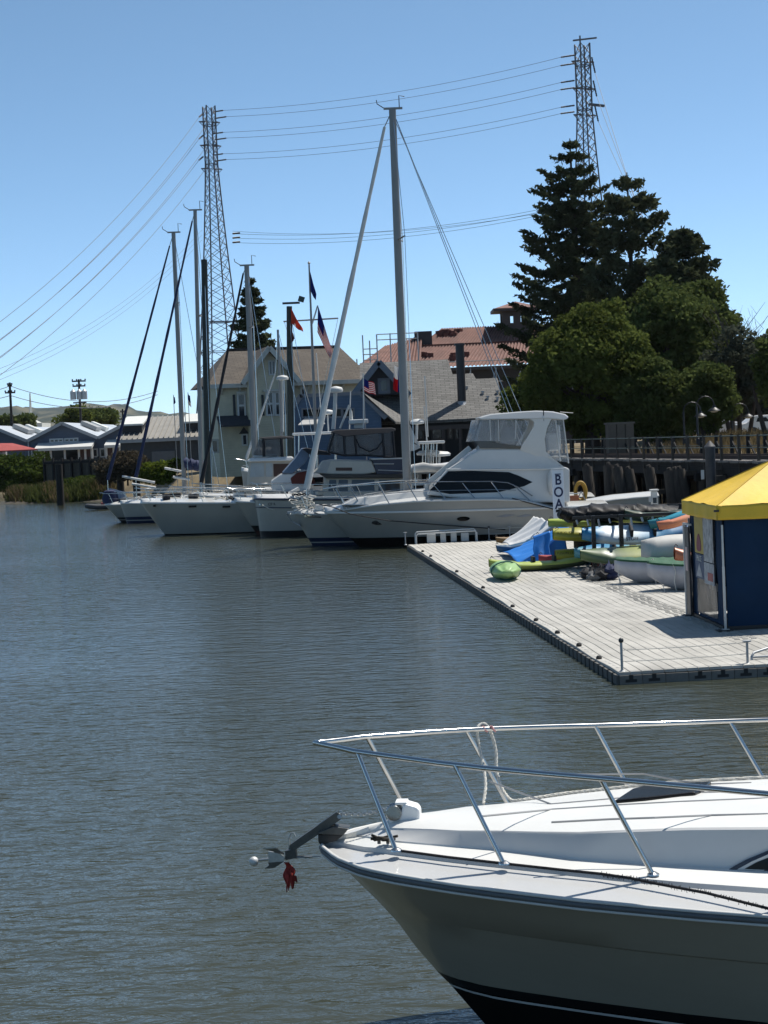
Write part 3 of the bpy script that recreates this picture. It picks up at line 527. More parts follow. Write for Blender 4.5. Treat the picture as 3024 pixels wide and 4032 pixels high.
# ================================================================= transmission towers and wires
TSTEEL = mat('tower_steel', (0.085, 0.095, 0.115), .6, .3, var=.1); INSUL = mat('insulator_brown', (0.020, 0.018, 0.020), .4); WIRE = mat('wire', (0.09, 0.10, 0.12), .6, .3)
def tower(label, px, py, Y, rot, pole=False, arms2=True):
    c = P(px, py, Y); base = (c.x, Y, 2.0); H = c.z - 2.0; T = thing('transmission_tower', label, 'tower', base, rot, 'lattice transmission towers')
    prof = [(0, 4.7), (.10, 4.15), (.20, 3.55), (.30, 3.0), (.385, 2.62), (.46, 2.28), (.53, 1.98), (.60, 1.7), (.665, 1.46), (.725, 1.25), (.78, 1.07), (.835, .92), (.89, .92), (.945, .92), (1.0, .92)]
    lv = [(h * H, s) for h, s in prof]
    for sx, sy in ((-1, -1), (1, -1), (1, 1), (-1, 1)):
        mb = MB(); [mb.beam((sx * lv[i][1], sy * lv[i][1], lv[i][0]), (sx * lv[i + 1][1], sy * lv[i + 1][1], lv[i + 1][0]), .21, .21) for i in range(len(lv) - 1)]; part('leg', mb, TSTEEL, T)
    for f in range(4):
        mb = MB(); ca, cb = [((-1, -1), (1, -1)), ((1, -1), (1, 1)), ((1, 1), (-1, 1)), ((-1, 1), (-1, -1))][f]
        for i in range(len(lv) - 1):
            (z0, s0), (z1, s1) = lv[i], lv[i + 1]; sub = 1 if i < 12 else 1
            for k in range(2):
                za, zb = z0 + (z1 - z0) * k / 2, z0 + (z1 - z0) * (k + 1) / 2; a_, b_ = s0 + (s1 - s0) * k / 2, s0 + (s1 - s0) * (k + 1) / 2
                mb.beam((ca[0] * a_, ca[1] * a_, za), (cb[0] * b_, cb[1] * b_, zb), .09, .09); mb.beam((cb[0] * a_, cb[1] * a_, za), (ca[0] * b_, ca[1] * b_, zb), .09, .09)
            if i in (1, 2, 3, 4, 11, 12, 13): mb.beam((ca[0] * s0, ca[1] * s0, z0), (cb[0] * s0, cb[1] * s0, z0), .14, .14)
        part('bracing', mb, TSTEEL, T, kind='stuff')
    ends = []
    for k, h in enumerate((.955, .888, .822)):
        z = h * H; mb = MB()
        for s in (-1, 1): mb.beam((s * .92, -.92, z), (s * 2.2, 0, z), .14, .14); mb.beam((s * .92, .92, z), (s * 2.2, 0, z), .14, .14); mb.beam((s * .92, 0, z - 1.2), (s * 2.2, 0, z), .1, .1)
        mb.beam((-2.2, 0, z), (2.2, 0, z), .12, .12); part('crossarm', mb, TSTEEL, T)
    mb = MB(); z = .36 * H
    mb.beam((-3.2, -2.9, z + 1.5), (3.2, -2.9, z + 1.5), .18, .18); part('crossarm', mb, TSTEEL, T)
    if pole:
        mb = MB(); mb.beam((-2.3, -.95, H + .2), (2.3, -.95, H + .9), .26, .26); part('top_spar', mb, TSTEEL, T); mb = MB(); mb.beam((-.95, -.95, H - 3), (-.95, -.95, H + 1.1), .2, .2); part('top_pole', mb, TSTEEL, T)
        mb = MB(); mb.beam((0, -1.5, .845 * H), (2.6, -2.2, .84 * H), .4, .4); part('crossarm', mb, TSTEEL, T)
        mb = MB(); mb.beam((1, -2, .565 * H), (4.2, -2.6, .57 * H), .35, .35); part('crossarm', mb, TSTEEL, T)
    M = Matrix.Translation(base) @ Matrix.Rotation(rot, 4, 'Z')
    def string(a, b, r=.17):
        inv = M.inverted(); a, b = inv @ V(a), inv @ V(b); mb = MB(); n = 9
        mb.tube([a.lerp(b, i / (2 * n)) for i in range(2 * n + 1)], [r if i % 2 else r * .55 for i in range(2 * n + 1)], 8); part('insulator', mb, INSUL, T, smooth=50)
    return M, H, string
LTm, LH, Ls = tower('left lattice transmission tower rising behind the cream house', 822, 418, 340, R(28))
RTm, RH, Rs = tower('right lattice transmission tower rising behind the tall redwood', 2292, 172, 298, R(24), True)
def wire(a, b, sag, label, r=.034, n=18, group='overhead power lines'):
    mb = MB(); mb.tube(catenary(a, b, sag, n), r, 5); return solo('power_line', label, 'power line', mb, WIRE, group)
lvln = ('top', 'middle', 'lowest')
for k, (ya, yb, yc, yd) in enumerate(((441, 217, 466, 250), (527, 317, 550, 345), (611, 415, 634, 440))):
    for j, (yl, yr_) in enumerate(((ya, yb), (yc, yd))):
        a = P(838 if j == 0 else 848, yl, 338 if j else 342); b = P(2262, yr_, 299 if j else 296)
        a2 = a + (b - a).normalized() * 2.6; b2 = b - (b - a).normalized() * 2.6
        Ls(a, a2); Rs(b, b2)
        wire(a2, b2, 1.6, 'wire strung between the two towers, %s of the %s pair' % ('upper' if j == 0 else 'lower', lvln[k]))
    # spans leaving the left tower to the left
    for j in range(2):
        a = P(800 + (8 if j else 0), ya + 6 + j * 50, 339); b = P(-700 - 40 * k + j * 40, (441, 527, 611)[k] + 1270 + 60 * j, 190)
        a2 = a + (b - a).normalized() * 3.0
        if j == 0: Ls(a, a2)
        wire(a2 if j == 0 else a, b, 5.5, 'wire falling away left from the left tower, %s of the %s pair' % (('upper', 'lower')[j], lvln[k]), r=.04)
    a = P(2330 + k * 6, (225, 317, 415)[k], 297); b = P(2750 + 70 * k, (1500, 1520, 1540)[k], 225); a2 = a + V((0.4, -.6, -2.8)); Rs(a, a2)
    wire(a2, b, 1.5, 'wire dropping right from the right tower, %s one' % lvln[k], r=.04)
for k, (yl, yr_) in enumerate(((905, 838), (915, 790), (932, 800), (950, 812))):
    a, b = P(916, yl + 5, 339), P(2290, yr_ - (0 if k else 30), 297)
    if k: Ls(a, a + (b - a).normalized() * 1.8, .2)
    wire(a, b, 2.2, 'wire of the lower run between the two towers, %s from the top' % ('first', 'second', 'third', 'fourth')[k], r=.03 if k == 0 else .034)
for k in range(3):
    a = P(700 + 40 * k, 1000 + 12 * k, 260); wire(P(795, 905 + 20 * k, 339), P(-60, 1475 + 22 * k, 210), 3.0, 'thin wire of the lower run left of the left tower, %s from the top' % ('first', 'second', 'third')[k], r=.022)
# utility poles on the left
def upole(label, px, ptop, pbot, Y, big):
    a = P(px, ptop, Y); t = thing('utility_pole', label, 'utility pole', (a.x, Y, 1.9), R(6), 'wooden utility poles by the warehouse'); h = a.z - 1.9; s = Y / 6800
    mb = MB(); mb.tube([(0, 0, 0), (0, 0, h)], [.2, .13], 8); part('pole', mb, WOODD, t)
    for z, w_ in (((h - .25, 27 * s), (h - 27 * s, 25 * s)) if big else ((h - 12 * s, 9 * s), (h - 40 * s, 20 * s))):
        mb = MB(); mb.beam((-w_, -.12, z), (w_, -.12, z), .14, .18); ca = part('crossarm', mb, WOODD, t)
        for i in range(4):
            mb = MB(); mb.lathe([(.05, 0), (.1, .08), (.06, .2)], (-w_ * .92 + w_ * 1.84 * i / 3, -.12, z + .08), 8); part('insulator', mb, INSUL, ca)
    if big:
        for x in (-.75, 0.02, .62):
            mb = MB(); mb.lathe([(.34, 0), (.36, .1), (.36, 1.0), (.2, 1.12), (.06, 1.3)], (x, -.55, h - 80 * s), 12); part('transformer', mb, GALV, t, smooth=40)
        mb = MB(); mb.beam((-26 * s, -.14, h - 92 * s), (26 * s, -.14, h - 92 * s), .14, .16); part('crossarm', mb, WOODD, t)
    return a
pa = upole('utility pole with transformers standing behind the warehouse', 310, 1493, 1650, 215, True); pb = upole('utility pole near the left edge with two crossarms', 38, 1506, 1660, 200, False)
pc = upole('small distant utility pole behind the shed roof', 482, 1610, 1650, 300, False)
for k in range(2):
    wire(pb + V((0, 0, -.4 - k * 1.1)), P(620, 1540 + 14 * k, 230), 1.6, 'wire running right from the left utility pole, %s one' % ('upper', 'lower')[k], r=.04); wire(pb + V((0, 0, -.4 - k * 1.1)), P(-200, 1530 + 20 * k, 190), .6, 'wire leaving the frame left of the left utility pole, %s one' % ('upper', 'lower')[k], r=.04)
# ================================================================= trees
LEAFD = leaf_mat('redwood_needles', (0.062, 0.074, 0.040), .3); LEAFP = leaf_mat('pine_needles', (0.070, 0.080, 0.044), .3); LEAFR = leaf_mat('round_tree_leaves', (0.092, 0.114, 0.030), .35, .4, .35)
LEAFB = leaf_mat('broad_leaves', (0.082, 0.105, 0.034), .3, .4, .4); LEAFG = leaf_mat('grey_leaves', (0.07, 0.08, 0.058), .3)
def conifer(label, px, ptop, Y, Rm, zlow, z0, m, nlev=34, nb=6, droop=.35, dens=150, leaf=.26, spread=.34, trunk=.5, gap=0.0, seed=1, tipup=.15, group=None, bare=0.15, lop=None, pw=.8):
    rs = np.random.default_rng(seed); top = P(px, ptop, Y); H = top.z - z0; t = thing('conifer_tree', label, 'tree', (top.x, Y, z0), 0, group)
    mb = MB(); mb.tube([(0, 0, 0), (0.1, 0, H * .4), (0, 0, H * .99)], [trunk, trunk * .62, .04], 9); tr = part('trunk', mb, BARK, t); lim = MB(); cs = []; sz = []
    for i in range(nlev):
        f = (i + rs.uniform(-.3, .3)) / nlev; z = zlow + (H - zlow) * f
        for j in range(nb):
            if rs.random() < gap: continue
            az = 2 * math.pi * (j + rs.uniform(-.4, .4)) / nb + i * 1.3
            env = Rm * max(0, 1 - f) ** pw * (1.0 if f > .06 else .8) * min(1, max(0, 1 - f) / .14) ** .4 + .22; Lb = env * rs.uniform(.62, 1.08)
            if lop: Lb *= lop(az, f)
            n = max(4, int(Lb / .5)); pts = []
            for k in range(n + 1):
                u = k / n; pts.append((math.cos(az) * Lb * u, math.sin(az) * Lb * u, z - droop * Lb * (u - .25 * u * u) * 1.0 + tipup * Lb * max(0, u - .6) * 2.0))
            lim.tube(pts, [max(.015, .05 * Lb / 3 * (1 - k / (n + .5))) for k in range(n + 1)], 4)
            N_ = int(dens * Lb / Rm * (1.1 - .4 * f)) + 14; u = bare + (1 - bare) * rs.random(N_) ** .8; P_ = np.array(pts); idx = u * n; i0 = np.clip(idx.astype(int), 0, n - 1); fr_ = (idx - i0)[:, None]
            c = P_[i0] * (1 - fr_) + P_[i0 + 1] * fr_; w_ = spread * (.35 + .65 * np.sin(np.pi * np.clip(u, 0, .97)))[:, None] * (.5 + Lb / Rm)
            g = rs.normal(size=(N_, 3)) * w_; g[:, 2] = -np.abs(g[:, 2]) * 1.0 + .12 * w_[:, 0]; cs.append(c + g)
    part('limbs', lim, BARK, tr); c = np.concatenate(cs); part('crown', npmesh('crown', leaves(c, leaf, 2.6, hang=.25), m), None, t); return t
asym = lambda az, f: 1.0 + .08 * max(0, -math.cos(az))
conifer('tall redwood with drooping tiers of branches in front of the tower', 2243, 533, 142, 6.6, 6.0, 3.4, LEAFD, 23, 8, .42, 330, .19, .235, .62, seed=3, lop=asym, group='conifers behind the waterfront', pw=.52, tipup=.34)
conifer('sparse pine with a bare trunk right of the tall redwood', 2468, 668, 132, 4.1, 4, 3.4, LEAFP, 17, 6, .02, 340, .20, .36, .42, gap=.15, seed=5, group='conifers behind the waterfront', bare=.42, pw=.38, tipup=.3)
conifer('short dense conifer above the broad-leaved trees on the right', 2682, 880, 126, 4.0, 6, 3.4, LEAFD, 17, 7, -.1, 260, .21, .34, .35, seed=8, group='conifers behind the waterfront', pw=.6, tipup=.2)
conifer('narrow dark spruce standing behind the cream house', 984, 1082, 150, 3.3, 2, 2.2, LEAFD, 26, 8, .12, 170, .22, .26, .4, seed=9, group='conifers behind the waterfront', pw=.75)
def broad(name, label, cx, cy, Y, rx, rz, z0, m, nblob=170, per=170, leaf=.17, blob=.75, seed=1, trunk=.3, shape=None, group=None, hollow=.35, ry=None, stems=1, inner=.55):
    rs = np.random.default_rng(seed); c = P(cx, cy, Y); t = thing(name, label, 'tree', (c.x, Y, z0), 0, group); zc = c.z - z0; s = Y / 6800; rx, rz = rx * s, rz * s; ry = ry * s if ry else rx * .85
    d = rs.normal(size=(nblob, 3)); d /= np.linalg.norm(d, axis=1)[:, None]; rad = rs.uniform(inner, 1.0, nblob) ** .6; lump = np.array([1 + .30 * noise.noise(V((float(q_[0]) * 1.7 + seed, float(q_[1]) * 1.7, float(q_[2]) * 1.7))) + .16 * noise.noise(V((float(q_[0]) * 4 + seed, float(q_[1]) * 4, float(q_[2]) * 4))) for q_ in d]); ctr = d * (rad * lump)[:, None] * np.array([rx, ry, rz]) + np.array([0, 0, zc])
    if shape is not None: ctr = shape(ctr, rs)
    ctr[:, 2] = np.maximum(ctr[:, 2], .5); pts = []
    for b in ctr:
        r_ = blob * rs.uniform(.6, 1.35); g = rs.normal(size=(per, 3)); g /= np.linalg.norm(g, axis=1)[:, None]; g *= (rs.random(per) ** .42 * r_)[:, None] * np.array([1.15, 1.15, .75]); pts.append(b + g)
    tm = MB(); lim = MB()
    for k in range(stems):
        ox = (k - (stems - 1) / 2) * .55; tm.tube([(ox, 0, 0), (ox * 1.5, .05, zc * .35), (ox * 2.2, 0, zc * .8)], [trunk, trunk * .8, trunk * .35], 8)
    tr = part('trunk', tm, BARK, t)
    for b in ctr[rs.random(nblob) < .35]:
        a = V((0, 0, max(.4, b[2] * .45))); b = V(b); lim.tube([a, a.lerp(b, .5) + V((0, 0, .15 * (b - a).length)), b], [trunk * .3, trunk * .16, .02], 5)
    part('limbs', lim, BARK, tr); part('crown', npmesh('crown', leaves(np.concatenate(pts), leaf, 1.7), m), None, t); return t
def roundshape(c, rs):
    return c
broad('round_tree', 'big round olive-green tree behind the motor yacht', 2325, 1485, 100, 222, 262, 2.9, LEAFR, 210, 400, .15, .85, 11, .5, group='broad-leaved trees by the railing', inner=.62)
broad('round_tree', 'low olive-green shrubby tree left of the big round tree', 2105, 1590, 103, 105, 105, 2.9, LEAFR, 80, 170, .15, .6, 12, .25, group='broad-leaved trees by the railing')
broad('broadleaf_tree', 'tall dark green tree right of the big round tree', 2650, 1440, 112, 195, 330, 3.3, LEAFB, 150, 300, .18, .92, 13, .4, group='broad-leaved trees by the railing', inner=.5)
broad('broadleaf_tree', 'dense dark tree under the short conifer on the right', 2760, 1330, 118, 120, 225, 3.3, LEAFB, 110, 230, .18, .8, 14, .35, group='broad-leaved trees by the railing', inner=.5)
broad('slender_tree', 'thin-crowned tree with bare upper twigs near the right edge', 2905, 1450, 105, 105, 160, 3.4, LEAFG, 75, 110, .15, .55, 15, .16, group='broad-leaved trees by the railing', stems=3, inner=.3)
broad('slender_tree', 'leafy tree with many trunks cut by the right edge', 3050, 1460, 92, 70, 150, 3.4, LEAFB, 60, 130, .15, .55, 16, .15, group='broad-leaved trees by the railing', stems=3, inner=.3)
broad('slender_tree', 'slim dark tree with forked trunk left of the street lamp', 2790, 1560, 97, 95, 130, 3.2, LEAFB, 100, 150, .15, .55, 17, .16, group='broad-leaved trees by the railing', stems=2)
broad('slender_tree', 'drooping tree behind the tan cabinet by the railing', 2560, 1570, 98, 110, 150, 3.1, LEAFB, 120, 170, .15, .6, 18, .2, group='broad-leaved trees by the railing', stems=2)
broad('slender_tree', 'grey-leaved tree far behind at the right edge', 2985, 1500, 128, 130, 150, 3.4, LEAFG, 90, 130, .18, .7, 19, .2, group='broad-leaved trees by the railing', stems=2, inner=.3)
# bare twigs at top right
t0 = P(2880, 1600, 106); tt = thing('bare_tree', 'leafless tree with thin pale twigs above the right-hand trees', 'tree', (t0.x, 106, 3.4)); rs = random.Random(3); tm = MB(); tm.tube([(0, 0, 0), (.1, 0, 4), (.2, 0, 6.2)], [.16, .12, .06], 7); tr = part('trunk', tm, BARK, tt); tw = MB()
for i in range(26):
    a = rs.uniform(-.5, .9); L_ = rs.uniform(1.6, 3.8); z = rs.uniform(3.4, 6.0); p = [(.15, 0, z)]; x, yv, zz = .15, 0, z
    for k in range(4): x += math.sin(a) * L_ / 4 + rs.uniform(-.1, .1); zz += math.cos(a) * L_ / 4; yv += rs.uniform(-.15, .15); p.append((x, yv, zz))
    tw.tube(p, [.04, .03, .022, .014, .008], 4)
    for k in range(3): q = V(p[rs.randint(2, 4)]); tw.tube([q, q + V((rs.uniform(-.6, .6), rs.uniform(-.3, .3), rs.uniform(.3, .9)))], [.012, .006], 4)
part('twigs', tw, mat('pale_twig', (.07, .06, .052), .9), tr)
# distant trees, left
for i, (px, py, rx, rz, Y, lb) in enumerate(((290, 1650, 55, 30, 240, 'pale green tree behind the warehouse roofs, below the transformer pole'), (395, 1650, 62, 34, 250, 'darker tree behind the warehouse roofs, right of the pale green one'), (20, 1672, 60, 20, 260, 'low dark tree behind the warehouse at the left edge'), (95, 1668, 40, 18, 262, 'small dark tree behind the warehouse beside the pointed roof'), (540, 1700, 40, 25, 235, 'low tree peeping over the shed roof'))):
    broad('distant_tree', lb, px, py, Y, rx, rz + 8, 1.9, LEAFB if i else LEAFR, 40, 110, .34, 1.0, 30 + i, .25, group='trees beyond the warehouse', inner=.2)
q = P(120, 1660, 300); mb = MB(); a, b, c_ = P(112, 1640, 300), P(165, 1665, 300), P(80, 1665, 300); mb.prism([c_, b, P(165, 1720, 300), P(80, 1720, 300)], (0, 8, 0)); mb.add([P(80, 1665, 299.9), P(165, 1665, 299.9), P(112, 1638, 304)], [(0, 1, 2)]); mb.tube([(a.x, 304, 2), P(118, 1548, 304)], .12, 5)
mb.tube([P(118, 1720, 302), P(118, 1548, 302)], .12, 5); solo('pavilion', 'pale pointed roof with a thin spire behind the warehouse', 'roof', mb, METW)
# ================================================================= left bank: bushes, reeds, bulkhead, piling
GRASSG = leaf_mat('marsh_green', (0.075, 0.088, 0.028), .3, .4, .6); GRASSB = leaf_mat('marsh_straw', (0.155, 0.118, 0.062), .3, .3, .6); BUSH = leaf_mat('bush_leaves', (0.055, 0.080, 0.018), .3, .45, .5); BUSHD = leaf_mat('dead_bush', (0.085, 0.072, 0.052), .3, .4, .6); BUSHY = leaf_mat('yellow_green_bush', (0.11, 0.14, 0.022), .35, .3, .6)
def bush(label, cx, cy, Y, rx, rz, m, z0=1.2, nb=60, per=150, leaf=.16, blob=.7, seed=1, cat='bush'):
    t = broad('bush', label, cx, cy, Y, rx, rz, z0, m, nb, per, leaf, blob, seed, .08, group='bushes on the left bank', inner=.2); t['category'] = cat; return t
bush('big green bush on the bank at the left edge', 70, 1855, 168, 110, 52, BUSH, 1.0, 110, 170, .22, 1.0, 41); bush('low dark bush at the water edge at the far left', 20, 1905, 166, 70, 30, BUSH, .2, 40, 120, .2, .6, 42)
bush('bright yellow-green bush behind the sailboat bows', 620, 1868, 128, 62, 38, BUSHY, 1.6, 70, 170, .15, .55, 43); bush('grey-brown dead bush beside the timber bulkhead', 500, 1840, 134, 75, 50, BUSHD, 1.5, 80, 150, .15, .6, 44)
bush('clipped dark hedge in front of the shed door', 685, 1832, 146, 36, 24, BUSH, 1.8, 40, 140, .14, .4, 45); bush('brown scrub between the bulkhead and the sailboats', 430, 1850, 138, 45, 45, BUSHD, 1.4, 40, 120, .15, .55, 46); bush('green scrub growing at the foot of the bulkhead', 330, 1905, 146, 90, 22, BUSH, .9, 60, 120, .16, .45, 47)
# marsh bank: blades of grass
rs = np.random.default_rng(21); A, B_ = P(72, 1975, 150), P(415, 1985, 141); n = 15000; u = rs.random(n); v = rs.random(n) ** .9
x = A.x + (B_.x - A.x) * u + rs.normal(size=n) * .35; y = 146.5 - 8 * (u - .5) * .6 + (v - .5) * 7.5 * np.sin(np.pi * np.clip(u, .04, .97)) ** .4; hgt = (.55 + .9 * np.sin(np.pi * v) ** .6 * (.55 + .45 * np.sin(u * 9 + 1) ** 2)) * rs.uniform(.6, 1.2, n) * (1 - .35 * (1 - u))
base = np.stack([x, y, .15 + 0 * x + .5 * np.sin(np.pi * v)], 1); lean = rs.normal(size=(n, 3)) * .28; lean[:, 2] = 1; tip = base + lean * hgt[:, None]; wv_ = rs.normal(size=(n, 3)); wv_[:, 2] *= .2; wv_ *= (.05 / np.linalg.norm(wv_, axis=1))[:, None]
qd = np.stack([base - wv_ * 1.6, base + wv_ * 1.6, tip + wv_ * .4, tip - wv_ * .4], 1); sel = (np.sin(u * 14 + v * 3) + rs.normal(size=n) * .5) > .35
g = part('marsh_grass', npmesh('marsh_grass', qd[~sel], GRASSG), None); g['kind'] = 'stuff'; g['label'] = 'grey-green marsh grass on the low bank at the water'; g = part('dry_marsh_grass', npmesh('dry_marsh_grass', qd[sel], GRASSB), None); g['kind'] = 'stuff'; g['label'] = 'straw-coloured dry marsh grass patches on the low bank'
mb = MB(); mb.grid(lambda u, v: (A.x - 1 + (B_.x - A.x + 2) * u, 146.5 - 8 * (u - .5) * .6 + (v - .5) * 8.6, -.25 + .85 * math.sin(math.pi * v) ** .5 * math.sin(math.pi * min(.98, max(.02, u))) ** .25), 30, 10); struct('mudbank', mb, mat('mud', (0.06, 0.05, 0.035), 0.9), smooth=60)
# timber bulkhead of upright boards
a, b = P(178, 1812, 152), P(432, 1800, 148); t = thing('bulkhead', 'dark timber bulkhead of upright boards on the left bank', 'retaining wall', (a.x, a.y, .3), math.atan2(b.y - a.y, b.x - a.x)); Lw = (b - a).xy.length; hh = a.z - .3
mbb = MB(); mbb.box((0, 0, hh / 2), (.27, .1, hh)); me = mbb.mesh('board', mat('grey_brown_board', (0.075, 0.064, 0.050), .9, var=.4, vscale=1.5, bump=.5, bscale=12, rnd=.25)); nbd = int(Lw / .28)
for i in range(nbd):
    o = part('board', me, None, t); o.location = (.14 + i * .28, random.uniform(-.02, .02), random.uniform(-.08, .03))
for z in (.5, hh - .25):
    mb = MB(); mb.beam((0, -.14, z), (Lw, -.14, z), .14, .2); part('waler', mb, WOODD, t)
for i in range(8):
    mb = MB(); mb.box((Lw * i / 7, -.16, hh / 2 + .1), (.16, .2, hh + .1)); part('post', mb, WOODD, t)
q = G(240, 1990, WZ); h = P(240, 1828, q.y).z; mb = MB(); mb.tube([(q.x, q.y, -1.4), (q.x, q.y, h)], [.3, .27], 10); solo('piling', 'lone dark timber piling standing in the water before the reeds', 'piling', mb, WOODD, smooth=40)
for (px, yt, yb, Y, lb) in ((470, 1810, 1880, 136, 'stub of dark piling behind the left sailboats, left one'), (532, 1795, 1880, 134, 'stub of dark piling behind the left sailboats, right one')):
    q = P(px, yt, Y); mb = MB(); mb.tube([(q.x, Y, .0), (q.x, Y, q.z)], [.3, .27], 10); solo('piling', lb, 'piling', mb, WOODD, smooth=40)
# ================================================================= trestle pier with railing
TP = [(20.5, 37), (14.62, 67.2), (10.06, 90.6), (5.0, 116)]
fr0 = Frame((14.62, 67.2, 0), math.atan2(90.6 - 67.2, 10.06 - 14.62)); zd = 2.815; TR = thing('trestle_pier', 'dark timber trestle pier with broken piles and a post railing', 'pier', fr0.o, fr0.th)
X0, X1 = -16, 52   # local x runs back along the pier; local y>0 is towards the water (left)
mb = MB(); mb.box(((X0 + X1) / 2, -1.9, zd - .13), (X1 - X0, 4.2, .2)); part('deck', mb, WOODD, TR)
mb0 = MB(); mb0.box((0, 0, 0), (.29, .55, .09)); me = mb0.mesh('plank_end', WOODG)
for i in range(int((X1 - X0) / .31)):
    if random.random() < .12: continue
    o = part('plank_end', me, None, TR); o.location = (X0 + i * .31, .1 + random.uniform(-.14, .1), zd + random.uniform(-.02, .02)); o.rotation_euler.z = random.uniform(-.05, .05)
for yy in (.02, -.9): mb = MB(); mb.beam((X0, yy, zd - .42), (X1, yy, zd - .42), .3, .36); part('stringer', mb, WOODD, TR)
mb = MB(); mb.beam((X0, -1.2, zd + .1), (X1, -1.2, zd + .1), .09, .16); part('rail_track', mb, mat('rusty_rail', (.06, .035, .025), .8), TR); mb = MB(); mb.beam((X0, -2.6, zd + .1), (X1, -2.6, zd + .1), .09, .16); part('rail_track', mb, mat('rusty_rail', (.06, .035, .025), .8), TR)
mb0 = MB(); mb0.box((0, 0, .35), (.1, .1, 1.5)); me = mb0.mesh('railing_post', WOODP); mb0 = MB(); mb0.box((0, 0, .5), (.13, .13, 1.05)); me2 = mb0.mesh('fence_post', WOODD)
for i in range(36):
    o = part('railing_post', me, None, TR); o.location = (X0 + .6 + i * 1.86, .18, zd - .02); o.rotation_euler = (random.uniform(-.02, .02), random.uniform(-.03, .03), 0)
    o = part('fence_post', me2, None, TR); o.location = (X0 + 1.2 + i * 1.86, -3.6, zd)
    if i % 1 == 0 and i < 24: mb = MB(); mb.beam((X0 + 1.2 + i * 1.86, -3.6, zd + .75), (X0 + .4 + i * 1.86, -3.6, zd + .08), .07, .07); part('brace', mb, WOODD, TR)
GMESH = mat('green_wire', (.05, .075, .07), .6, .3)
for z in (1.02, .55): mb = MB(); mb.tube([(X0, .2, zd + z), (X1, .2, zd + z)], .022, 5); part('railing_wire', mb, GMESH, TR)
for z in (.95, .5): mb = MB(); mb.tube([(X0, -3.6, zd + z), (X1, -3.6, zd + z)], .02, 5); part('railing_wire', mb, GMESH, TR)
rs = random.Random(12)
for i in range(23):      # bents: front and rear pile
    x = X0 + 1.5 + i * 2.9
    for yy in (.0, -2.2, -3.7):
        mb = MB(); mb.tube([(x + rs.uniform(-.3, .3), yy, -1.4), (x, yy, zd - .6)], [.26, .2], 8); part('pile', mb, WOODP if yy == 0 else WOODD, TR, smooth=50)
    mb = MB(); mb.beam((x, .35, zd - .68), (x, -4, zd - .68), .3, .34); part('pile_cap', mb, WOODD, TR)
# old broken pile clusters in front of the pier
kk = crop(2100, 1600, 1.7955)
for ci, (pts, lb) in enumerate(((((590, 435, 640, 670), (670, 450, 715, 690)), 'pair of broken leaning piles in front of the trestle, left cluster'), (((960, 460, 985, 690), (1030, 450, 1080, 690), (1000, 455, 1030, 690)), 'three broken leaning piles in front of the trestle, right cluster'), (((380, 430, 395, 600),), 'single broken pile beside the yacht stern'), (((530, 420, 540, 620),), 'single broken pile right of the yacht stern'), (((815, 440, 850, 640),), 'single broken pile between the two pile clusters'))):
    Yc = (78, 73, 84, 82, 76)[ci]; q = P(*kk(pts[0][0], pts[0][1]), Yc); t = thing('broken_piles', lb, 'piling', (q.x, Yc, 0))
    for (xa, ya, xb, yb) in pts:
        a, b = P(*kk(xa, ya), Yc) - V((q.x, Yc, 0)), P(*kk(xb, yb), Yc - .3) - V((q.x, Yc, 0)); d = (b - a).normalized(); e_ = a + d * ((a.z + 1.4) / max(.2, -d.z)); mb = MB(); mb.tube([a, a.lerp(e_, .5) + V((.03, 0, 0)), e_], [.25, .27, .3], 9); mb.tube([a + V((.06, .0, -.1)), a + V((-.02, 0, .16))], [.16, .1], 6); part('pile', mb, WOODP, t, smooth=50)
for (xa, xb, y_, Yc) in ((1095, 1190, 478, 72), (1285, 1440, 470, 69), (1290, 1400, 515, 68), (890, 960, 610, 74), (1020, 1100, 560, 73)):
    a, b = P(*kk(xa, y_), Yc), P(*kk(xb, y_), Yc); mb = MB(); mb.beam((a.x, Yc + 1.2, a.z), (b.x, Yc + 1.2, a.z), .25, .2); part('fender_timber', mb, WOODP, TR, world=True)
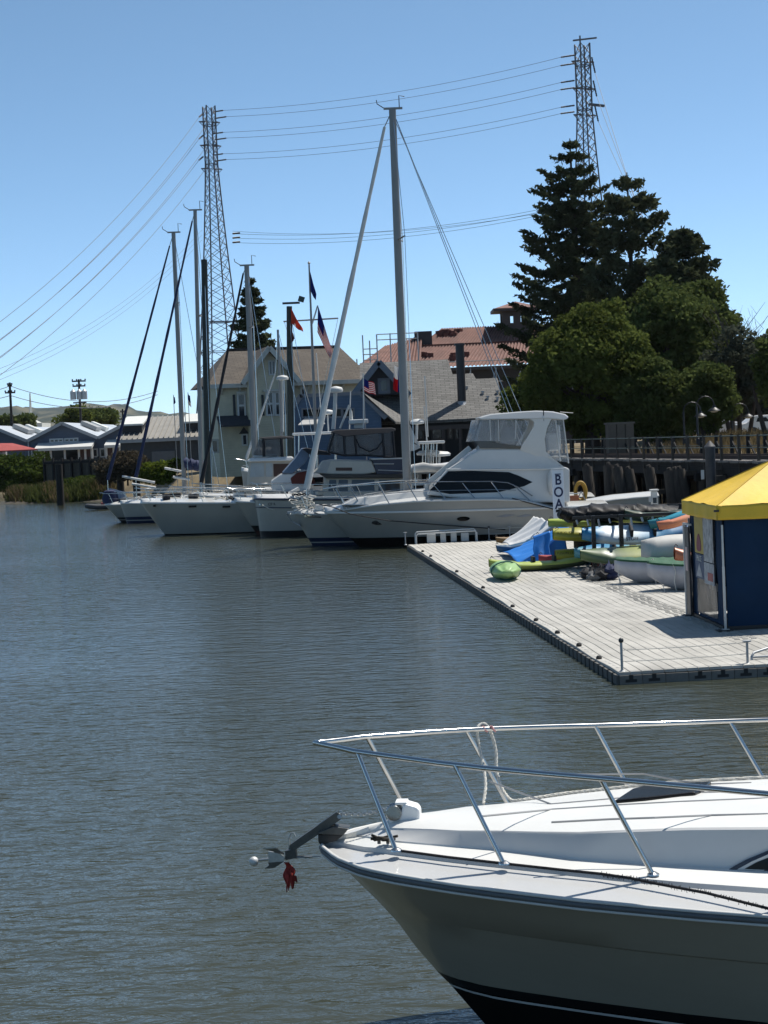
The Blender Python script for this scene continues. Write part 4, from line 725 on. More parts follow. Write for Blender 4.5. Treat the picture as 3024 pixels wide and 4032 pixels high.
# green steel railing bits, cabinet, lamps, parked vehicles, dry grass
q = P(2437, 1790, 95); a, b = P(2387, 1672, 94), P(2490, 1672, 94); t = thing('cabinet', 'tan corrugated cabinet standing behind the pier railing', 'cabinet', (a.x, 94, 2.75)); h = a.z - 2.75; wv = (b.x - a.x)
for i in range(3):
    mb = MB(); mb.box((wv * (i + .5) / 3, 0, h / 2), (wv / 3 - .04, 1.2, h)); [mb.box((wv * (i + .5) / 3, -.61, h * (j + .5) / 16), (wv / 3 - .1, .03, h / 34)) for j in range(16)]; part('panel', mb, mat('tan_cabinet', (.135, .108, .082), .8), t)
mb = MB(); mb.box((wv / 2, 0, h + .05), (wv + .1, 1.3, .1)); part('lid', mb, mat('tan_lid', (.15, .125, .1), .7), t)
def lamp(label, px, ptop, Y, arms):
    a = P(px, ptop, Y); t = thing('street_lamp', label, 'street lamp', (a.x, Y, 3.1), 0, 'street lamps behind the railing'); h = a.z - 3.1; IRON = mat('black_iron', (.012, .012, .013), .5)
    mb = MB(); mb.tube([(0, 0, 0), (0, 0, .5), (0, 0, .55), (0, 0, h - .5)], [.13, .1, .06, .05], 8); part('post', mb, IRON, t)
    for s in arms:
        pts = [(0, 0, h - .9)] + [(s * (.45 - .45 * math.cos(g)), 0, h - .45 + .45 * math.sin(g)) for g in [math.pi * k / 8 for k in range(9)]]; mb = MB(); mb.tube(pts, .028, 6); ar = part('arm', mb, IRON, t)
        mb = MB(); mb.lathe([(.06, .25), (.1, .12), (.32, -.02), (.34, -.06)], (s * .9, 0, h - .72), 14); part('lamp_shade', mb, IRON, ar, smooth=40); mb = MB(); mb.lathe([(.02, -.14), (.16, -.12), (.2, -.07), (.3, -.063)], (s * .9, 0, h - .72), 12); part('globe', mb, WTRIM, ar, smooth=50)
lamp('black street lamp with a curved arm, leftmost of the three', 2690, 1585, 92, (1,)); lamp('black street lamp with a curved arm, middle one of the three', 2742, 1562, 90, (1,)); lamp('black street lamp with a curved arm, rightmost of the three', 2880, 1590, 96, (1,))
rs2 = np.random.default_rng(77); n = 9000; u = rs2.random(n); s_ = rs2.random(n); X = -14 + 44 * u; yl = -4.2 - 7 * s_; bx = fr0.o.x + fr0.u.x * X + fr0.n.x * yl; by = fr0.o.y + fr0.u.y * X + fr0.n.y * yl
base = np.stack([bx, by, 2.75 + .75 * np.clip(s_ * 1.2, 0, 1)], 1); ln = rs2.normal(size=(n, 3)) * .3; ln[:, 2] = 1; tip = base + ln * rs2.uniform(.2, .55, n)[:, None]; wv_ = rs2.normal(size=(n, 3)); wv_[:, 2] = 0; wv_ *= (.035 / np.linalg.norm(wv_, axis=1))[:, None]
g = part('dry_grass', npmesh('dry_grass', np.stack([base - wv_, base + wv_, tip + wv_ * .3, tip - wv_ * .3], 1), GRASSB), None); g['kind'] = 'stuff'; g['label'] = 'dry straw-coloured grass behind the pier railing'
mb = MB(); pts = [fr0.w((X0 - 2, -4.0, 2.5)), fr0.w((X1, -4.0, 2.5)), fr0.w((X1, -14, 3.55)), fr0.w((X0 - 2, -14, 3.55))]; mb.prism(pts, (0, 0, -.5)); struct('grass_bank', mb, DRY)
def vehicle(label, px, py, Y, Lv, rz, m, van=True):
    q = P(px, py, Y); t = thing('parked_van' if van else 'parked_car', label, 'van' if van else 'car', (q.x, Y, 3.35), rz); hh = 1.9 if van else 1.4
    prof = [(0, .35), (Lv, .35), (Lv, 1.0), (Lv - .9, 1.08), (Lv - 1.5, hh), (.1, hh), (0, .9)] if van else [(0, .35), (Lv, .35), (Lv, .8), (Lv - 1.1, .92), (Lv - 1.8, hh), (1.0, hh), (.4, .95), (0, .85)]
    mb = MB(); mb.prism([(x, -.85, z) for x, z in prof], (0, 1.7, 0)); part('body', mb, m, t, bevel=.08)
    for x in (.8, Lv - .8):
        for s in (-1, 1): mb = MB(); mb.lathe([(.1, -.12), (.33, -.12), (.33, .12), (.1, .12)], (x, s * .8, .33), 14, (0, 1, 0)); part('wheel', mb, BLACK, t)
    for (xa, xb) in ((Lv - 1.45, Lv - 2.3), (Lv - 2.4, 1.0)): mb = MB(); mb.prism([(xa, -.86, .98), (xb, -.86, .98), (xb + .1, -.86, hh - .15), (xa - .25, -.86, hh - .15)], (0, -.012, 0)); part('window', mb, DKGLASS, t)
    return t
VW = mat('white_car_paint', (.7, .7, .69), .3, coat=.5)
vehicle('white van parked behind the trees above the railing', 2655, 1735, 118, 4.6, R(5), VW); vehicle('white pick-up sized car parked right of the white van', 2720, 1730, 122, 4.2, R(-8), VW, False); vehicle('white car parked near the right edge behind the fence', 2905, 1700, 112, 4.3, R(3), VW, False); vehicle('silver car parked at the right edge behind the fence', 2975, 1690, 118, 4.3, R(3), mat('silver_paint', (.45, .46, .47), .3, .3, coat=.5), False)
a, b = P(2880, 1585, 140), P(3200, 1690, 140); mb = MB(); mb.box(((a.x + b.x) / 2, 144, (a.z + 3) / 2), (b.x - a.x, 8, a.z - 3)); mb.box(((a.x + b.x) / 2, 144, a.z + .1), (b.x - a.x + .6, 8.6, .25)); solo('flat_roofed_building', 'plain grey flat-roofed building behind the trees at the right edge', 'building', mb, mat('plain_grey_wall', (.12, .11, .105), .9))
# ================================================================= boats
def lerp(a, b, t): return a + (b - a) * t
def interp(pts, x):
    if x <= pts[0][0]: return pts[0][1]
    for (a, za), (b, zb) in zip(pts, pts[1:]):
        if x <= b: t = (x - a) / (b - a); return za + (zb - za) * (t * t * (3 - 2 * t) * .3 + t * .7)
    return pts[-1][1]
class Boat:
    def __init__(s, label, cat, bow, wl, th, L, B, name='boat', group=None, zst=None, sheer=None, flare=.62, full=.6, entry=.5, Y=None, slim=0.0):
        W = G(*wl, WZ) if Y is None else P(*wl, Y); W.z = WZ; f = Frame(W, th); b = f.pt(*bow, 0); s.rake = -b.x; s.fr = Frame(W + f.u * b.x, th); s.zb = b.z; s.L, s.B = L, B
        s.sh = sheer or [(0, s.zb), (L * .5, lerp(s.zb, zst or s.zb * .8, .75)), (L, zst or s.zb * .8)]
        if callable(s.sh): s.sh = s.sh(s.fr)
        s.flare, s.full, s.entry, s.slim = flare, full, entry, slim
        s.T = thing(name, label, cat, s.fr.o, th, group)
    def bd(s, u): e = min(u / s.entry, 1); return s.B / 2 * (1 - (1 - e) ** 2.0) ** s.full * (1 - (.10 + s.slim) * max(0, (u - .55) / .45) ** 1.5)
    def sheer(s, x): return interp(s.sh, x)
    def hp(s, u, z, side, zk=-.5):
        xs = s.rake * max(0.0, 1 - z / s.zb) ** 1.1 if z < s.zb else 0; x = xs + u * (s.L - xs); sz = s.sheer(x); k = min(1, max(0, (z - zk) / (sz - zk)))
        return V((x, side * s.bd(u) * (1 - lerp(s.flare, .14, min(1, u * 1.5) ** .8) * (1 - k) ** 1.7), z))
    def us(s): return [0, .004, .012, .025, .045, .07, .1, .14, .19, .25, .32, .4, .5, .6, .7, .8, .9, 1.0]
    def band(s, name, lo, hi, m, n=2, off=0.0):
        mb = MB(); U = s.us()
        for sd in (-1, 1):
            rows = []
            for u in U:
                row = []
                for j in range(n + 1):
                    x0 = u * s.L; hz = hi if hi is not None else s.sheer(s.rake * 0 + x0); z = lo + (hz - lo) * j / n; p = s.hp(u, z, sd)
                    if off: p.y += sd * off
                    row.append(p)
                rows.append(row)
            mb.loft(rows, cap=False, closed=False)
        e = [s.hp(1, lo, -1), s.hp(1, hi if hi is not None else s.sheer(s.L), -1), s.hp(1, hi if hi is not None else s.sheer(s.L), 1), s.hp(1, lo, 1)]; mb.add(e, [(0, 1, 2, 3)])
        return part(name, mb, m, s.T, smooth=35)
    def deck(s, m=WHITE, inset=.0, drop=.01, camber=.17):
        mb = MB(); U = s.us(); mb.loft([[V((u * s.L, (j / 4 - 1) * (s.bd(u) - inset), s.sheer(u * s.L) - drop + camber * (1 - (j / 4 - 1) ** 2))) for j in range(9)] for u in U], cap=False, closed=False); return part('deck', mb, m, s.T, smooth=40)
    def rub(s, r=.035, m=WHITE, z=None, name='rub_rail'):
        for sd in (-1, 1):
            mb = MB(); mb.tube([s.hp(u, (z(u * s.L) if z else s.sheer(u * s.L) - r), sd) + V((0, sd * r * .4, 0)) for u in s.us()], r, 6); part(name, mb, m, s.T, smooth=60)
    def body(s, name, pts, w0, m, crp, w1=None, bevel=.05, zbot=None, parent=None, far=None):
        q = s.fr.poly(pts, -w0, crp); zs = [p.z for p in q]; z0, z1 = min(zs), max(zs); w1 = w1 if w1 is not None else w0; s.wz = lambda z: lerp(w0, w1, min(1, max(0, (z - z0) / max(.01, z1 - z0))))
        mb = MB(); n = len(q); a = [V((p.x, -s.wz(p.z), p.z)) for p in q]; b = [V((p.x, s.wz(p.z), p.z)) for p in q]
        mb.add(a + b, [tuple(range(n)), tuple(range(2 * n - 1, n - 1, -1))] + [(i, n + i, n + (i + 1) % n, (i + 1) % n) for i in range(n)]); return part(name, mb, m, parent or s.T, bevel=bevel)
    def plate(s, name, pts, wz, m, crp, off=.012, th=.02, parent=None, both=True):
        wz = wz if callable(wz) else (lambda z, w=wz: w); q = s.fr.poly(pts, -wz(0), crp); r = None
        for sd in ((-1, 1) if both else (-1,)):
            mb = MB(); n = len(q); a = [V((p.x, sd * (wz(p.z) + off), p.z)) for p in q]; b = [V((p.x, sd * (wz(p.z) + off - th), p.z)) for p in q]
            mb.add(a + b, [tuple(range(n)), tuple(range(2 * n - 1, n - 1, -1))] + [(i, n + i, n + (i + 1) % n, (i + 1) % n) for i in range(n)]); r = part(name, mb, m, parent or s.T)
        return r
    def line(s, name, pts, y, r, m, crp=None, n=6, parent=None, both=False):
        o = None
        for sd in ((1, -1) if both else (1,)):
            q = s.fr.poly(pts, y, crp); mb = MB(); mb.tube([V((p.x, p.y * sd, p.z)) for p in q], r, n); o = part(name, mb, m, parent or s.T, smooth=60)
        return o
    def rails(s, u0, u1, h, n, inset=.12, mid=True, pulpit=.35, r=.02, lean=.15, m=STEEL):
        top = []; U = [u0 + (u1 - u0) * i / 14 for i in range(15)]
        def q(u, sd, hh, k=1.0): return V((u * s.L - lean * (hh / h) * (1 if u < .5 else .6), sd * max(.05, s.bd(u) - inset), s.sheer(u * s.L) + hh))
        L_ = [q(u, -1, h) for u in U]; R_ = [q(u, 1, h) for u in U]; nose = V((L_[0].x - pulpit, 0, L_[0].z + .05))
        mb = MB(); mb.tube(L_[::-1] + [nose + V((.12, -.12, 0)), nose, nose + V((.12, .12, 0))] + R_, r, 6); t = part('top_rail', mb, m, s.T, smooth=60)
        if mid:
            for sd in (-1, 1): mb = MB(); mb.tube([q(u, sd, h * .5) for u in U], r * .5, 5); part('mid_rail', mb, m, t)
        for i in range(n):
            for sd in (-1, 1):
                u = lerp(u0, u1, (i + .15) / n); mb = MB(); a = q(u, sd, h); b = V((u * s.L + .12, sd * max(.05, s.bd(u) - inset), s.sheer(u * s.L) - .03)); mb.tube([b, a], r * .85, 5); part('stanchion', mb, m, t)
        return t
def rig(b, base, top, r, m, jib=None, stays=(), spread=(), boom=None, yoff=0.0, topbits=True):
    f = b.fr; p0, p1 = f.pt(*base, yoff), f.pt(*top, yoff); p0 = V((p0.x, yoff, b.sheer(p0.x) - .05)); mb = MB(); mb.tube([p0, p0.lerp(p1, .5), p1], [r, r, r * .85], 10, flat=.75); mast = part('mast', mb, m, b.T, smooth=50)
    if topbits:
        mb = MB(); mb.beam(p1 + V((-.35, 0, .05)), p1 + V((.4, 0, .05)), .08, .08); part('masthead', mb, m, mast); mb = MB(); mb.tube([p1 + V((.28, 0, .05)), p1 + V((.28, 0, .55)), p1 + V((.5, 0, .5))], .02, 5); part('wind_vane', mb, BLACK, mast); mb = MB(); mb.tube([p1 + V((-.3, 0, .05)), p1 + V((-.6, 0, .25)), p1 + V((-.62, 0, .4))], .02, 5); part('anemometer', mb, BLACK, mast)
    if jib:
        a, c, rj, mj = jib; a, c = f.pt(*a, yoff), f.pt(*c, yoff); mb = MB(); n = 16; mb.tube([c.lerp(a, i / n) for i in range(n + 1)], [rj * (1 - .55 * (i / n)) * (1 + .12 * math.sin(i * 2.3)) for i in range(n + 1)], 8); part('furled_jib', mb, mj, b.T, smooth=60)
        mb = MB(); mb.tube([a, p1], .02, 5); part('forestay', mb, STEEL, mast); e = V((max(.08, c.x), yoff * 0, b.sheer(max(0.05, c.x)) - .02)); mb = MB(); mb.tube([c, e], .025, 5); part('forestay', mb, STEEL, mast)
    for (px, py, hf) in spread:
        c = f.pt(px, py, yoff)
        for sd in (-1, 1): mb = MB(); mb.tube([c, c + V((.25, sd * hf, .05))], .035, 5); part('spreader', mb, m, mast)
    for sd in (-1, 1):     # shrouds to the chainplates
        u = min(.95, (p0.x + .25) / b.L); mid = f.pt(*spread[0][:2], yoff) + V((.25, sd * spread[0][2], .05)) if spread else p0.lerp(p1, .5) + V((.1, sd * .5, 0)); ch = V((p0.x + .25, sd * (b.bd(u) - .1), b.sheer(p0.x + .25) - .02)); mb = MB(); mb.tube([p1, mid, ch], .014, 5); part('shroud', mb, STEEL, mast)
    for (px, py, yy, zt) in stays:
        c = f.pt(px, py, yy); c = V((c.x, yy, b.sheer(min(b.L, c.x)) - .02)); c.x = min(c.x, b.L - .05); mb = MB(); mb.tube([p1 - V((0, 0, zt)), c], .015, 5); part('backstay', mb, STEEL, mast)
    if boom:
        (a, c, rb, mbm) = boom; a, c = f.pt(*a, yoff), f.pt(*c, yoff); mb = MB(); n = 10; mb.tube([a.lerp(c, i / n) + V((0, 0, .04 * math.sin(i * 1.7))) for i in range(n + 1)], [rb * (1 + .18 * math.sin(i * 2.1)) for i in range(n + 1)], 8); part('boom_cover', mb, mbm, mast, smooth=60)
    return mast, p0, p1
# ------------------------------------------------------------- A: white flybridge cruiser
k6 = crop(1500, 1550, 1.843)
A = Boat('large white flybridge motor yacht with a black side window, nearest of the row', 'motor yacht', (1278, 2014), (1413, 2152), R(0), 10.9, 3.9, 'motor_yacht', sheer=lambda f: [(0, f.pt(1278, 2012).z)] + [(f.pt(*p, -1.8).x, f.pt(*p, -1.8).z) for p in ((1500, 1984), (1636, 1971), (1755, 1966), (1988, 1962), (2097, 1969), (2184, 2000))] + [(10.9, f.pt(2184, 2002, -1.8).z)], full=.62, entry=.55, flare=.7)
rubz = lambda x: lerp(A.zb - .04, 1.24, min(1, x / 10))
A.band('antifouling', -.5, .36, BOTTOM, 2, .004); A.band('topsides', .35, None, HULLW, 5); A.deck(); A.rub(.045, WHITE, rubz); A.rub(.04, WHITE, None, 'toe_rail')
cab = A.body('cabin', [(330, 735), (350, 705), (480, 552), (600, 475), (640, 447), (718, 400), (1010, 398), (1190, 440), (1300, 520), (1372, 545), (1372, 790), (1100, 790), (760, 775)], 1.62, WHITE, k6, 1.42, .07); cw = A.wz
A.plate('side_window', [(352, 702), (490, 563), (650, 560), (930, 570), (1000, 595), (1102, 642), (1040, 672), (850, 716), (500, 729)], cw, DKGLASS, k6, parent=cab)
A.body('foredeck_trunk', [(1340, 1990), (1395, 1962), (1500, 1950), (1600, 1938), (1692, 1928), (1705, 1990)], 1.25, WHITE, None, .85, .05)
A.line('eyebrow', [(470, 551), (800, 549), (1340, 545)], -1.66, .04, WHITE, k6, parent=cab, both=True)
A.plate('wind_deflector', [(692, 350), (718, 397), (1010, 399), (1025, 384), (760, 345)], 1.44, mat('smoked_perspex', (.05, .055, .06), .1), k6, parent=cab)
A.body('flybridge_coaming', [(716, 402), (745, 352), (1020, 382), (1180, 415), (1190, 445), (1000, 402)], 1.40, WHITE, k6, 1.38, .03)
ht = A.body('hardtop', [(712, 172), (800, 147), (1000, 130), (1130, 122), (1250, 128), (1340, 148), (1366, 170), (1350, 186), (1320, 190), (1230, 180), (1120, 182), (720, 188)], 1.55, WHITE, k6, 1.35, .06)
A.plate('enclosure_panel', [(680, 345), (722, 190), (850, 190), (850, 345)], 1.42, VINYL, k6); A.plate('enclosure_panel', [(862, 345), (862, 190), (1080, 195), (1040, 300), (1010, 380), (870, 358)], 1.42, VINYL, k6); A.plate('enclosure_panel', [(1240, 190), (1325, 190), (1365, 500), (1290, 490), (1200, 430), (1195, 320), (1215, 240)], 1.42, VINYL, k6)
q0, q1 = A.fr.pt(*k6(722, 190)), A.fr.pt(*k6(682, 345)); mb = MB(); mb.grid(lambda u, v: V((lerp(q1.x, q0.x, v) - .35 * (1 - (2 * u - 1) ** 2), (2 * u - 1) * 1.4, lerp(q1.z, q0.z, v))), 8, 2); part('enclosure_front', mb, VINYL, A.T, smooth=60, solid=.01)
A.plate('arch', [(1080, 182), (1240, 178), (1205, 250), (1188, 330), (1198, 420), (1250, 470), (1330, 532), (1010, 408), (1025, 370), (1075, 300), (1108, 240), (1112, 205)], 1.44, WHITE, k6, .015, .1)
for pts in ([(790, 190), (795, 340)], [(853, 190), (855, 345)], [(980, 195), (975, 330)], [(1268, 190), (1302, 490)], [(1322, 188), (1362, 505)], [(1215, 455), (1350, 455)]): A.line('enclosure_frame', pts, -1.45, .025, WTRIM, k6)
A.line('antenna', [(1300, 133), (1395, 140)], -.6, .012, WTRIM, k6); A.line('antenna', [(1180, 125), (1182, 200)], -1.44, .018, BLACK, k6)
s_ = A.fr.pt(*k6(1250, 350), -.4); mb = MB(); mb.box((s_.x, -.3, s_.z), (.55, .6, .7)); mb.box((s_.x + .2, -.3, s_.z + .35), (.15, .55, .6)); part('helm_seat', mb, WHITE, A.T, bevel=.08)
# rail, portholes, vents, davit, fittings
tr = [(0, 655), (160, 645), (330, 641), (800, 637), (920, 646), (1010, 685), (1100, 742)]; top = A.fr.poly(tr, -1.7, k6); nose = A.fr.pt(1272, 1925, 0); fw = A.fr.poly([(1330, 1918), (1400, 1912)], -.9)
for sd in (1, -1):
    mb = MB(); mb.tube([nose] + [V((p.x, p.y * sd, p.z)) for p in fw + top], .024, 6); tp = part('top_rail', mb, STEEL, A.T, smooth=60)
    for (x0_, y0_, x1_, y1_) in ((590, 648, 690, 748), (800, 640, 893, 748), (375, 655, 478, 762), (190, 648, 268, 775), (-20, 660, 62, 787), (960, 660, 1085, 765), (-230, 675, -140, 810), (-330, 690, -250, 820)):
        yy = -1.7 if x0_ > -100 else -1.05; a, c = A.fr.pt(*k6(x0_, y0_), yy), A.fr.pt(*k6(x1_, y1_), yy); c.z = A.sheer(c.x) - .05; mb = MB(); mb.tube([V((a.x, a.y * sd, a.z)), V((c.x, c.y * sd, c.z))], .02, 5); part('stanchion', mb, STEEL, tp)
    mb = MB(); mb.tube([V((p.x + .3, p.y * sd, (p.z + A.sheer(p.x)) / 2)) for p in fw + top[:5]], .012, 5); part('mid_rail', mb, STEEL, tp)
for (x, y, rx, rz) in ((597, 907, .5, .17), (980 - 150, 0, 0, 0)):
    if rx: q = A.fr.pt(*k6(x, y), -1.75); yb = A.hp((q.x - .3) / A.L, q.z, -1).y; mb = MB(); mb.prism([(q.x + rx / 2 * math.cos(g), yb - .03, q.z + rz / 2 * math.sin(g)) for g in [2 * math.pi * k / 20 for k in range(20)]], (0, .08, 0)); part('porthole', mb, DKGLASS, A.T)
q = A.fr.pt(1492, 2058, -1.3); yb = A.hp((q.x - .4) / A.L, q.z, -1).y; mb = MB(); mb.prism([(q.x + .28 * math.cos(g), yb - .03, q.z + .09 * math.sin(g)) for g in [2 * math.pi * k / 20 for k in range(20)]], (0, .1, 0)); part('porthole', mb, DKGLASS, A.T)
for (xa, xb) in ((838, 975), (985, 1105)):
    q = A.fr.poly([(xa, 893), ((xa + xb) / 2, 876), (xb, 880), ((xa + xb) / 2, 896)], -1.8, k6); mb = MB(); mb.prism([(p.x, A.hp(p.x / A.L, p.z, -1).y - .03, p.z) for p in q], (0, .05, 0)); part('air_vent', mb, mat('grey_vent', (.25, .25, .26), .6), A.T)
a, c, e = A.fr.pt(*k6(337, 725), -.7), A.fr.pt(*k6(350, 640), -.7), A.fr.pt(*k6(648, 392), -.7); mb = MB(); mb.lathe([(.22, 0), (.1, .12), (.08, .3), (.09, c.z - a.z + .15)], (a.x, -.7, A.sheer(a.x) - .02), 12); dv = part('davit', mb, WTRIM, A.T, smooth=40); mb = MB(); mb.beam(V((c.x, -.7, c.z)), e, .13, .2); part('davit_boom', mb, WTRIM, dv, bevel=.02); mb = MB(); mb.tube([V((c.x + .1, -.7, c.z - .25)), V((lerp(c.x, e.x, .45), -.7, lerp(c.z, e.z, .45) - .1))], .05, 8); part('davit_ram', mb, STEEL, dv)
A.line('mooring_line', [(1255, 1985), (1312, 1997), (1380, 2024), (1530, 2050), (1700, 2064), (1990, 2085)], -1.86, .022, BROPE); A.line('stern_line', [(950, 758), (1100, 800), (1260, 840)], -1.95, .022, BROPE, k6)
q = A.fr.pt(*k6(1238, 640), -1.75); mb = MB(); mb.lathe([(.05, -.5), (.14, -.35), (.17, 0), (.14, .3), (.04, .45)], (q.x, -1.8, q.z), 10); part('fender', mb, WTRIM, A.T, smooth=50)
mb = MB(); mb.box((A.L - .55, 0, .95), (1.0, 3.3, .08)); part('swim_platform', mb, WHITE, A.T, bevel=.03); mb = MB(); mb.prism([(.0, -.1, A.zb - .02), (-.35, -.12, A.zb + .06), (-.35, .12, A.zb + .06), (0, .1, A.zb - .02), (1.0, .2, A.zb), (1.0, -.2, A.zb)], (0, 0, .06)); part('bow_platform', mb, WHITE, A.T)
mb = MB(); mb.beam((-.4, 0, A.zb + .05), (.1, 0, A.zb + .1), .05, .05); mb.prism([(-.42, -.14, A.zb - .05), (-.42, .14, A.zb - .05), (-.1, 0, A.zb - .2)], (.03, 0, .05)); part('anchor', mb, GALV, A.T)
# ------------------------------------------------------------- B: sailboat with the tall grey mast
B1 = Boat('sailboat with a tall grey mast and twin blue waterline stripes, beside the motor yacht', 'sailboat', (1157, 2020), (1231, 2149), R(2), 12.0, 3.5, 'sailboat', flare=.55, zst=1.05, full=.7, group='sailboats in the row')
def stripes(b, m=NAVY, lo=.0, h1=.12, gap=.05, h2=.16, top=HULLW):
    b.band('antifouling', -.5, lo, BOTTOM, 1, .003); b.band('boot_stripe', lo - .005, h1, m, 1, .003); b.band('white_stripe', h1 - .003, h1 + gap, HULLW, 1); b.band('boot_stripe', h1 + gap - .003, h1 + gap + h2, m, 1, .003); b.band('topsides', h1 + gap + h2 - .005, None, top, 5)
stripes(B1); B1.deck(); B1.rub(.03, WHITE); B1.rails(.02, .95, .62, 7, pulpit=.2)
rig(B1, (1603, 1905), (1545, 432), .165, ALU, ((1514, 500), (1207, 1925), .135, SAILW), [(2150, 2010, -.9, 0), (2170, 2010, 0, 0), (2215, 2010, .9, .2)], [(1565, 945, .9)], ((1625, 1845), (2050, 1830), .17, CANVASG))
A_ = B1.fr; mb = MB(); mb.prism([(3.2, -.9, B1.sheer(4)), (7.6, -1.05, B1.sheer(7) - .05), (7.6, -.85, B1.sheer(7) + .42), (3.9, -.7, B1.sheer(4) + .38)], (0, 1.8, 0)); part('cabin_trunk', mb, WHITE, B1.T, bevel=.08)
for x in (4.4, 5.4, 6.4): mb = MB(); mb.box((x, -.97, B1.sheer(5) + .2), (.5, .06, .16)); part('cabin_window', mb, DKGLASS, B1.T)
mb = MB(); [mb.tube([V((.25 + .35 * random.random(), random.uniform(-.35, .35), B1.zb + .02 + .12 * k)) + V((.9 * math.cos(g) * random.uniform(.4, .6), .3 * math.sin(g), .06 * math.sin(3 * g))) for g in [2 * math.pi * i / 12 for i in range(12)]], .022, 5, closed=True) for k in range(6)]; part('rope_coil', mb, ROPE, B1.T)
mb = MB(); mb.beam((-.25, 0, B1.zb + .02), (.9, 0, B1.zb + .1), .2, .1); mb.tube([(-.3, .0, B1.zb), (-.12, 0, B1.zb - .32), (.12, 0, B1.zb - .45)], .035, 5); mb.prism([(-.05, -.2, B1.zb - .36), (.25, -.2, B1.zb - .55), (.25, .2, B1.zb - .55), (-.05, .2, B1.zb - .36)], (0, 0, .03)); part('anchor', mb, GALV, B1.T)
B1.line('bow_line', [(1330, 2036), (1250, 2036), (1215, 2034), (1190, 2020)], -.75, .02, BROPE); q = B1.fr.pt(1213, 2033, -.5); mb = MB(); mb.tube([q + V((-.15, -.08, 0)), q + V((.15, -.1, .02))], .05, 6); part('chafe_guard', mb, mat('cream_rope', (.6, .58, .42), .9), B1.T)
# ------------------------------------------------------------- C: trawler with black flybridge canopy
k5 = crop(900, 1600, 2.074)
C = Boat('trawler with a plumb white bow, tan flybridge and black canopy', 'trawler', (1002, 1960), (1026, 2114), R(3), 11.2, 3.9, 'trawler', flare=.5, zst=1.5, full=.55, entry=.5)
C.band('antifouling', -.5, .27, BLACK, 1, .004); C.band('topsides', .265, None, HULLW, 5); C.deck(mat('grey_deck', (.42, .43, .44), .6)); C.rub(.05, NAVY); C.rub(.025, NAVY, lambda x: C.sheer(x) - .42, 'moulding')
C.body('saloon', [(785, 583), (1425, 583), (1425, 760), (770, 760)], 1.5, CREAMW, k5, 1.42, .04); sw = C.wz
for (xa, xb) in ((815, 880), (893, 975), (1000, 1192), (1222, 1400)): C.plate('saloon_window', [(xa + 8, 600), (xb, 600), (xb, 692), (xa, 692)], sw, GLASS, k5)
C.body('boat_deck_edge', [(745, 556), (1428, 552), (1428, 586), (800, 588)], 1.72, BLACK, k5, 1.72, .02); fb = C.body('flybridge', [(690, 545), (740, 498), (770, 450), (840, 438), (1168, 445), (1206, 542), (1100, 557), (850, 557)], 1.5, CREAMW, k5, 1.4, .06); fw_ = C.wz
C.plate('grey_cover', [(700, 540), (742, 500), (772, 453), (838, 443), (800, 545)], fw_, CANVASG, k5, parent=fb); C.plate('vent_slot', [(875, 500), (1010, 500), (1010, 526), (875, 526)], fw_, mat('brown_slot', (.05, .022, .014), .6), k5, parent=fb)
C.body('aft_flybridge', [(1172, 428), (1430, 428), (1430, 555), (1208, 556)], 1.46, NAVY, k5, 1.44, .03); C.line('hand_rail', [(1165, 432), (1428, 424)], -1.5, .03, WTRIM, k5); C.line('hand_rail', [(1180, 470), (1350, 470)], -1.5, .02, WTRIM, k5); C.line('hand_rail', [(1220, 520), (1420, 528)], -1.5, .02, WTRIM, k5); C.line('hand_rail', [(1425, 425), (1425, 556)], -1.5, .025, STEEL, k5)
C.body('canopy', [(845, 206), (872, 192), (1330, 173), (1365, 182), (1366, 200), (1330, 214), (940, 248), (850, 216)], 1.45, CANVASB, k5, 1.3, .05)
C.plate('canopy_panel', [(850, 216), (805, 376), (945, 402), (945, 247)], 1.4, VINYLD, k5); C.plate('canopy_panel', [(955, 246), (955, 400), (1270, 404), (1255, 218)], 1.4, VINYLD, k5); C.plate('canopy_panel', [(1262, 216), (1275, 405), (1352, 414), (1342, 206)], 1.4, VINYLD, k5)
for pts in ([(940, 245), (950, 402)], [(1030, 240), (1045, 397)], [(1255, 216), (1275, 406)], [(1340, 204), (1356, 416)], [(862, 215), (815, 372)], [(815, 372), (945, 402), (1100, 398), (1356, 416)]): C.line('canopy_frame', pts, -1.43, .05, CANVASB, k5)
C.line('canopy_zip', [(1040, 260), (1070, 330), (1150, 370), (1210, 345), (1255, 290)], -1.43, .035, CANVASB, k5)
C.line('radar_post', [(855, 185), (868, 20), (872, -120)], .2, .09, WTRIM, k5, 8); q = C.fr.pt(*k5(875, -128), .2); mb = MB(); mb.lathe([(.02, -.1), (.3, -.08), (.34, .02), (.28, .14), (.05, .2)], q, 16); part('radar_dome', mb, WTRIM, C.T, smooth=50)
q = C.fr.pt(*k5(1060, 125), .4); mb = MB(); mb.box(q, (.85, .9, .2)); mb.box(q - V((0, 0, .18)), (.4, .4, .25)); part('radar_scanner', mb, WTRIM, C.T, bevel=.04); C.line('radar_arch', [(1010, 150), (1000, 40), (985, -10), (910, 180)], .4, .05, WTRIM, k5)
C.rails(.01, .5, .62, 5, pulpit=.1); C.line('bow_line', [(1032, 1988), (1060, 2003), (1100, 2012), (1125, 2010)], -.9, .025, ROPE); q = C.fr.pt(1031, 1987, -.35); mb = MB(); mb.lathe([(.02, -.08), (.11, -.06), (.11, .04), (.05, .06)], (q.x, -.42, q.z), 14, (0, -1, 0)); part('hawse_pipe', mb, STEEL, C.T); mb = MB(); q = C.fr.pt(*k5(430, 615), -.9)
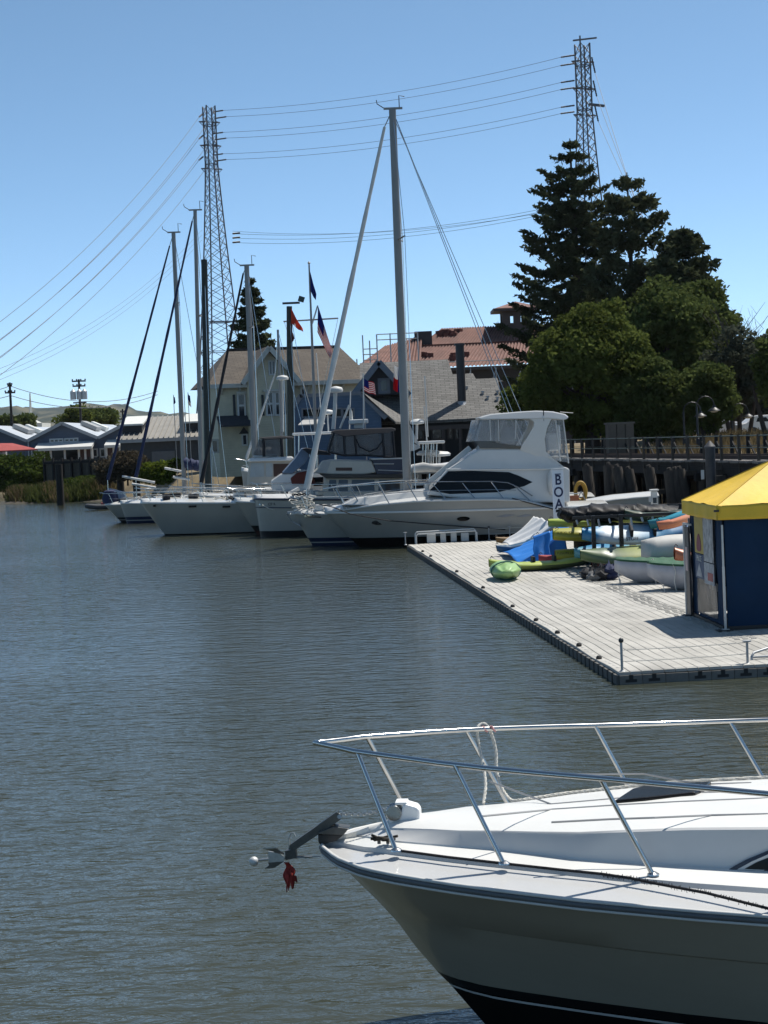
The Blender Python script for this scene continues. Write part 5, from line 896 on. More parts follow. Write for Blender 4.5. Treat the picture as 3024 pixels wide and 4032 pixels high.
txt('CF 4827 EX', .17, BLACK, 'registration_number', C.T, Matrix.Translation(C.fr.pt(1091, 1984, -.78) + V((0, -.22, 0))) @ Matrix.Rotation(R(-16), 4, 'Z') @ Matrix.Rotation(R(90), 4, 'X'))
# ------------------------------------------------------------- E: express cruiser with maroon canvas
E1 = Boat('express cruiser with a maroon canvas and blue-grey windscreen cover', 'motor boat', (924, 1972), (1012, 2104), R(4), 9.0, 3.2, 'motor_boat', flare=.6, zst=1.2)
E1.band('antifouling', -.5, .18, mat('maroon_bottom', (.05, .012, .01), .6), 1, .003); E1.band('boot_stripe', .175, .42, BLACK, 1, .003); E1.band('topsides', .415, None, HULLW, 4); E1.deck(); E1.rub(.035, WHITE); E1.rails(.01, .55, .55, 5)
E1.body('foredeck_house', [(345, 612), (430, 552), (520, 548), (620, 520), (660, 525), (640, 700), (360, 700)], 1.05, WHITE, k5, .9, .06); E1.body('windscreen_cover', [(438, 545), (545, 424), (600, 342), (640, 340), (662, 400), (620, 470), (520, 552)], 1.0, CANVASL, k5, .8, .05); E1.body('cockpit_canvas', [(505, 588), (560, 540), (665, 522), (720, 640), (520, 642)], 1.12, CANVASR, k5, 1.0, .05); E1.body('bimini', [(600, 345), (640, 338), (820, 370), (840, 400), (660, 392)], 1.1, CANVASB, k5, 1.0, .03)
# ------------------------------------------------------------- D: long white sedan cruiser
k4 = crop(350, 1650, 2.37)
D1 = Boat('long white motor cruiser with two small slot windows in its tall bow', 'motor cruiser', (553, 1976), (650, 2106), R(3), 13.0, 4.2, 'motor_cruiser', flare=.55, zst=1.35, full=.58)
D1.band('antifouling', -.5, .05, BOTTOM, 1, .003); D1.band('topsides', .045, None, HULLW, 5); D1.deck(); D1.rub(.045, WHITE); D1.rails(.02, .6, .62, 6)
for x in (966, 1286, 600):
    q = D1.fr.pt(*k4(x, 815), -1.6); u = q.x / D1.L; yb = D1.hp(u, q.z, -1).y; mb = MB(); mb.box((q.x, yb - .015, q.z), (.36 if x != 600 else .12, .07, .09)); part('slot_window', mb, DKGLASS, D1.T)
cb = D1.body('cabin', [(165, 440), (520, 425), (560, 640), (150, 650)], 1.3, CREAMW, k5, 1.2, .06); cw = D1.wz; D1.body('cabin_roof', [(148, 440), (175, 425), (515, 410), (535, 425), (500, 445), (180, 452)], 1.5, WHITE, k5, 1.4, .05); D1.plate('cabin_window', [(185, 462), (292, 462), (290, 575), (172, 578)], cw, clear_mat('pale_glass', (.35, .38, .38), .9), k5, parent=cb); D1.plate('cabin_window', [(305, 462), (358, 462), (360, 575), (303, 575)], cw, clear_mat('pale_glass', (.35, .38, .38), .9), k5, parent=cb); D1.plate('companionway', [(365, 470), (490, 468), (500, 560), (368, 575)], cw, mat('dark_teak', (.05, .02, .012), .6), k5, parent=cb)
mb = MB(); mb.box((D1.fr.pt(*k5(300, 405), 0).x, -.3, D1.fr.pt(*k5(300, 405), -.3).z), (1.1, .8, .12)); mb.box((D1.fr.pt(*k5(360, 405), 0).x, .5, D1.fr.pt(*k5(300, 410), -.3).z), (.5, .5, .2)); part('roof_hatch', mb, WHITE, D1.T, bevel=.03)
D1.body('enclosure_top', [(235, 255), (430, 240), (520, 245), (540, 262), (300, 272)], 1.3, CANVASB, k5, 1.2, .04)
for pts in ([(285, 268), (290, 410)], [(430, 262), (440, 420)]): D1.line('enclosure_post', pts, -1.25, .07, CANVASB, k5)
D1.plate('enclosure_panel', [(245, 270), (200, 400), (430, 410), (425, 268)], 1.2, VINYLD, k5)
# ------------------------------------------------------------- G, F: sailboats at the left end; I, J, K, M: sailboats mostly hidden behind
Gs = Boat('white sailboat with twin dark stripes, second from the left end', 'sailboat', (474, 1980), (500, 2060), R(5), 9.5, 3.0, 'sailboat', zst=.95, group='sailboats in the row', flare=.5); stripes(Gs, NAVY, 0, .13, .06, .17); Gs.deck(); Gs.rub(.03, WHITE); Gs.rails(.02, .95, .6, 7)
Fs = Boat('pale sailboat at the left end of the row with a navy sail cover', 'sailboat', (412, 1986), (478, 2056), R(6), 10.5, 3.2, 'sailboat', zst=1.0, group='sailboats in the row', flare=.5); stripes(Fs, BLACK, 0, .12, .05, .12); Fs.deck(); Fs.rub(.03, WHITE); Fs.rails(.02, .95, .62, 7, pulpit=.3)
rig(Fs, (722, 1830), (683, 918), .135, ALU, ((668, 968), (424, 1890), .10, CANVASN), [(870, 1900, -.8, 0), (870, 1900, .8, 0)], [(690, 1200, .8)], ((725, 1825), (800, 1835), .3, CANVASN)); rig(Gs, (790, 1870), (768, 830), .12, ALU, ((757, 870), (535, 1880), .105, CANVASN), [(900, 1910, -.8, 0), (900, 1910, .8, 0)], [(780, 1245, .75)])
def gear(b, n, seed, x0=1.0, x1=8.0):
    rs = random.Random(seed); b.gear = []
    for i in range(n):
        x = rs.uniform(x0, x1); y = rs.uniform(-1, 1) * b.bd(x / b.L) * .75; z = b.sheer(x) + .10; k = rs.random(); mb = MB()
        if k < .35: mb.tube([V((x, y, z)) + V((.3 * math.cos(g), .16 * math.sin(g), .05 + .04 * math.sin(3 * g))) for g in [2 * math.pi * j / 12 for j in range(12)]], .03, 5, closed=True); part('rope_coil', mb, rs.choice((ROPE, BROPE)), b.T)
        elif k < .7: mb.tube([(x, y, z + .05), (x + rs.uniform(.3, .8), y + rs.uniform(-.1, .1), z + rs.uniform(.1, .35))], rs.uniform(.05, .10), 7); part('rolled_cloth', mb, rs.choice((SAILW, SAILW, CANVASG, CANVASN)), b.T, smooth=50)
        else: mb.box((x, y, z + .12), (rs.uniform(.25, .6), rs.uniform(.2, .45), rs.uniform(.15, .32)), Matrix.Rotation(rs.uniform(-.3, .3), 3, 'Z')); part('deck_box', mb, rs.choice((WTRIM, CREAMW, CANVASB, WHITE)), b.T, bevel=.03)
gear(Gs, 26, 3); gear(Fs, 26, 4); gear(D1, 18, 5, 1, 7); gear(E1, 8, 6, .8, 4); gear(B1, 10, 8, .8, 3.5); gear(C, 8, 9, .8, 3.0)
for bt, zz in ((Gs, .3), (Fs, .35)):
    mb = MB(); mb.prism([(2.6, -.75, bt.sheer(3)), (6.6, -.9, bt.sheer(6) - .05), (6.6, -.7, bt.sheer(6) + .4), (3.2, -.6, bt.sheer(3) + .34)], (0, 1.6, 0)); part('cabin_trunk', mb, WHITE, bt.T, bevel=.08)
for (pts, yy, bt) in (([(310, 535), (615, 592)], -.6, Gs), ([(400, 605), (625, 642)], -.9, Gs), ([(705, 457), (882, 492)], .3, Fs), ([(785, 540), (945, 566)], -.2, Fs)):
    bt.line('spar', pts, yy, .07, SAILW, k4, 7)
bl = [(480, 1860, 'sea_bag'), ]
mb = MB(); q = Fs.fr.pt(*k4(250, 570), 0); mb.grid(lambda u, v: V((q.x - .5 + 1.0 * u, .1 * math.sin(7 * u), Fs.sheer(q.x) + .05 + .9 * v * (1 - .3 * u))), 8, 5); part('hanging_cloth', mb, mat('pale_blue_cloth', (.2, .26, .36), .9), Fs.T, solid=.03)
mb = MB(); mb.lathe([(.05, 0), (.5, .05), (.55, .3), (.42, .75), (.1, .85)], (q.x - .3, .2, Fs.sheer(q.x)), 12); part('sail_bag', mb, CANVASN, Fs.T, smooth=50)
def hidden_sail(label, bow, wl, Y, L, th, base, top, r, m, **kw):
    b = Boat(label, 'sailboat', bow, wl, th, L, L * .3, 'sailboat', zst=1.0, group='sailboats in the row', Y=Y, flare=.5); b.band('antifouling', -.5, .2, BOTTOM, 1); b.band('topsides', .195, None, HULLW, 4); b.deck(); b.rub(.03, WHITE); b.rails(.02, .9, .6, 5); rig(b, base, top, r, m, **kw); return b
J = hidden_sail('sailboat with a dark green wooden mast behind the long white cruiser', (690, 1960), (720, 2040), 92, 9.0, R(3), (818, 1890), (804, 1022), .19, mat('dark_green_mast', (.012, .018, .014), .5), stays=[], spread=[], topbits=False)
K = hidden_sail('sailboat with a grey mast and black furled jib behind the trawler', (780, 1950), (800, 2040), 90, 9.5, R(3), (1003, 1800), (971, 1048), .15, ALU, jib=((958, 1076), (793, 1900), .11, CANVASB), stays=[(1120, 1850, -.7, 0), (1120, 1850, .7, 0)], spread=[(980, 1290, .7)], boom=((1010, 1780), (1060, 1775), .2, SAILW))
M_ = hidden_sail('sailboat with a thin mast and white furled jib in front of the house', (950, 1850), (975, 1980), 96, 8.5, R(2), (1112, 1800), (1094, 1298), .075, ALU, jib=((1085, 1465), (970, 1805), .09, SAILW), stays=[(1250, 1850, 0, 0)], spread=[(1100, 1480, .5)], topbits=False)
N_ = hidden_sail('sailboat with a stout dark mast flying orange flags', (1010, 1850), (1030, 1970), 100, 9.0, R(2), (1142, 1800), (1139, 1206), .19, mat('dark_green_mast', (.012, .018, .014), .5), stays=[(1260, 1830, -.6, 0)], spread=[(1140, 1500, .5)], topbits=False)
p = N_.fr.pt(1150, 1200, 0); mb = MB(); mb.beam(p + V((-.55, 0, .1)), p + V((.45, 0, .1)), .1, .12); part('masthead', mb, BLACK, N_.T); mb = MB(); mb.box(p + V((.55, 0, .3)), (.34, .3, .3), Matrix.Rotation(.35, 3, 'Y')); part('lantern', mb, mat('dark_teal', (.01, .03, .03), .4), N_.T)
# small dark inflatable at the far left of the row
q = G(395, 2008, WZ); t = thing('dinghy', 'small dark dinghy with outboard lying left of the sailboats', 'dinghy', (q.x, q.y, WZ), R(8)); mb = MB(); mb.tube([(1.0, -.5, .22), (-.2, -.5, .22), (-.7, -.3, .28), (-.9, 0, .32), (-.7, .3, .28), (-.2, .5, .22), (1.0, .5, .22)], .17, 9); part('tube', mb, mat('dark_hypalon', (.035, .038, .042), .7), t, smooth=60); mb = MB(); mb.box((.1, 0, .12), (1.6, .8, .06)); part('floor', mb, BLACK, t); mb = MB(); mb.box((1.1, 0, .55), (.25, .25, .4)); mb.box((1.15, 0, .15), (.08, .08, .6)); part('outboard', mb, BLACK, t, bevel=.04); mb = MB(); mb.box((.2, 0, .42), (.25, .3, .2)); part('fuel_tank', mb, mat('red_plastic', (.3, .03, .03), .5), t, bevel=.03)
# ------------------------------------------------------------- background motor boats between the masts
def bgboat(label, px, Y, L, th, roof_px, w=1.3, hull=HULLW, wl=2.0, cab=True):
    q = P(px, 1990, Y); b = Boat(label, 'motor boat', (px, 1930), (px + 30, 2020), th, L, 3.4, 'motor_boat', zst=1.1, Y=Y, group='motor boats moored behind the masts'); b.band('antifouling', -.5, .15, BOTTOM, 1); b.band('topsides', .145, None, hull, 4); b.deck(); b.rails(.02, .5, .55, 4)
    if cab:
        a, c = b.fr.pt(*roof_px[0], -w), b.fr.pt(*roof_px[1], -w); zt = (a.z + c.z) / 2; x0, x1 = a.x, c.x; zd_ = b.sheer((x0 + x1) / 2); r_ = MB(); r_.box(((x0 + x1) / 2, 0, zt - .06), (x1 - x0, 2 * w, .13)); part('hardtop', r_, WHITE, b.T, bevel=.05)
        for x in (x0 + .35, (x0 + x1) / 2, x1 - .35):
            for sd in (-1, 1): mb = MB(); mb.tube([(x - .15, sd * (w - .2), zd_), (x, sd * (w - .2), zt - .1)], .035, 6); part('hardtop_post', mb, STEEL, b.T)
        mb = MB(); hh = min(1.1, (zt - zd_) * .5); mb.prism([(x0 - 1.2, -w, zd_ - .1), (x1, -w, zd_ - .1), (x1, -w, zd_ + hh), (x0 - .2, -w, zd_ + hh)], (0, 2 * w, 0)); hc = part('cabin', mb, WHITE, b.T, bevel=.06)
        for i in range(3): mb = MB(); mb.box((lerp(x0, x1, (i + .6) / 3.2), -w - .01, zd_ + hh * .62), ((x1 - x0) / 4, .03, hh * .4)); part('cabin_window', mb, DKGLASS, hc)
    return b
b1 = bgboat('white motor boat with a flat hardtop behind the black-canopied trawler', 1040, 88, 9, R(3), [(1150, 1708), (1352, 1694)]); b2 = bgboat('white fishing boat with radar domes right of the tall mast', 1560, 80, 9, R(2), [(1648, 1735), (1752, 1738)]); b3 = bgboat('white motor boat with a low cabin behind the yacht foredeck', 1480, 77.5, 8, R(2), [(1615, 1850), (1775, 1835)], 1.1)
for bt, pts, nm in ((b2, ((1642, 1665), (1640, 1730)), 'radar_post'), (b2, ((1687, 1790), (1687, 1850)), 'radar_post'), (b2, ((1730, 1795), (1728, 1850)), 'radar_post'), (b2, ((1672, 1480), (1685, 1720)), 'antenna'), (b2, ((1670, 1600), (1690, 1850)), 'antenna'), (b1, ((1245, 1390), (1265, 1640)), 'antenna'), (b1, ((1380, 1540), (1376, 1690)), 'antenna'), (b3, ((1430, 1470), (1432, 1700)), 'antenna')):
    bt.line(nm, pts, 0, .06 if nm == 'radar_post' else .028, WTRIM)
for bt, px, py, w_ in ((b2, 1643, 1663, .32), (b2, 1688, 1785, .55), (b2, 1730, 1790, .5), (b1, 1112, 1490, .3), (b1, 1290, 1625, .3)):
    q = bt.fr.pt(px, py, 0); mb = MB(); mb.lathe([(.03, -.1), (w_, -.07), (w_ * 1.05, .03), (w_ * .8, .12), (.05, .16)], q, 16); part('radar_dome', mb, WTRIM, bt.T, smooth=50)
for (px, py) in ((1112, 1490), (1290, 1625)): b1.line('radar_post', [(px, py + 5), (px + 3, 1700)], 0, .04, WTRIM)
# inflatable tender lying on the boat behind the tall mast
q = P(1662, 1850, 77); t = thing('tender', 'small grey inflatable tender stowed right of the tall mast', 'tender', (q.x, 77, q.z - .25), R(3)); mb = MB(); mb.tube([(-.9, -.5, .3), (.9, -.5, .3), (1.2, 0, .35), (.9, .5, .3), (-.9, .5, .3)], .2, 9); part('tube', mb, mat('grey_hypalon', (.38, .39, .40), .6), t, smooth=60); mb = MB(); mb.box((0, 0, .12), (1.8, .8, .08)); part('floor', mb, mat('grey_hypalon', (.38, .39, .40), .6), t)
# ------------------------------------------------------------- flags
def flag(label, quad, Y, nu, nv, cols, fn, amp=.06, wave=9, ext=None, name='flag'):
    """quad = hoist-top, hoist-bottom, fly-bottom, fly-top in pixels"""
    a, b, c, d = [P(x, y, Y) for x, y in quad]; mb = MB(); vs = []
    for i in range(nu + 1):
        for j in range(nv + 1):
            u, v = i / nu, j / nv; p = a.lerp(b, v).lerp(d.lerp(c, v), u); vs.append(p + V((0, amp * math.sin(u * wave + v * 3) * u ** .5, .3 * amp * math.sin(u * wave * .8 + 1))))
    mb.v = [tuple(v) for v in vs]
    for i in range(nu):
        for j in range(nv): mb.f.append((i * (nv + 1) + j, (i + 1) * (nv + 1) + j, (i + 1) * (nv + 1) + j + 1, i * (nv + 1) + j + 1)); mb.mi.append(fn(i / nu, j / nv))
    return solo(name, label, 'flag', mb, cols, solid=.008)
FR = leaf_mat('flag_red', (.50, .03, .04), .5, .08); FW = leaf_mat('flag_white', (.75, .73, .71), .5, .06); FB = leaf_mat('flag_blue', (.02, .035, .20), .5, .08); FO = leaf_mat('flag_orange', (.62, .10, .06), .5, .08)
us = lambda u, v: 2 if (u < .42 and v < .54) else (0 if int(v * 13) % 2 == 0 else 1)
def hang(quad_fn): return quad_fn
FP = P(1240, 1640, 106)
t = thing('flagpole', 'tall grey flagpole with a yardarm and gaff in front of the house', 'flagpole', (P(1241, 1680, 106).x, 106, 2.0)); a = P(1217, 1042, 106) - V((P(1241, 1680, 106).x, 106, 2.0)); PO = V((P(1241, 1680, 106).x, 106, 2.0))
mb = MB(); mb.tube([(0, 0, 0), V((a.x * .5, 0, a.z * .5)), a], [.11, .09, .05], 9); part('pole', mb, ALU, t, smooth=50); mb = MB(); mb.tube([P(1116, 1266, 106) - PO, P(1332, 1253, 106) - PO], .05, 7); part('yardarm', mb, ALU, t); mb = MB(); mb.tube([P(1229, 1275, 106) - PO, P(1251, 1203, 106) - PO], .05, 7); part('gaff', mb, WTRIM, t); mb = MB(); mb.lathe([(.02, -.1), (.1, 0), (.02, .1)], a + V((0, 0, .1)), 8); part('finial', mb, ALU, t)
for (x0_, y0_, x1_, y1_) in ((1120, 1268, 1240, 1660), (1330, 1258, 1245, 1660)): mb = MB(); mb.tube([P(x0_, y0_, 106) - PO, P(x1_, y1_, 106) - PO], .014, 4); part('halyard', mb, ROPE, t)
flag('US flag hanging limp from the gaff of the flagpole', [(1252, 1205), (1250, 1310), (1300, 1412), (1310, 1385)], 105.8, 26, 13, [FR, FW, FB], us, .12, 7); flag('dark blue pennant at the top of the flagpole', [(1221, 1070), (1223, 1148), (1244, 1185), (1246, 1160)], 105.9, 14, 8, [FB, FW], lambda u, v: 0, .1); flag('orange-red flag with a white mark on the dark mast', [(1146, 1216), (1147, 1275), (1195, 1310), (1192, 1296)], 99.8, 16, 8, [FO, FW], lambda u, v: 1 if (.2 < u < .36 and v > .72) else 0, .12); flag('dark red flag hanging below the orange one on the dark mast', [(1146, 1290), (1147, 1350), (1160, 1335), (1156, 1320)], 99.7, 10, 8, [mat('flag_maroon', (.06, .012, .016), .8)], lambda u, v: 0, .08)
flag('US flag streaming from a staff in front of the shingle roof', [(1432, 1492), (1432, 1540), (1480, 1556), (1474, 1508)], 84, 24, 13, [FR, FW, FB], us, .07, 11); flag('blue, white and red Texas flag beside the tall mast', [(1578, 1448), (1578, 1548), (1548, 1535), (1552, 1440)], 70.5, 16, 12, [FB, FW, FR], lambda u, v: 0 if u < .35 else (1 if v < .5 else 2), .07, 8); flag('small dark flag on the left sailboat rigging', [(739, 1549), (740, 1590), (754, 1605), (748, 1560)], 100, 10, 8, [FB, FW], lambda u, v: 0 if v < .6 else 1, .06); flag('small dark pennant on the left sailboat rigging, left of the mast', [(683, 1560), (683, 1592), (692, 1586), (688, 1565)], 100, 8, 6, [FB], lambda u, v: 0, .05); flag('grey triangular burgee right of the tall mast', [(1608, 1662), (1608, 1780), (1655, 1765), (1652, 1752)], 71.5, 14, 10, [mat('grey_burgee', (.36, .37, .37), .8), BLACK], lambda u, v: 1 if (.4 < u < .65 and .4 < v < .6) else 0, .05)
for (x0_, y0_, x1_, y1_, Y, lb) in ((1430, 1485, 1434, 1760, 84.05, 'thin staff carrying the streaming US flag'), (1580, 1442, 1584, 1900, 70.55, 'thin staff carrying the Texas flag'), (740, 1545, 745, 1850, 100.05, 'thin halyard staff carrying the small dark flag'), (1606, 1655, 1612, 1900, 71.55, 'thin staff carrying the grey burgee'), (683, 1555, 690, 1880, 100.05, 'thin halyard carrying the small dark pennant')):
    mb = MB(); a, c = P(x0_, y0_, Y), P(x1_, y1_, Y); mb.tube([(a.x, Y, 0.6), a], .02, 6); solo('flagstaff', lb, 'flagstaff', mb, ALU)
flags_small = ((1330, 2000), )
# ================================================================= floating dock
ZD = 0.36; DK = mat('dock_plastic', (0.37, 0.356, 0.322), .75, var=.22, vscale=.9, bump=.35, bscale=55, rnd=.07); DKS = mat('dock_side_plastic', (0.095, 0.09, 0.082), .8, var=.3, vscale=3); DARKP = mat('black_rubber_and_pocket_shade', (.012, .012, .012), .7)
q = G(2438, 2650, ZD); DF = Frame((q.x, q.y, 0), R(4.6)); DL, DW, SW = 36.2, 10.45, .19
DO = thing('floating_dock', 'pale grey modular floating dock running back from the right foreground', 'dock', DF.o, DF.th)
def dz(x, y): return ZD + .012 * math.sin(y * 2.05 + x * .5) + .008 * math.sin(y * .83 + 2) + .006 * math.sin(x * 1.7)
def slat(x, y0, y1, mb=None):
    mb = mb or MB(); n = 4; rings = []
    for k in range(n + 1):
        y = lerp(y0 + .006, y1 - .006, k / n); z = dz(x, y); a, b = x + .005, x + SW - .005; rings.append([(a, y, z - .05), (b, y, z - .05), (b, y, z - .006), (b - .008, y, z), (a + .008, y, z), (a, y, z - .006)])
    mb.loft(rings); return mb
pieces = []
for i in range(int(DW / SW)):
    off = (i % 2) * 1.5; ys = [0] + [y for y in np.arange(off if off else 3.02, DL, 3.02)] + [DL]
    for y0, y1 in zip(ys, ys[1:]):
        if y1 - y0 < .3: continue
        wp = DF.w((i * SW, (y0 + y1) / 2, ZD)); d = wp.y; vis = abs(wp.x / wp.y) < .235 + .02
        pieces.append(((0 if vis else 1000) + d, i * SW, y0, y1))
pieces.sort(); rest = MB()
for k, (_, x, y0, y1) in enumerate(pieces):
    if k < 300: part('slat', slat(x, y0, y1), DK, DO)
    else: slat(x, y0, y1, rest)
part('far_slats', rest, DK, DO, kind='stuff')
mb = MB(); mb.box((DW / 2, DL / 2, .135), (DW - .04, DL - .04, .31)); fl = part('float_body', mb, DKS, DO)
mb0 = MB(); mb0.box((0, 0, 0), (.376, .05, .30)); mf = mb0.mesh('front_panel', mat('dock_front_plastic', (0.16, 0.152, 0.138), .8, var=.3, vscale=3)); mp_ = MB(); mp_.box((0, 0, .03), (.07, .02, .08)); mp_.box((0, 0, -.03), (.19, .0202, .05)); mpk = mp_.mesh('pocket_shade', DARKP)  # pocket plates: black colour stands in for shade inside the coupling recesses
for i in range(27):
    o = part('front_panel', mf, None, DO); o.location = (.19 + i * .385, -.012, .165)
    if i not in (2, 7): p_ = part('pocket_shade', mpk, None, DO); p_.location = (.19 + i * .385, -.03, .255)
mb0 = MB(); mb0.box((0, 0, 0), (.06, .26, .31)); mf = mb0.mesh('side_rib', DKS)
for i in range(96):
    o = part('side_rib', mf, None, DO); o.location = (-.022, .13 + i * .377, .165)
mb0 = MB(); mb0.lathe([(.05, 0), (.055, .03), (.035, .06), (.01, .065)], (0, 0, 0), 10); mk = mb0.mesh('connector_knob', DARKP)
for y in (1.9, 3.7, 5.9, 8.4, 11.6, 16.5, 22, 29, 31.5):
    o = part('connector_knob', mk, None, DO); o.location = (.06, y, dz(0, y))
mb0 = MB(); mb0.lathe([(.032, 0), (.028, .005), (.01, .007)], (0, 0, 0), 8); mk = mb0.mesh('hole_plug', mat('pale_plug', (.6, .58, .54), .6))
for i in range(40): o = part('hole_plug', mk, None, DO); o.location = (.1, .25 + i * .3, dz(.1, .25 + i * .3) + .001)
# launch texture strip: rows of small raised nubs
nb = MB()
for i in range(150):
    for j in range(3): x, y = 3.0 + j * .16 + .03 * math.sin(i), 3.5 + i * .12; nb.box((x, y, dz(x, y) + .004), (.09, .05, .012))
part('tread_nubs', nb, DK, DO, kind='stuff')
# dock posts and ropes
def dpost(label, px, py, h, cap, ptop=None):
    b = G(px, py, ZD); t = thing('dock_post', label, 'post', (b.x, b.y, ZD - .01), 0, 'small posts along the dock edge'); mb = MB(); mb.tube([(0, 0, 0), (0, 0, h)], .022, 8); part('pole', mb, GALV, t, smooth=50); mb = MB(); mb.lathe([(.06, 0), (.06, .015), (.03, .03)], (0, 0, 0), 10); part('base', mb, GALV, t); mb = MB()
    if cap == 'ball': mb.lathe([(.01, -.045), (.035, -.03), (.045, 0), (.035, .03), (.01, .045)], (0, 0, h + .03), 10)
    else: mb.lathe([(.03, -.02), (.075, -.005), (.075, .015), (.02, .02)], (0, 0, h + .01), 10)
    part('cap', mb, mat('dark_ball', (.05, .05, .05), .5) if cap == 'ball' else GALV, t, smooth=50); return b
c1 = dpost('thin dark post with a ball top at the near corner of the dock', 2450, 2645, .5, 'ball'); c2 = dpost('thin post with a flat cap at the front edge of the dock, right', 2944, 2614, .38, 'flat'); c3 = dpost('thin white post at the far left corner of the dock', 1597, 2145, .45, 'flat'); c4 = dpost('thin dark post on the far dock edge left of the tarps', 1926, 2124, .45, 'ball'); c5 = dpost('thin white post on the far dock edge beside the tarps', 2008, 2120, .45, 'flat')
for (a, b, hs, lb) in ((c1, c2, (.36, .17), 'front'), (c4, c5, (.4, .2), 'far'), (c5, c5 + V((2.2, .1, 0)), (.4, .2), 'far right')):
    for h, nm in zip(hs, ('upper', 'lower')): mb = MB(); mb.tube(catenary(V(a) + V((0, 0, h)), V(b) + V((0, 0, h)), .012, 10), .007, 5); solo('guard_rope', '%s thin guard rope strung along the %s edge of the dock' % (nm, lb), 'rope', mb, ROPE)
b = G(2960, 2600, ZD); t = thing('handrail_hoop', 'bent grey metal hoop rail at the right front of the dock', 'handrail', (b.x, b.y, ZD)); mb = MB(); mb.tube([(0, 0, 0), (0, 0, .06), (.05, .05, .12), (.4, .3, .17), (1.0, .4, .2), (1.6, .4, .18), (1.75, .35, 0)], .022, 7); part('hoop', mb, GALV, t, smooth=60); mb = MB(); mb.tube([(0, 0, .05), (1.75, .2, .06)], .02, 7); part('lower_bar', mb, GALV, t)
# far edge: pipe rails and white plastic boxes
b = G(1640, 2142, ZD); t = thing('pipe_rail', 'low white pipe rail on the far edge of the dock', 'handrail', (b.x, b.y, ZD), R(4)); 
for dy, h in ((0, .36), (.35, .42)): mb = MB(); mb.tube([(0, dy, 0), (0, dy, h - .06), (.06, dy, h), (2.2, dy, h + .03), (2.28, dy, h - .04), (2.28, dy, .0)], .028, 7); part('rail', mb, WTRIM, t, smooth=60)
for i, (x0_, x1_) in enumerate(((1682, 1716), (1735, 1756), (1776, 1798), (1816, 1846))):
    a, c = G(x0_, 2139 - i * 2.5, ZD), G(x1_, 2137 - i * 2.5, ZD); h = (c - a).length * (1.0 if i in (0, 3) else 1.5); mb = MB(); mb.box(((a.x + c.x) / 2, a.y + .1, ZD + h / 2), (c.x - a.x, .22, h)); o = solo('plastic_box', 'white plastic box by the pipe rail on the far dock edge, %s from the left' % ('first', 'second', 'third', 'fourth')[i], 'box', mb, WTRIM, 'white boxes on the far dock edge', bevel=.02)
b = G(2566, 2683, .1); mb = MB(); w_ = DF.pt(2566, 2682, -.05); mb.box((w_.x, -.06, .1), (.05, .02, .06)); part('marker_tag', mb, mat('pale_blue_tag', (.35, .38, .85), .4), DO)
# ================================================================= BOAT sign
b = P(2205, 2085, 57.5); t = thing('sign_board', 'tall white sign board reading BOAT in blue stacked letters', 'sign', (b.x, 57.5, ZD), R(3)); top = P(2205, 1850, 57.5).z - ZD; s = 57.5 / 6800
zb0 = P(2205, 2112, 57.5).z - ZD; mb = MB(); mb.box((0, .05, (top + zb0) / 2), (45 * s, .1, top - zb0)); part('board', mb, mat('sign_white', (.70, .71, .72), .5, var=.05), t, bevel=.01); mb = MB(); mb.box((0, .05, top + .02), (49 * s, .14, .05)); part('cap', mb, WTRIM, t)
for sx in (-.12, .12): mb = MB(); mb.box((sx, .05, zb0 / 2), (.06, .06, zb0)); part('post', mb, WOODD, t)
for ch, yy in (('B', 1891), ('O', 1939), ('A', 1986), ('T', 2032)): txt(ch, .46, mat('sign_blue', (.012, .018, .06), .5), 'letter', t, Matrix.Translation((0, -.004, P(2205, yy, 57.5).z - ZD)) @ Matrix.Rotation(R(90), 4, 'X'), .004, .86, .009)
mb = MB(); mb.box((0, -.004, top - .14), (.2, .008, .03)); part('small_print', mb, mat('sign_blue', (.012, .018, .06), .5), t)
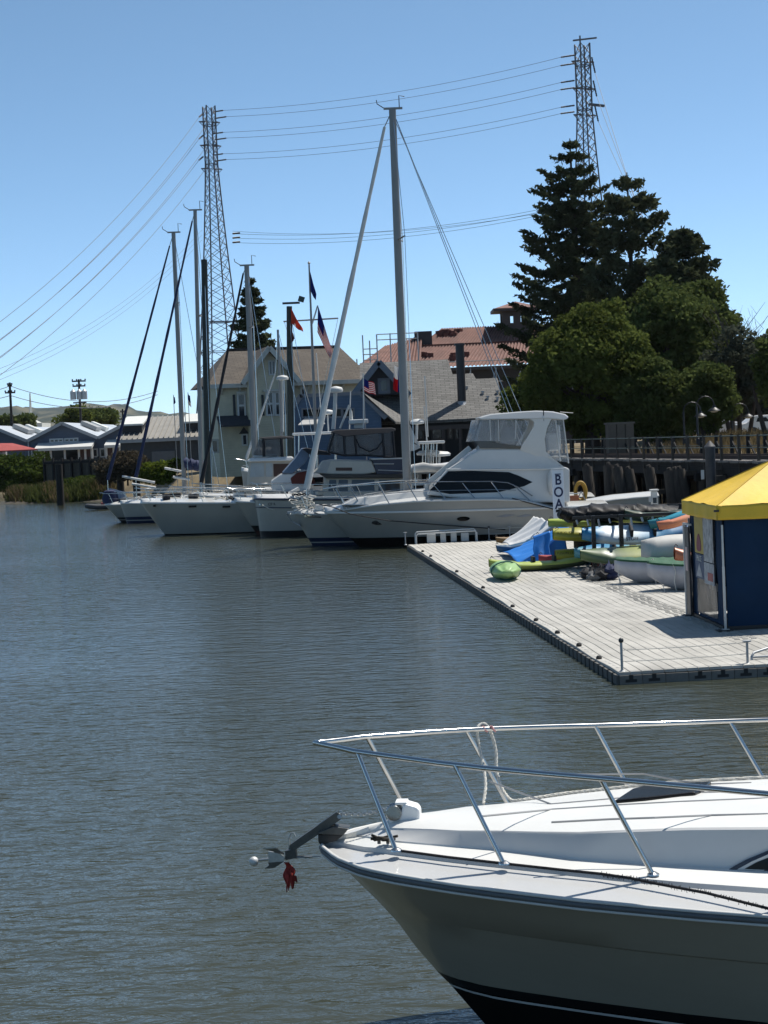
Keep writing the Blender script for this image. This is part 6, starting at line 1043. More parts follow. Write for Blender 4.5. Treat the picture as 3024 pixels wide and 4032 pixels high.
# ================================================================= kayaks and small boats
def kayak(label, a, b, W, Hk, m, m2=None, roll=0.0, blunt=.55, rocker=.14, seat=True, name='kayak', flip=False, group='kayaks stacked on the dock'):
    """a,b: world end points (keel line); an upright kayak hull with a deck"""
    a, b = V(a), V(b); d = b - a; L_ = d.length; t = thing(name, label, 'kayak', a.lerp(b, .5), math.atan2(d.y, d.x), group); pit = -math.asin(max(-1, min(1, d.z / L_))); Rm = Matrix.Rotation(pit, 3, 'Y') @ Matrix.Rotation(roll + (math.pi if flip else 0), 3, 'X'); n = 22
    def ring(u, lo):
        e = max(1e-3, math.sin(math.pi * min(.985, max(.015, u)))); w_ = W / 2 * e ** blunt; rz = rocker * abs(2 * u - 1) ** 3; h = Hk * (.80 + .20 * e ** .5); pts = []
        if lo: gs = [math.pi + math.pi * k / 8 for k in range(9)]; pts = [(w_ * math.cos(g), .55 * h + .55 * h * math.sin(g) * (1 if abs(math.sin(g)) < .9 else .98)) for g in gs]
        else: gs = [math.pi * k / 8 for k in range(9)]; pts = [(w_ * 1.02 * math.cos(g), .55 * h + .45 * h * math.sin(g) ** .8 * (.75 if .25 < u < .72 else 1)) for g in gs]
        off = .55 * Hk if flip else 0
        return [Rm @ V(((u - .5) * L_, y, z + rz - (Hk * .5 if (flip or roll) else 0))) + V((0, 0, (Hk * .5 if (flip or roll) else 0))) for y, z in pts]
    mb = MB(); mb.loft([ring(i / n, True) for i in range(n + 1)], cap=False, closed=False); part('hull', mb, m, t, smooth=50); mb = MB(); mb.loft([ring(i / n, False) for i in range(n + 1)], cap=False, closed=False); dk = part('deck', mb, m2 or m, t, smooth=50)
    if seat and not flip:
        for u in (.42, .62): mb = MB(); mb.box((0, 0, 0), (.08, W * .5, .26)); mb.box((.2, 0, -.12), (.36, W * .52, .05)); mb.v = [tuple(Rm @ V((v[0] + (u - .5) * L_, v[1], v[2] + Hk * .95))) for v in mb.v]; part('seat', mb, CANVASB, dk, bevel=.02)
    for u in (.03, .97): c = Rm @ V(((u - .5) * L_, 0, Hk * (.9 if not flip else .1) + rocker)); mb = MB(); mb.tube([c + V((-.05, -.04, 0)), c + V((0, 0, .05)), c + V((.05, .04, 0))], .012, 5); part('handle', mb, BLACK, dk)
    return t
def px2(xa, ya, xb, yb, Y, Yb=None): return P(xa, ya, Y), P(xb, yb, Yb or Y)
OLV = ramp_mat('olive_plastic', [(.0, (.36, .34, .04)), (.42, (.27, .27, .04)), (.62, (.055, .075, .035)), (1, (.045, .06, .03))]); BLW = ramp_mat('blue_white_plastic', [(.0, (.01, .16, .34)), (.16, (.015, .21, .42)), (.24, (.62, .68, .72)), (.5, (.55, .65, .72)), (.66, (.06, .24, .42)), (1, (.02, .10, .26))]); BLT = ramp_mat('blue_teal_plastic', [(.0, (.10, .30, .30)), (.25, (.03, .20, .40)), (.6, (.12, .38, .55)), (1, (.45, .6, .7))]); GRO = ramp_mat('green_olive_plastic', [(.0, (.12, .17, .06)), (.35, (.06, .10, .06)), (.55, (.24, .27, .07)), (.75, (.12, .18, .06)), (1, (.06, .08, .05))]); LIME = ramp_mat('lime_plastic', [(0, (.36, .42, .06)), (.3, (.30, .40, .08)), (.7, (.45, .48, .08)), (1, (.3, .36, .08))]); LIMED = ramp_mat('lime_dark_plastic', [(0, (.16, .21, .06)), (.25, (.22, .28, .07)), (.6, (.13, .16, .06)), (1, (.06, .07, .04))]); TEAL = ramp_mat('teal_plastic', [(0, (.02, .14, .17)), (.6, (.03, .26, .36)), (1, (.1, .4, .55))]); ORG = ramp_mat('orange_plastic', [(0, (.45, .13, .06)), (.5, (.62, .25, .13)), (1, (.6, .36, .26))]); REDP = mat('red_plastic', (.3, .03, .03), .5)
g1 = G(1912, 2238, ZD); kayak('long green sit-on-top kayak lying on the dock', V((g1.x, 49.6, ZD + .01)), V((P(2340, 2240, 49.9).x, 49.9, ZD + .01)), .74, .29, LIMED, LIME, rocker=.16)
g2 = G(2000, 2292, ZD); BUND = ramp_mat('pale_green_plastic', [(0, (.18, .34, .13)), (.5, (.26, .42, .16)), (1, (.30, .45, .18))]); t = thing('covered_kayak', 'lumpy green covered kayak seen end-on in front of the long green kayak', 'kayak', (g2.x, 47.3, ZD), R(0)); mb = MB(); rings = []
for i in range(37):
    u = i / 36; e = math.sin(math.pi * min(.97, max(.03, u))) ** .42; rings.append([(.42 * e * math.cos(g) * (1 + .10 * noise.noise(V((math.cos(g) * 2, u * 5, 1)))), (u - .5) * 2.0, max(.015, .24 + .235 * e * math.sin(g) * (1 + .16 * noise.noise(V((math.cos(g) * 2.2, u * 4, math.sin(g) * 2)))) + .02 * math.sin(5 * g + u * 7) * e + .03 * e * abs(math.sin(3.5 * g + 5 * u + 1.5 * math.sin(9 * u))) ** 3)) for g in [2 * math.pi * k / 44 for k in range(44)]])
mb.loft(rings); part('cover', mb, BUND, t, smooth=150); mb = MB(); mb.tube([(.4 * math.cos(g), -.35 + .1 * math.sin(2 * g), .26 + .25 * math.sin(g)) for g in [2 * math.pi * k / 20 for k in range(20)]], .02, 6, closed=True); part('strap', mb, mat('teal_strap', (.03, .12, .12), .8), t)
kayak('red kayak lying behind the long green kayak', V((P(2125, 2212, 51).x, 51.3, ZD + .01)), V((P(2420, 2212, 51).x, 51.3, ZD + .01)), .6, .3, REDP, rocker=.08, seat=False)
kayak('olive kayak on the upper rack beside the blue tarp', *px2(2178, 2132, 2640, 2128, 51.2), .72, .40, OLV, roll=.25, blunt=.22, rocker=.04, seat=False); kayak('olive kayak on the lower rack beside the blue tarp', *px2(2186, 2208, 2640, 2206, 51.2), .70, .38, OLV, blunt=.22, rocker=.05, seat=False, flip=True)
kayak('blue and white kayak on the upper rack', *px2(2292, 2142, 2745, 2126, 48.3), .86, .42, BLW, rocker=.12, blunt=.42, roll=.5); kayak('blue kayak nosing down at the left of the lower rack', *px2(2262, 2212, 2640, 2168, 49.0), .80, .36, BLT, rocker=.12, roll=.5); kayak('grey-green kayak on the lower rack with yellow lettering', *px2(2286, 2226, 2720, 2196, 47.2), .82, .38, GRO, rocker=.14, seat=False, roll=.45); kayak('lime kayak glimpsed between the rack posts', *px2(2380, 2158, 2720, 2156, 50.0), .66, .26, LIME, seat=False)
kayak('yellow-green kayak on top of the rack behind the sign', *px2(2160, 2082, 2560, 2060, 52.8), .66, .3, LIME, LIME, blunt=.3, rocker=.05, seat=False); kayak('teal kayak tilted up at the right end of the rack', *px2(2566, 2096, 2780, 2016, 47.5), .62, .3, TEAL, rocker=.1, seat=False); kayak('orange kayak tilted up at the right end of the rack', *px2(2600, 2100, 2800, 2030, 46.4), .6, .28, ORG, rocker=.1, seat=False); kayak('orange kayak end beside the tent leg', *px2(2655, 2226, 2860, 2226, 43.4), .5, .38, ORG, blunt=.2, seat=False)
for (s_, px, py, Y, sz, mm) in (('SUP-XL 92', 2222, 2098, 50.86, .1, BLACK), ('FUSION 13', 2225, 2178, 50.85, .1, BLACK), ('STUFF', 2490, 2122, 47.9, .13, BLACK), ('Teare', 2500, 2203, 46.84, .15, mat('yellow_print', (.5, .45, .05), .5))):
    q = P(px, py, Y); tgt = {'SUP-XL 92': 'kayak.001', 'FUSION 13': 'kayak.002'}.get(s_)
    roots = [o for o in COL.objects if o.get('category') == 'kayak' and abs(o.location.y - (Y + .36)) < .42]
    if roots:
        r0 = min(roots, key=lambda o: abs(o.location.z - q.z + .15)); inv = (Matrix.Translation(r0.location) @ Matrix.Rotation(r0.rotation_euler.z, 4, 'Z')).inverted(); txt(s_, sz, mm, 'lettering', r0, inv @ Matrix.Translation(q) @ Matrix.Rotation(R(84), 4, 'X'), .003)
# rack
rx0, rx1 = P(2310, 2200, 49).x, P(2700, 2200, 49).x; t = thing('kayak_rack', 'black post rack holding the stacked kayaks', 'rack', (rx0, 47.6, ZD), R(0))
for x in (0.05, (P(2447, 2150, 47.6).x - rx0), rx1 - rx0):
    for yy, hh in ((0, 1.62), (4.6, 1.62)): mb = MB(); mb.box((x, yy - .05, hh / 2), (.11, .11, hh)); part('post', mb, BLACK, t)
    for z in (.34, .93, 1.5): mb = MB(); mb.beam((x + .01, -.2, z), (x + .01, 5.0, z), .06, .07); part('arm', mb, BLACK, t)
for z in (1.58,):
    for yy in (0.06, 4.6): mb = MB(); mb.beam((-.5, yy, z), (rx1 - rx0 + .4, yy, z), .07, .08); part('beam', mb, BLACK, t)
for i in range(11): mb = MB(); mb.tube([(-.4 + .3 * i, .05, 1.52), (-.4 + .3 * i + .03, .02, 1.40 - .05 * (i % 3))], .03, 6); part('hook', mb, GALV, t)
mb = MB(); ca, cb = P(2262, 2050, 53.6), P(2700, 2050, 53.6); mb.grid(lambda u, v: V((lerp(ca.x, cb.x, u), 53.6 + .09 * math.sin(u * 31) * (.4 + v) + .05 * math.sin(u * 12 + 3 * v), lerp(1.95, ZD + .01, v))), 60, 8); solo('black_sheet', 'added black sheet standing in for the dark behind the stacked kayaks', 'tarp', mb, CANVASB, smooth=60, solid=.01)  # black sheet added behind the rack to darken its interior
KD = ramp_mat('shaded_teal_plastic', [(0, (.01, .035, .05)), (.5, (.02, .06, .07)), (1, (.012, .02, .03))]); KG = ramp_mat('shaded_green_plastic', [(0, (.02, .04, .02)), (.5, (.05, .06, .02)), (1, (.02, .03, .02))])  # dark plastics for added filler kayaks; shade inside the rack is in the colour
for (xa, ya, xb, yb, Y_, mm, lb) in ((2330, 2100, 2720, 2092, 50.3, KG, 'added filler kayak on the upper back rack, its green darkened as shade'), (2380, 2178, 2720, 2172, 51.6, KD, 'added filler kayak on the middle back rack, its teal darkened as shade'), (2300, 2240, 2690, 2240, 49.9, KD, 'added filler kayak on the dock under the rack, its teal darkened as shade'), (2330, 2256, 2700, 2254, 48.6, mat('shaded_red_plastic', (.08, .012, .012), .5), 'added filler kayak on the dock under the rack, its red darkened as shade'), (2460, 2060, 2720, 2052, 48.6, KG, 'added filler kayak just below the black tarp bundle, its green darkened as shade')):
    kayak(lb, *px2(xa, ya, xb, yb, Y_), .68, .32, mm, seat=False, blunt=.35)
# long black tarp bundle on top of the rack
mb = MB(); rings = []; pts = [P(2205, 2062, 50.2), P(2245, 2030, 50.2), P(2330, 2018, 50.2), P(2460, 2016, 50.2), P(2560, 2014, 50.2), P(2668, 2016, 50.2)]; pts[0].z = max(pts[0].z, 1.98)
N2 = 60
for i in range(N2 + 1):
    u = i / N2 * (len(pts) - 1); k = min(int(u), len(pts) - 2); p = pts[k].lerp(pts[k + 1], u - k); r_ = .27 * (math.sin(math.pi * min(.96, max(.04, i / N2))) ** .25)
    rings.append([p + V((.05 * math.sin(g * 3 + i), 1.6 * r_ * math.cos(g) * 1.6, r_ * .9 * math.sin(g) * (1 + .35 * noise.noise(V((i * .25 + 2 * math.sin(g), g, 0)))) + .022 * math.sin(i * 1.3 + 2.2 * math.cos(g) * 3))) for g in [2 * math.pi * k_ / 18 for k_ in range(18)]])
mb.loft(rings); solo('tarp_bundle', 'long wrinkled black tarp bundle lying on top of the kayak rack', 'tarp', mb, mat('black_sheet', (.006, .006, .007), .55, bump=.5, bscale=6, spec=.22), smooth=60)
# tarps draped from the rack down to the dock
def drape(name, label, c00, c01, c10, c11, m, skirt=False, folds=7, amp=.05, sag=.10):
    mb = MB()
    def f(u, v):
        p = c00.lerp(c01, v).lerp(c10.lerp(c11, v), u); fo = amp * math.sin(v * folds * 2 + u * 2.2) * (1 - .5 * u) + .4 * amp * math.sin(v * folds * 5 + u * 6); ed = min(1, u * 6) ; return p + V((-.25 * fo, .2 * fo, fo * ed - sag * math.sin(math.pi * u) + (.17 * (1 - u) * math.sin(math.pi * min(1, max(0, v))) if u < 1 else 0)))
    mb.grid(f, 26, 26)
    if skirt:
        def g(u, v):
            p = f(u, 0); q_ = V((p.x + .12 * v + .06 * math.sin(u * 22) * v, p.y - .1 * v + .07 * math.sin(u * 25 + 1) * v, ZD + .012)); return p.lerp(q_, v)
        mb.grid(g, 26, 8)
    return solo(name, label, 'tarp', mb, m, 'tarps draped over the kayaks', smooth=70, solid=.012)
BT = mat('blue_tarp', (.012, .17, .55), .55, var=.1, bump=.3, bscale=8); WT = mat('white_tarp', (.66, .66, .65), .6, var=.06, bump=.3, bscale=8)
drape('blue_tarp', 'bright blue tarp sloping down over kayaks to the dock', G(2040, 2222, ZD + .02), G(1960, 2178, ZD + .03), P(2225, 2092, 52.4), P(2272, 2040, 55.2), BT, True); drape('white_tarp', 'white tarp sloping down behind the blue tarp', G(2020, 2176, ZD + .03), G(1972, 2142, ZD + .03), P(2186, 2064, 55.4), P(2102, 2030, 60), WT, False, 5, .05, .05)
mb = MB(); a, b_, c_, d_ = P(2098, 2112, 52.4), P(2165, 2090, 52.3), P(2165, 2210, 51.9), P(2105, 2212, 51.9); mb.grid(lambda u, v: a.lerp(d_, v).lerp(b_.lerp(c_, v), u) + V((.02 * math.sin(9 * v), .05 * math.sin(u * 9 + v * 2) * v, 0)), 14, 12); solo('blue_tarp', 'dark blue tarp flap hanging in front of the olive kayaks', 'tarp', mb, BT, 'tarps draped over the kayaks', smooth=70, solid=.012)
q = G(1964, 2152, ZD); kayak('brown kayak nose poking out from under the white tarp', V((q.x - .05, q.y, ZD + .02)), V((q.x + 1.3, q.y + .4, ZD + .28)), .4, .24, mat('brown_plastic', (.16, .09, .03), .6), seat=False); q = G(1966, 2190, ZD); kayak('dark blue kayak nose poking out from under the blue tarp', V((q.x - .04, q.y - .1, ZD + .02)), V((q.x + 1.4, q.y + .2, ZD + .3)), .46, .27, mat('deep_blue_plastic', (.012, .07, .14), .5), seat=False)
# overturned canoe, two green-topped rowing dinghies
def dinghy(label, bow, y, L_, B_, H_, th, m, mg, over=False, z=ZD, name='rowing_dinghy', bl=.5):
    q = P(*bow, y); t = thing(name, label, 'dinghy' if not over else 'canoe', (q.x, y, z), th, None if over else 'rowing dinghies on the dock'); n = 18; sgn = -1 if over else 1
    def ring(u, k=1.0):
        e = (1 - (1 - min(1, u / .55)) ** 2) ** bl * (1 - .25 * max(0, u - .55) ** 1.2); w_ = B_ / 2 * max(.02, e); st = H_ * (1 + .14 * (1 - u) ** 3); kz = (.2 if over else .62) * H_ * max(0, 1 - u / .26) ** 1.5; pts = []
        for j in range(13):
            g = math.pi * j / 12; yy = -w_ * math.cos(g) * k; zz = kz + (st - kz) * (1 - math.sin(g) ** .62); pts.append((u * L_, yy, zz))
        return [(p[0], p[1], (H_ * 1.14 - p[2]) if over else p[2]) for p in pts]
    mb = MB(); mb.loft([ring(i / n) for i in range(n + 1)], cap=False, closed=False); r0 = ring(1.0); mb.add(r0, [tuple(range(13))]); h = part('hull', mb, m, t, smooth=50, solid=.025)
    for s in (0, 12): mb = MB(); mb.tube([V(ring(i / n)[s]) for i in range(n + 1)], .028, 6); part('gunwale', mb, mg, t)
    if not over:
        mb = MB(); mb.grid(lambda u, v: V((.04 + u * L_ * .62, (v * 2 - 1) * abs(ring(.02 + u * .62)[0][1]) * .97, H_ * (1 + .14 * (1 - u * .62) ** 3) + .01 + .05 * (1 - (2 * v - 1) ** 2) + .012 * math.sin(u * 40))), 18, 8); part('cover', mb, mg, t, smooth=50)
    return t
GRN = mat('green_canvas', (.010, .075, .030), .7, bump=.2, bscale=15); GWH = mat('grey_white_hull', (.42, .41, .43), .5, var=.1)
dinghy('overturned grey-white canoe resting on the dinghies', (2526, 2180), 45.2, 3.2, .9, .58, R(6), mat('canoe_grey', (.44, .43, .40), .6, var=.08), WTRIM, True, P(2526, 2212, 45.2).z, 'canoe', .10)
d1 = dinghy('white rowing dinghy with a green cover, left one of two', (2420, 2222), 44.4, 2.9, 1.25, .56, R(-7), GWH, GRN); d2 = dinghy('white rowing dinghy with a green cover, right one beside the tent', (2550, 2240), 42.3, 2.9, 1.25, .60, R(-9), GWH, GRN)
for d_, L0 in ((d1, ((.9, -.5), (.0, 0))), (d2, ((.55, -.42),))):
    for (x, y) in L0: mb = MB(); mb.tube([(x, y, .60), (x + .06, y - .08, .66), (x + .12, y - .12, .5), (x + .08, y - .16, .25), (x + .12, y - .14, .02)], .014, 5); part('painter', mb, ROPE, d_)
# canoe rests on a crosswise trestle stand
q = P(2600, 2210, 45.2); zc = P(2526, 2212, 45.2).z; t = thing('boat_stand', 'dark stand under the overturned canoe', 'stand', (q.x, 45.2, ZD))
for x in (-.2, 1.5):
    for s in (-.45, .45): mb = MB(); mb.beam((x, s, 0), (x, s * .8, zc - ZD), .06, .06); part('leg', mb, BLACK, t)
    mb = MB(); mb.beam((x, -.5, zc - ZD), (x, .5, zc - ZD), .07, .07); part('crossbar', mb, BLACK, t)
rs = random.Random(9)
for i, (px, py, w_, h_, mm, lb) in enumerate(((2345, 2288, .42, .22, mat('crumpled_grey', (.16, .16, .16), .9), 'crumpled grey cloth bundle under the kayak rack'), (2375, 2286, .5, .34, CANVASB, 'black gear bag under the kayak rack, left one'), (2408, 2284, .5, .42, CANVASN, 'dark blue gear bag beside the left rowing dinghy'), (2325, 2282, .5, .28, CANVASB, 'low black bag at the left foot of the rack'))):
    q = G(px, py, ZD); mb = MB(); rings = []
    for a in range(9):
        u = a / 8; r_ = w_ / 2 * math.sin(math.pi * min(.97, max(.03, .12 + u * .84))) ** .6; rings.append([(q.x + r_ * math.cos(g) * (1 + .75 * noise.noise(V((math.cos(g) * 2.5 + i * 9, u * 5, math.sin(g) * 2.5)))), q.y + .25 + r_ * .8 * math.sin(g) * (1 + .75 * noise.noise(V((math.cos(g) * 2.5 + i * 9, u * 5 + 3, math.sin(g) * 2.5)))), ZD + .005 + h_ * u * (1 + .6 * noise.noise(V((math.cos(g) * 2 + i, math.sin(g) * 2, 7))))) for g in [2 * math.pi * k / 14 for k in range(14)]])
    mb.loft(rings); solo('gear_bag', lb, 'bag', mb, mm, 'bags under the rack', smooth=30)
for i, (px, py) in enumerate(((2440, 2305), (2610, 2333))):
    q = G(px, py, ZD); mb = MB(); mb.tube([(q.x - .5, q.y, ZD + .012), (q.x, q.y - .05, ZD + .012), (q.x + .05, q.y, ZD + .012), (q.x + .02, q.y + .05, ZD + .16)], .01, 5); solo('loose_line', 'thin loose line on the dock in front of the %s dinghy' % ('left', 'right')[i], 'rope', mb, ROPE)
# ================================================================= tent
q = G(2857, 2481, ZD); TF = Frame((q.x, q.y, ZD), R(2.5)); TS = 2.92; TN = thing('tent', 'square pop-up tent with a yellow roof and navy blue walls', 'tent', TF.o, TF.th)
YEL = mat('yellow_canvas', (.66, .43, .030), .65, var=.12, vscale=.9, bump=.8, bscale=4); NAVC = mat('navy_tent_wall', (.007, .027, .064), .8, spec=.2, var=.12, vscale=1.2, bump=.6, bscale=3.2)
zv0, zv1 = TF.pt(2830, 2047, 0).z, TF.pt(2831, 1990, 0).z; zpk = TF.pt(3066, 1806, TS / 2).z; O = .11
cs = [(-O, -O), (TS + O, -O), (TS + O, TS + O), (-O, TS + O)]; pk = V((TS / 2, TS / 2, zpk))
for i in range(4):
    a, b = V((*cs[i], zv1)), V((*cs[(i + 1) % 4], zv1)); mb = MB(); n = 14
    def roof(u, v): p = a.lerp(b, u).lerp(pk, v); return p - V((0, 0, .07 * math.sin(math.pi * v) * math.sin(math.pi * u) + .02 * math.sin(u * 17 + v * 5) * (1 - v) * math.sin(math.pi * u)))
    mb.grid(roof, n, n - 1); rf = part('roof_panel', mb, YEL, TN, smooth=50); mb = MB(); mb.tube([a.lerp(pk, k_ / 8) + V((0, 0, .004)) for k_ in range(9)], .012, 6); part('hip_seam', mb, mat('yellow_seam', (.55, .36, .03), .7), rf)
    mb = MB(); out_ = V((a.y - b.y, b.x - a.x, 0)).normalized() * -1
    mb.grid(lambda u, v: a.lerp(b, u) - V((0, 0, (zv1 - zv0) * v)) + out_ * (.02 * v * math.sin(u * 23) + .03 * math.sin(u * 9) * v * (1 - v)) * -1 + V((0, 0, -.012 * math.sin(u * math.pi) * v)), 30, 5); part('valance', mb, YEL, TN, smooth=60, solid=.006)
for (x, y) in ((0, 0), (TS, 0), (TS, TS), (0, TS)):
    mb = MB(); mb.box((x, y, .62), (.042, .042, 1.24)); mb.box((x, y, 1.62), (.034, .034, .86)); mb.box((x, y, .02), (.13, .13, .015)); part('leg', mb, mat('grey_tent_leg', (.46, .46, .45), .4, .5), TN)
def wallgrid(p0, p1, z0, z1, nrm, amp=.03, nu=36, nv=24, seed=0):
    mb = MB(); mb.grid(lambda u, v: V(p0).lerp(V(p1), u) + V((0, 0, lerp(z0, z1, v))) + V(nrm) * (amp * noise.noise(V((u * 5 + seed, v * 4, 0))) + amp * .8 * abs(math.sin((u - .42) * 6 + (v - .35) * 2.5)) * (1 - v) + amp * .5 * noise.noise(V((u * 14, v * 9 + seed, 3)))), nu, nv); return mb
part('front_wall', wallgrid((.05, .03, 0), (TS - .05, .03, 0), .05, zv0 + .06, (0, -1, 0), .06), NAVC, TN, smooth=70)
mb = MB(); mb.tube([(1.05, -.03, .5), (1.05, -.02, zv0)], .012, 5); part('wall_seam', mb, mat('navy_seam', (.006, .015, .05), .6), TN)
mb = MB(); mb.box((TS / 2, .0, .035), (TS - .1, .07, .07)); part('wall_hem', mb, BLACK, TN); mb = MB(); mb.box((.0, TS / 2, .035), (.07, TS - .1, .07)); part('wall_hem', mb, BLACK, TN)
part('back_wall', wallgrid((.05, TS - .03, 0), (TS - .05, TS - .03, 0), .05, zv0 + .06, (0, 1, 0), .03, seed=4), NAVC, TN, smooth=70); part('right_wall', wallgrid((TS - .03, .05, 0), (TS - .03, TS - .05, 0), .05, zv0 + .06, (1, 0, 0), .03, seed=7), NAVC, TN, smooth=70)
# left wall: navy border, window tinted dark for the shade inside, posters hung inside
for (y0, y1, z0, z1) in ((.05, .62, .05, zv0 + .05), (TS - .62, TS - .05, .05, zv0 + .05), (.62, TS - .62, .05, .16)): part('left_wall', wallgrid((.02, y0, 0), (.02, y1, 0), z0, z1, (-1, 0, 0), .02, 12, 16, seed=y0), NAVC, TN, smooth=70)
part('shade_tinted_window', wallgrid((.0, .60, 0), (.0, TS - .6, 0), .14, zv0 + .05, (-1, 0, 0), .012, 16, 16), clear_mat('tent_window_shade', (.06, .07, .085), .6, .25), TN, smooth=70)
PW = TS - 1.24
def poster(name, label, y0, y1, z0, z1, m, x=-.03): mb = MB(); mb.box((x, (y0 + y1) / 2, (z0 + z1) / 2), (.012, abs(y1 - y0), z1 - z0)); o = part(name, mb, m, TN, label=label); return o
ya, yb, ym = .66, TS - .66, TS / 2 + .05; GYP = mat('grey_photo_print', (.33, .32, .31), .6, var=.6, vscale=6); p1_ = poster('poster', 'mustard poster with a maroon shape', ym, yb, 1.38, zv0 - .02, mat('mustard_print', (.42, .30, .06), .6)); p2_ = poster('poster', 'grey photo poster', ya, ym - .02, 1.25, zv0 - .02, GYP); p3_ = poster('poster', 'dark blue price poster', ym, yb, .86, 1.36, mat('blue_print', (.035, .06, .12), .6)); p4_ = poster('poster', 'grey poster with a red box', ya, ym - .02, .80, 1.23, mat('pale_print', (.36, .36, .37), .6, var=.4, vscale=8))
mb = MB(); mb.prism([(-.037, lerp(ym, yb, .5) + .2 * math.cos(g), 1.56 + .18 * math.sin(g) - .04 * math.cos(2 * g)) for g in [2 * math.pi * k / 16 for k in range(16)]], (-.006, 0, 0)); part('print', mb, mat('maroon_print', (.18, .03, .045), .6), p1_); mb = MB(); mb.box((-.04, ya + .3, .96), (.008, .42, .16)); part('print', mb, REDP, p4_); mb = MB(); mb.prism([(-.037, ym + .12, .9), (-.037, yb - .1, .9), (-.037, lerp(ym, yb, .5), 1.18)], (-.006, 0, 0)); part('print', mb, mat('pale_print', (.36, .36, .37), .6, var=.4, vscale=8), p3_)
txt('PRICE', .17, WTRIM, 'print', p3_, Matrix.Translation((-.044, (ym + yb) / 2, 1.27)) @ Matrix.Rotation(R(-90), 4, 'Z') @ Matrix.Rotation(R(90), 4, 'X'), .003)
for i in range(7): y = lerp(ya, yb, (i + .5) / 7); mb = MB(); mb.tube([(.25, y, .75), (.25, y, .35)], [.06, .085], 10); mb.tube([(.25, y, .35), (.25, y, .3)], .09, 10); part('paddle', mb, mat('dark_paddle', (.03, .035, .04), .5) if i % 2 else mat('grey_cloth', (.2, .2, .21), .8), TN); 
for i in range(5): y = lerp(ya, yb, (i + .5) / 5); mb = MB(); mb.prism([(.2, y - .08, .62), (.2, y + .08, .62), (.2, y + .05, .78), (.2, y - .06, .77)], (.02, 0, 0)); part('paper_sheet', mb, WTRIM, TN)
# white door frame with a dark panel at the back-left tent corner
mb = MB(); mb.box((-.08, TS + .12, .98), (.05, .05, 1.95)); mb.box((-.08, TS - .2, 1.94), (.045, .62, .04)); df = part('door_frame', mb, WTRIM, TN); mb = MB(); mb.box((-.07, TS - .1, .95), (.03, .34, 1.85)); part('door_panel', mb, mat('dark_door', (.06, .05, .05), .5), df); mb = MB(); mb.box((-.09, TS - .08, 1.2), (.012, .2, .5)); part('notice', mb, mat('pink_notice', (.5, .38, .36), .7), df)
for (x, y) in ((0, 0), (TS, 0), (0, TS)): mb = MB(); mb.box((x - .03, y - .03, .005), (.3, .26, .012)); part('foot_plate', mb, mat('dark_plate', (.02, .02, .022), .6), TN)
mb = MB(); mb.box((-O - .02, -O - .02, zv1 - .1), (.1, .03, .04)); part('valance_print', mb, BLACK, TN)
# ================================================================= steel pile with cone cap, power pedestal, reel, white skiff
q = P(2795, 1760, 66.5); t = thing('steel_pile', 'dark round steel pile with a cone cap behind the tent', 'pile', (q.x, 66.5, -1.4)); r_ = 20 * 66.5 / 6800; h = q.z + 1.4; mb = MB(); mb.tube([(0, 0, 0), (0, 0, h)], r_, 16); part('shaft', mb, mat('dark_steel_pile', (.035, .035, .038), .6, var=.3), t, smooth=50); mb = MB(); mb.lathe([(r_ * 1.12, h - .04), (r_ * 1.12, h + .02), (.03, h + .24)], (0, 0, 0), 16); part('cone_cap', mb, mat('grey_cap', (.06, .06, .065), .6), t, smooth=30); mb = MB(); mb.box((-r_ - .14, -.1, h - 1.05), (.12, .03, .36)); part('number_plate', mb, WTRIM, t)
q = P(2568, 1926, 64); t = thing('power_pedestal', 'white power pedestal with a flat cap at the back of the dock', 'power pedestal', (q.x, 63.6, ZD)); h = q.z - ZD; mb = MB(); mb.box((0, 0, h / 2 - .03), (.22, .22, h - .06)); part('column', mb, WTRIM, t, bevel=.02); mb = MB(); mb.box((0, 0, h - .02), (.32, .32, .06)); part('cap', mb, WTRIM, t, bevel=.02); mb = MB(); mb.box((-.16, -.05, h - .35), (.1, .16, .2)); part('socket', mb, GALV, t); mb = MB(); mb.box((.0, -.115, h - .4), (.14, .02, .2)); part('glass_lens', mb, GLASS, t)
SK = Boat('small open white boat moored behind the yacht stern', 'motor boat', (2245, 1990), (2262, 2040), R(0), 3.6, 1.5, 'skiff', Y=71.8, zst=1.35, flare=.4); SK.band('antifouling', -.5, .1, BOTTOM, 1); SK.band('topsides', .095, None, HULLW, 4); SK.deck(); SK.rub(.04, WHITE)
q = SK.fr.pt(2285, 1945, 0); zs = SK.sheer(q.x) - .02; t = thing('hose_reel', 'mustard yellow hose coiled on a reel behind the BOAT sign', 'hose reel', SK.fr.w((q.x, -.1, zs))); mb = MB(); [mb.tube([(.22 * 1.0 * (1 - .04 * k) * math.cos(g), -.05 + .04 * k, .52 + .40 * (1 - .04 * k) * math.sin(g)) for g in [2 * math.pi * i / 24 for i in range(24)]], .07, 8, closed=True) for k in range(4)]; part('hose', mb, mat('mustard_hose', (.33, .20, .025), .6), t, smooth=60); mb = MB(); mb.beam((-.3, -.2, 0), (.3, -.2, 0), .05, .05); mb.beam((-.25, -.2, 0), (0, -.2, .55), .04, .04); mb.beam((.25, -.2, 0), (0, -.2, .55), .04, .04); part('stand', mb, GALV, t)
q = SK.fr.pt(2262, 1970, -.4); zs = SK.sheer(q.x) - .02; mb = MB(); w0 = SK.fr.w((q.x, -.35, zs)); mb.box(w0 + V((0, 0, .19)), (.34, .3, .38)); mb.box(w0 + V((0, 0, .40)), (.38, .34, .05)); solo('crate', 'reddish-brown crate beside the mustard hose', 'crate', mb, mat('red_brown_crate', (.22, .075, .035), .7), bevel=.01)
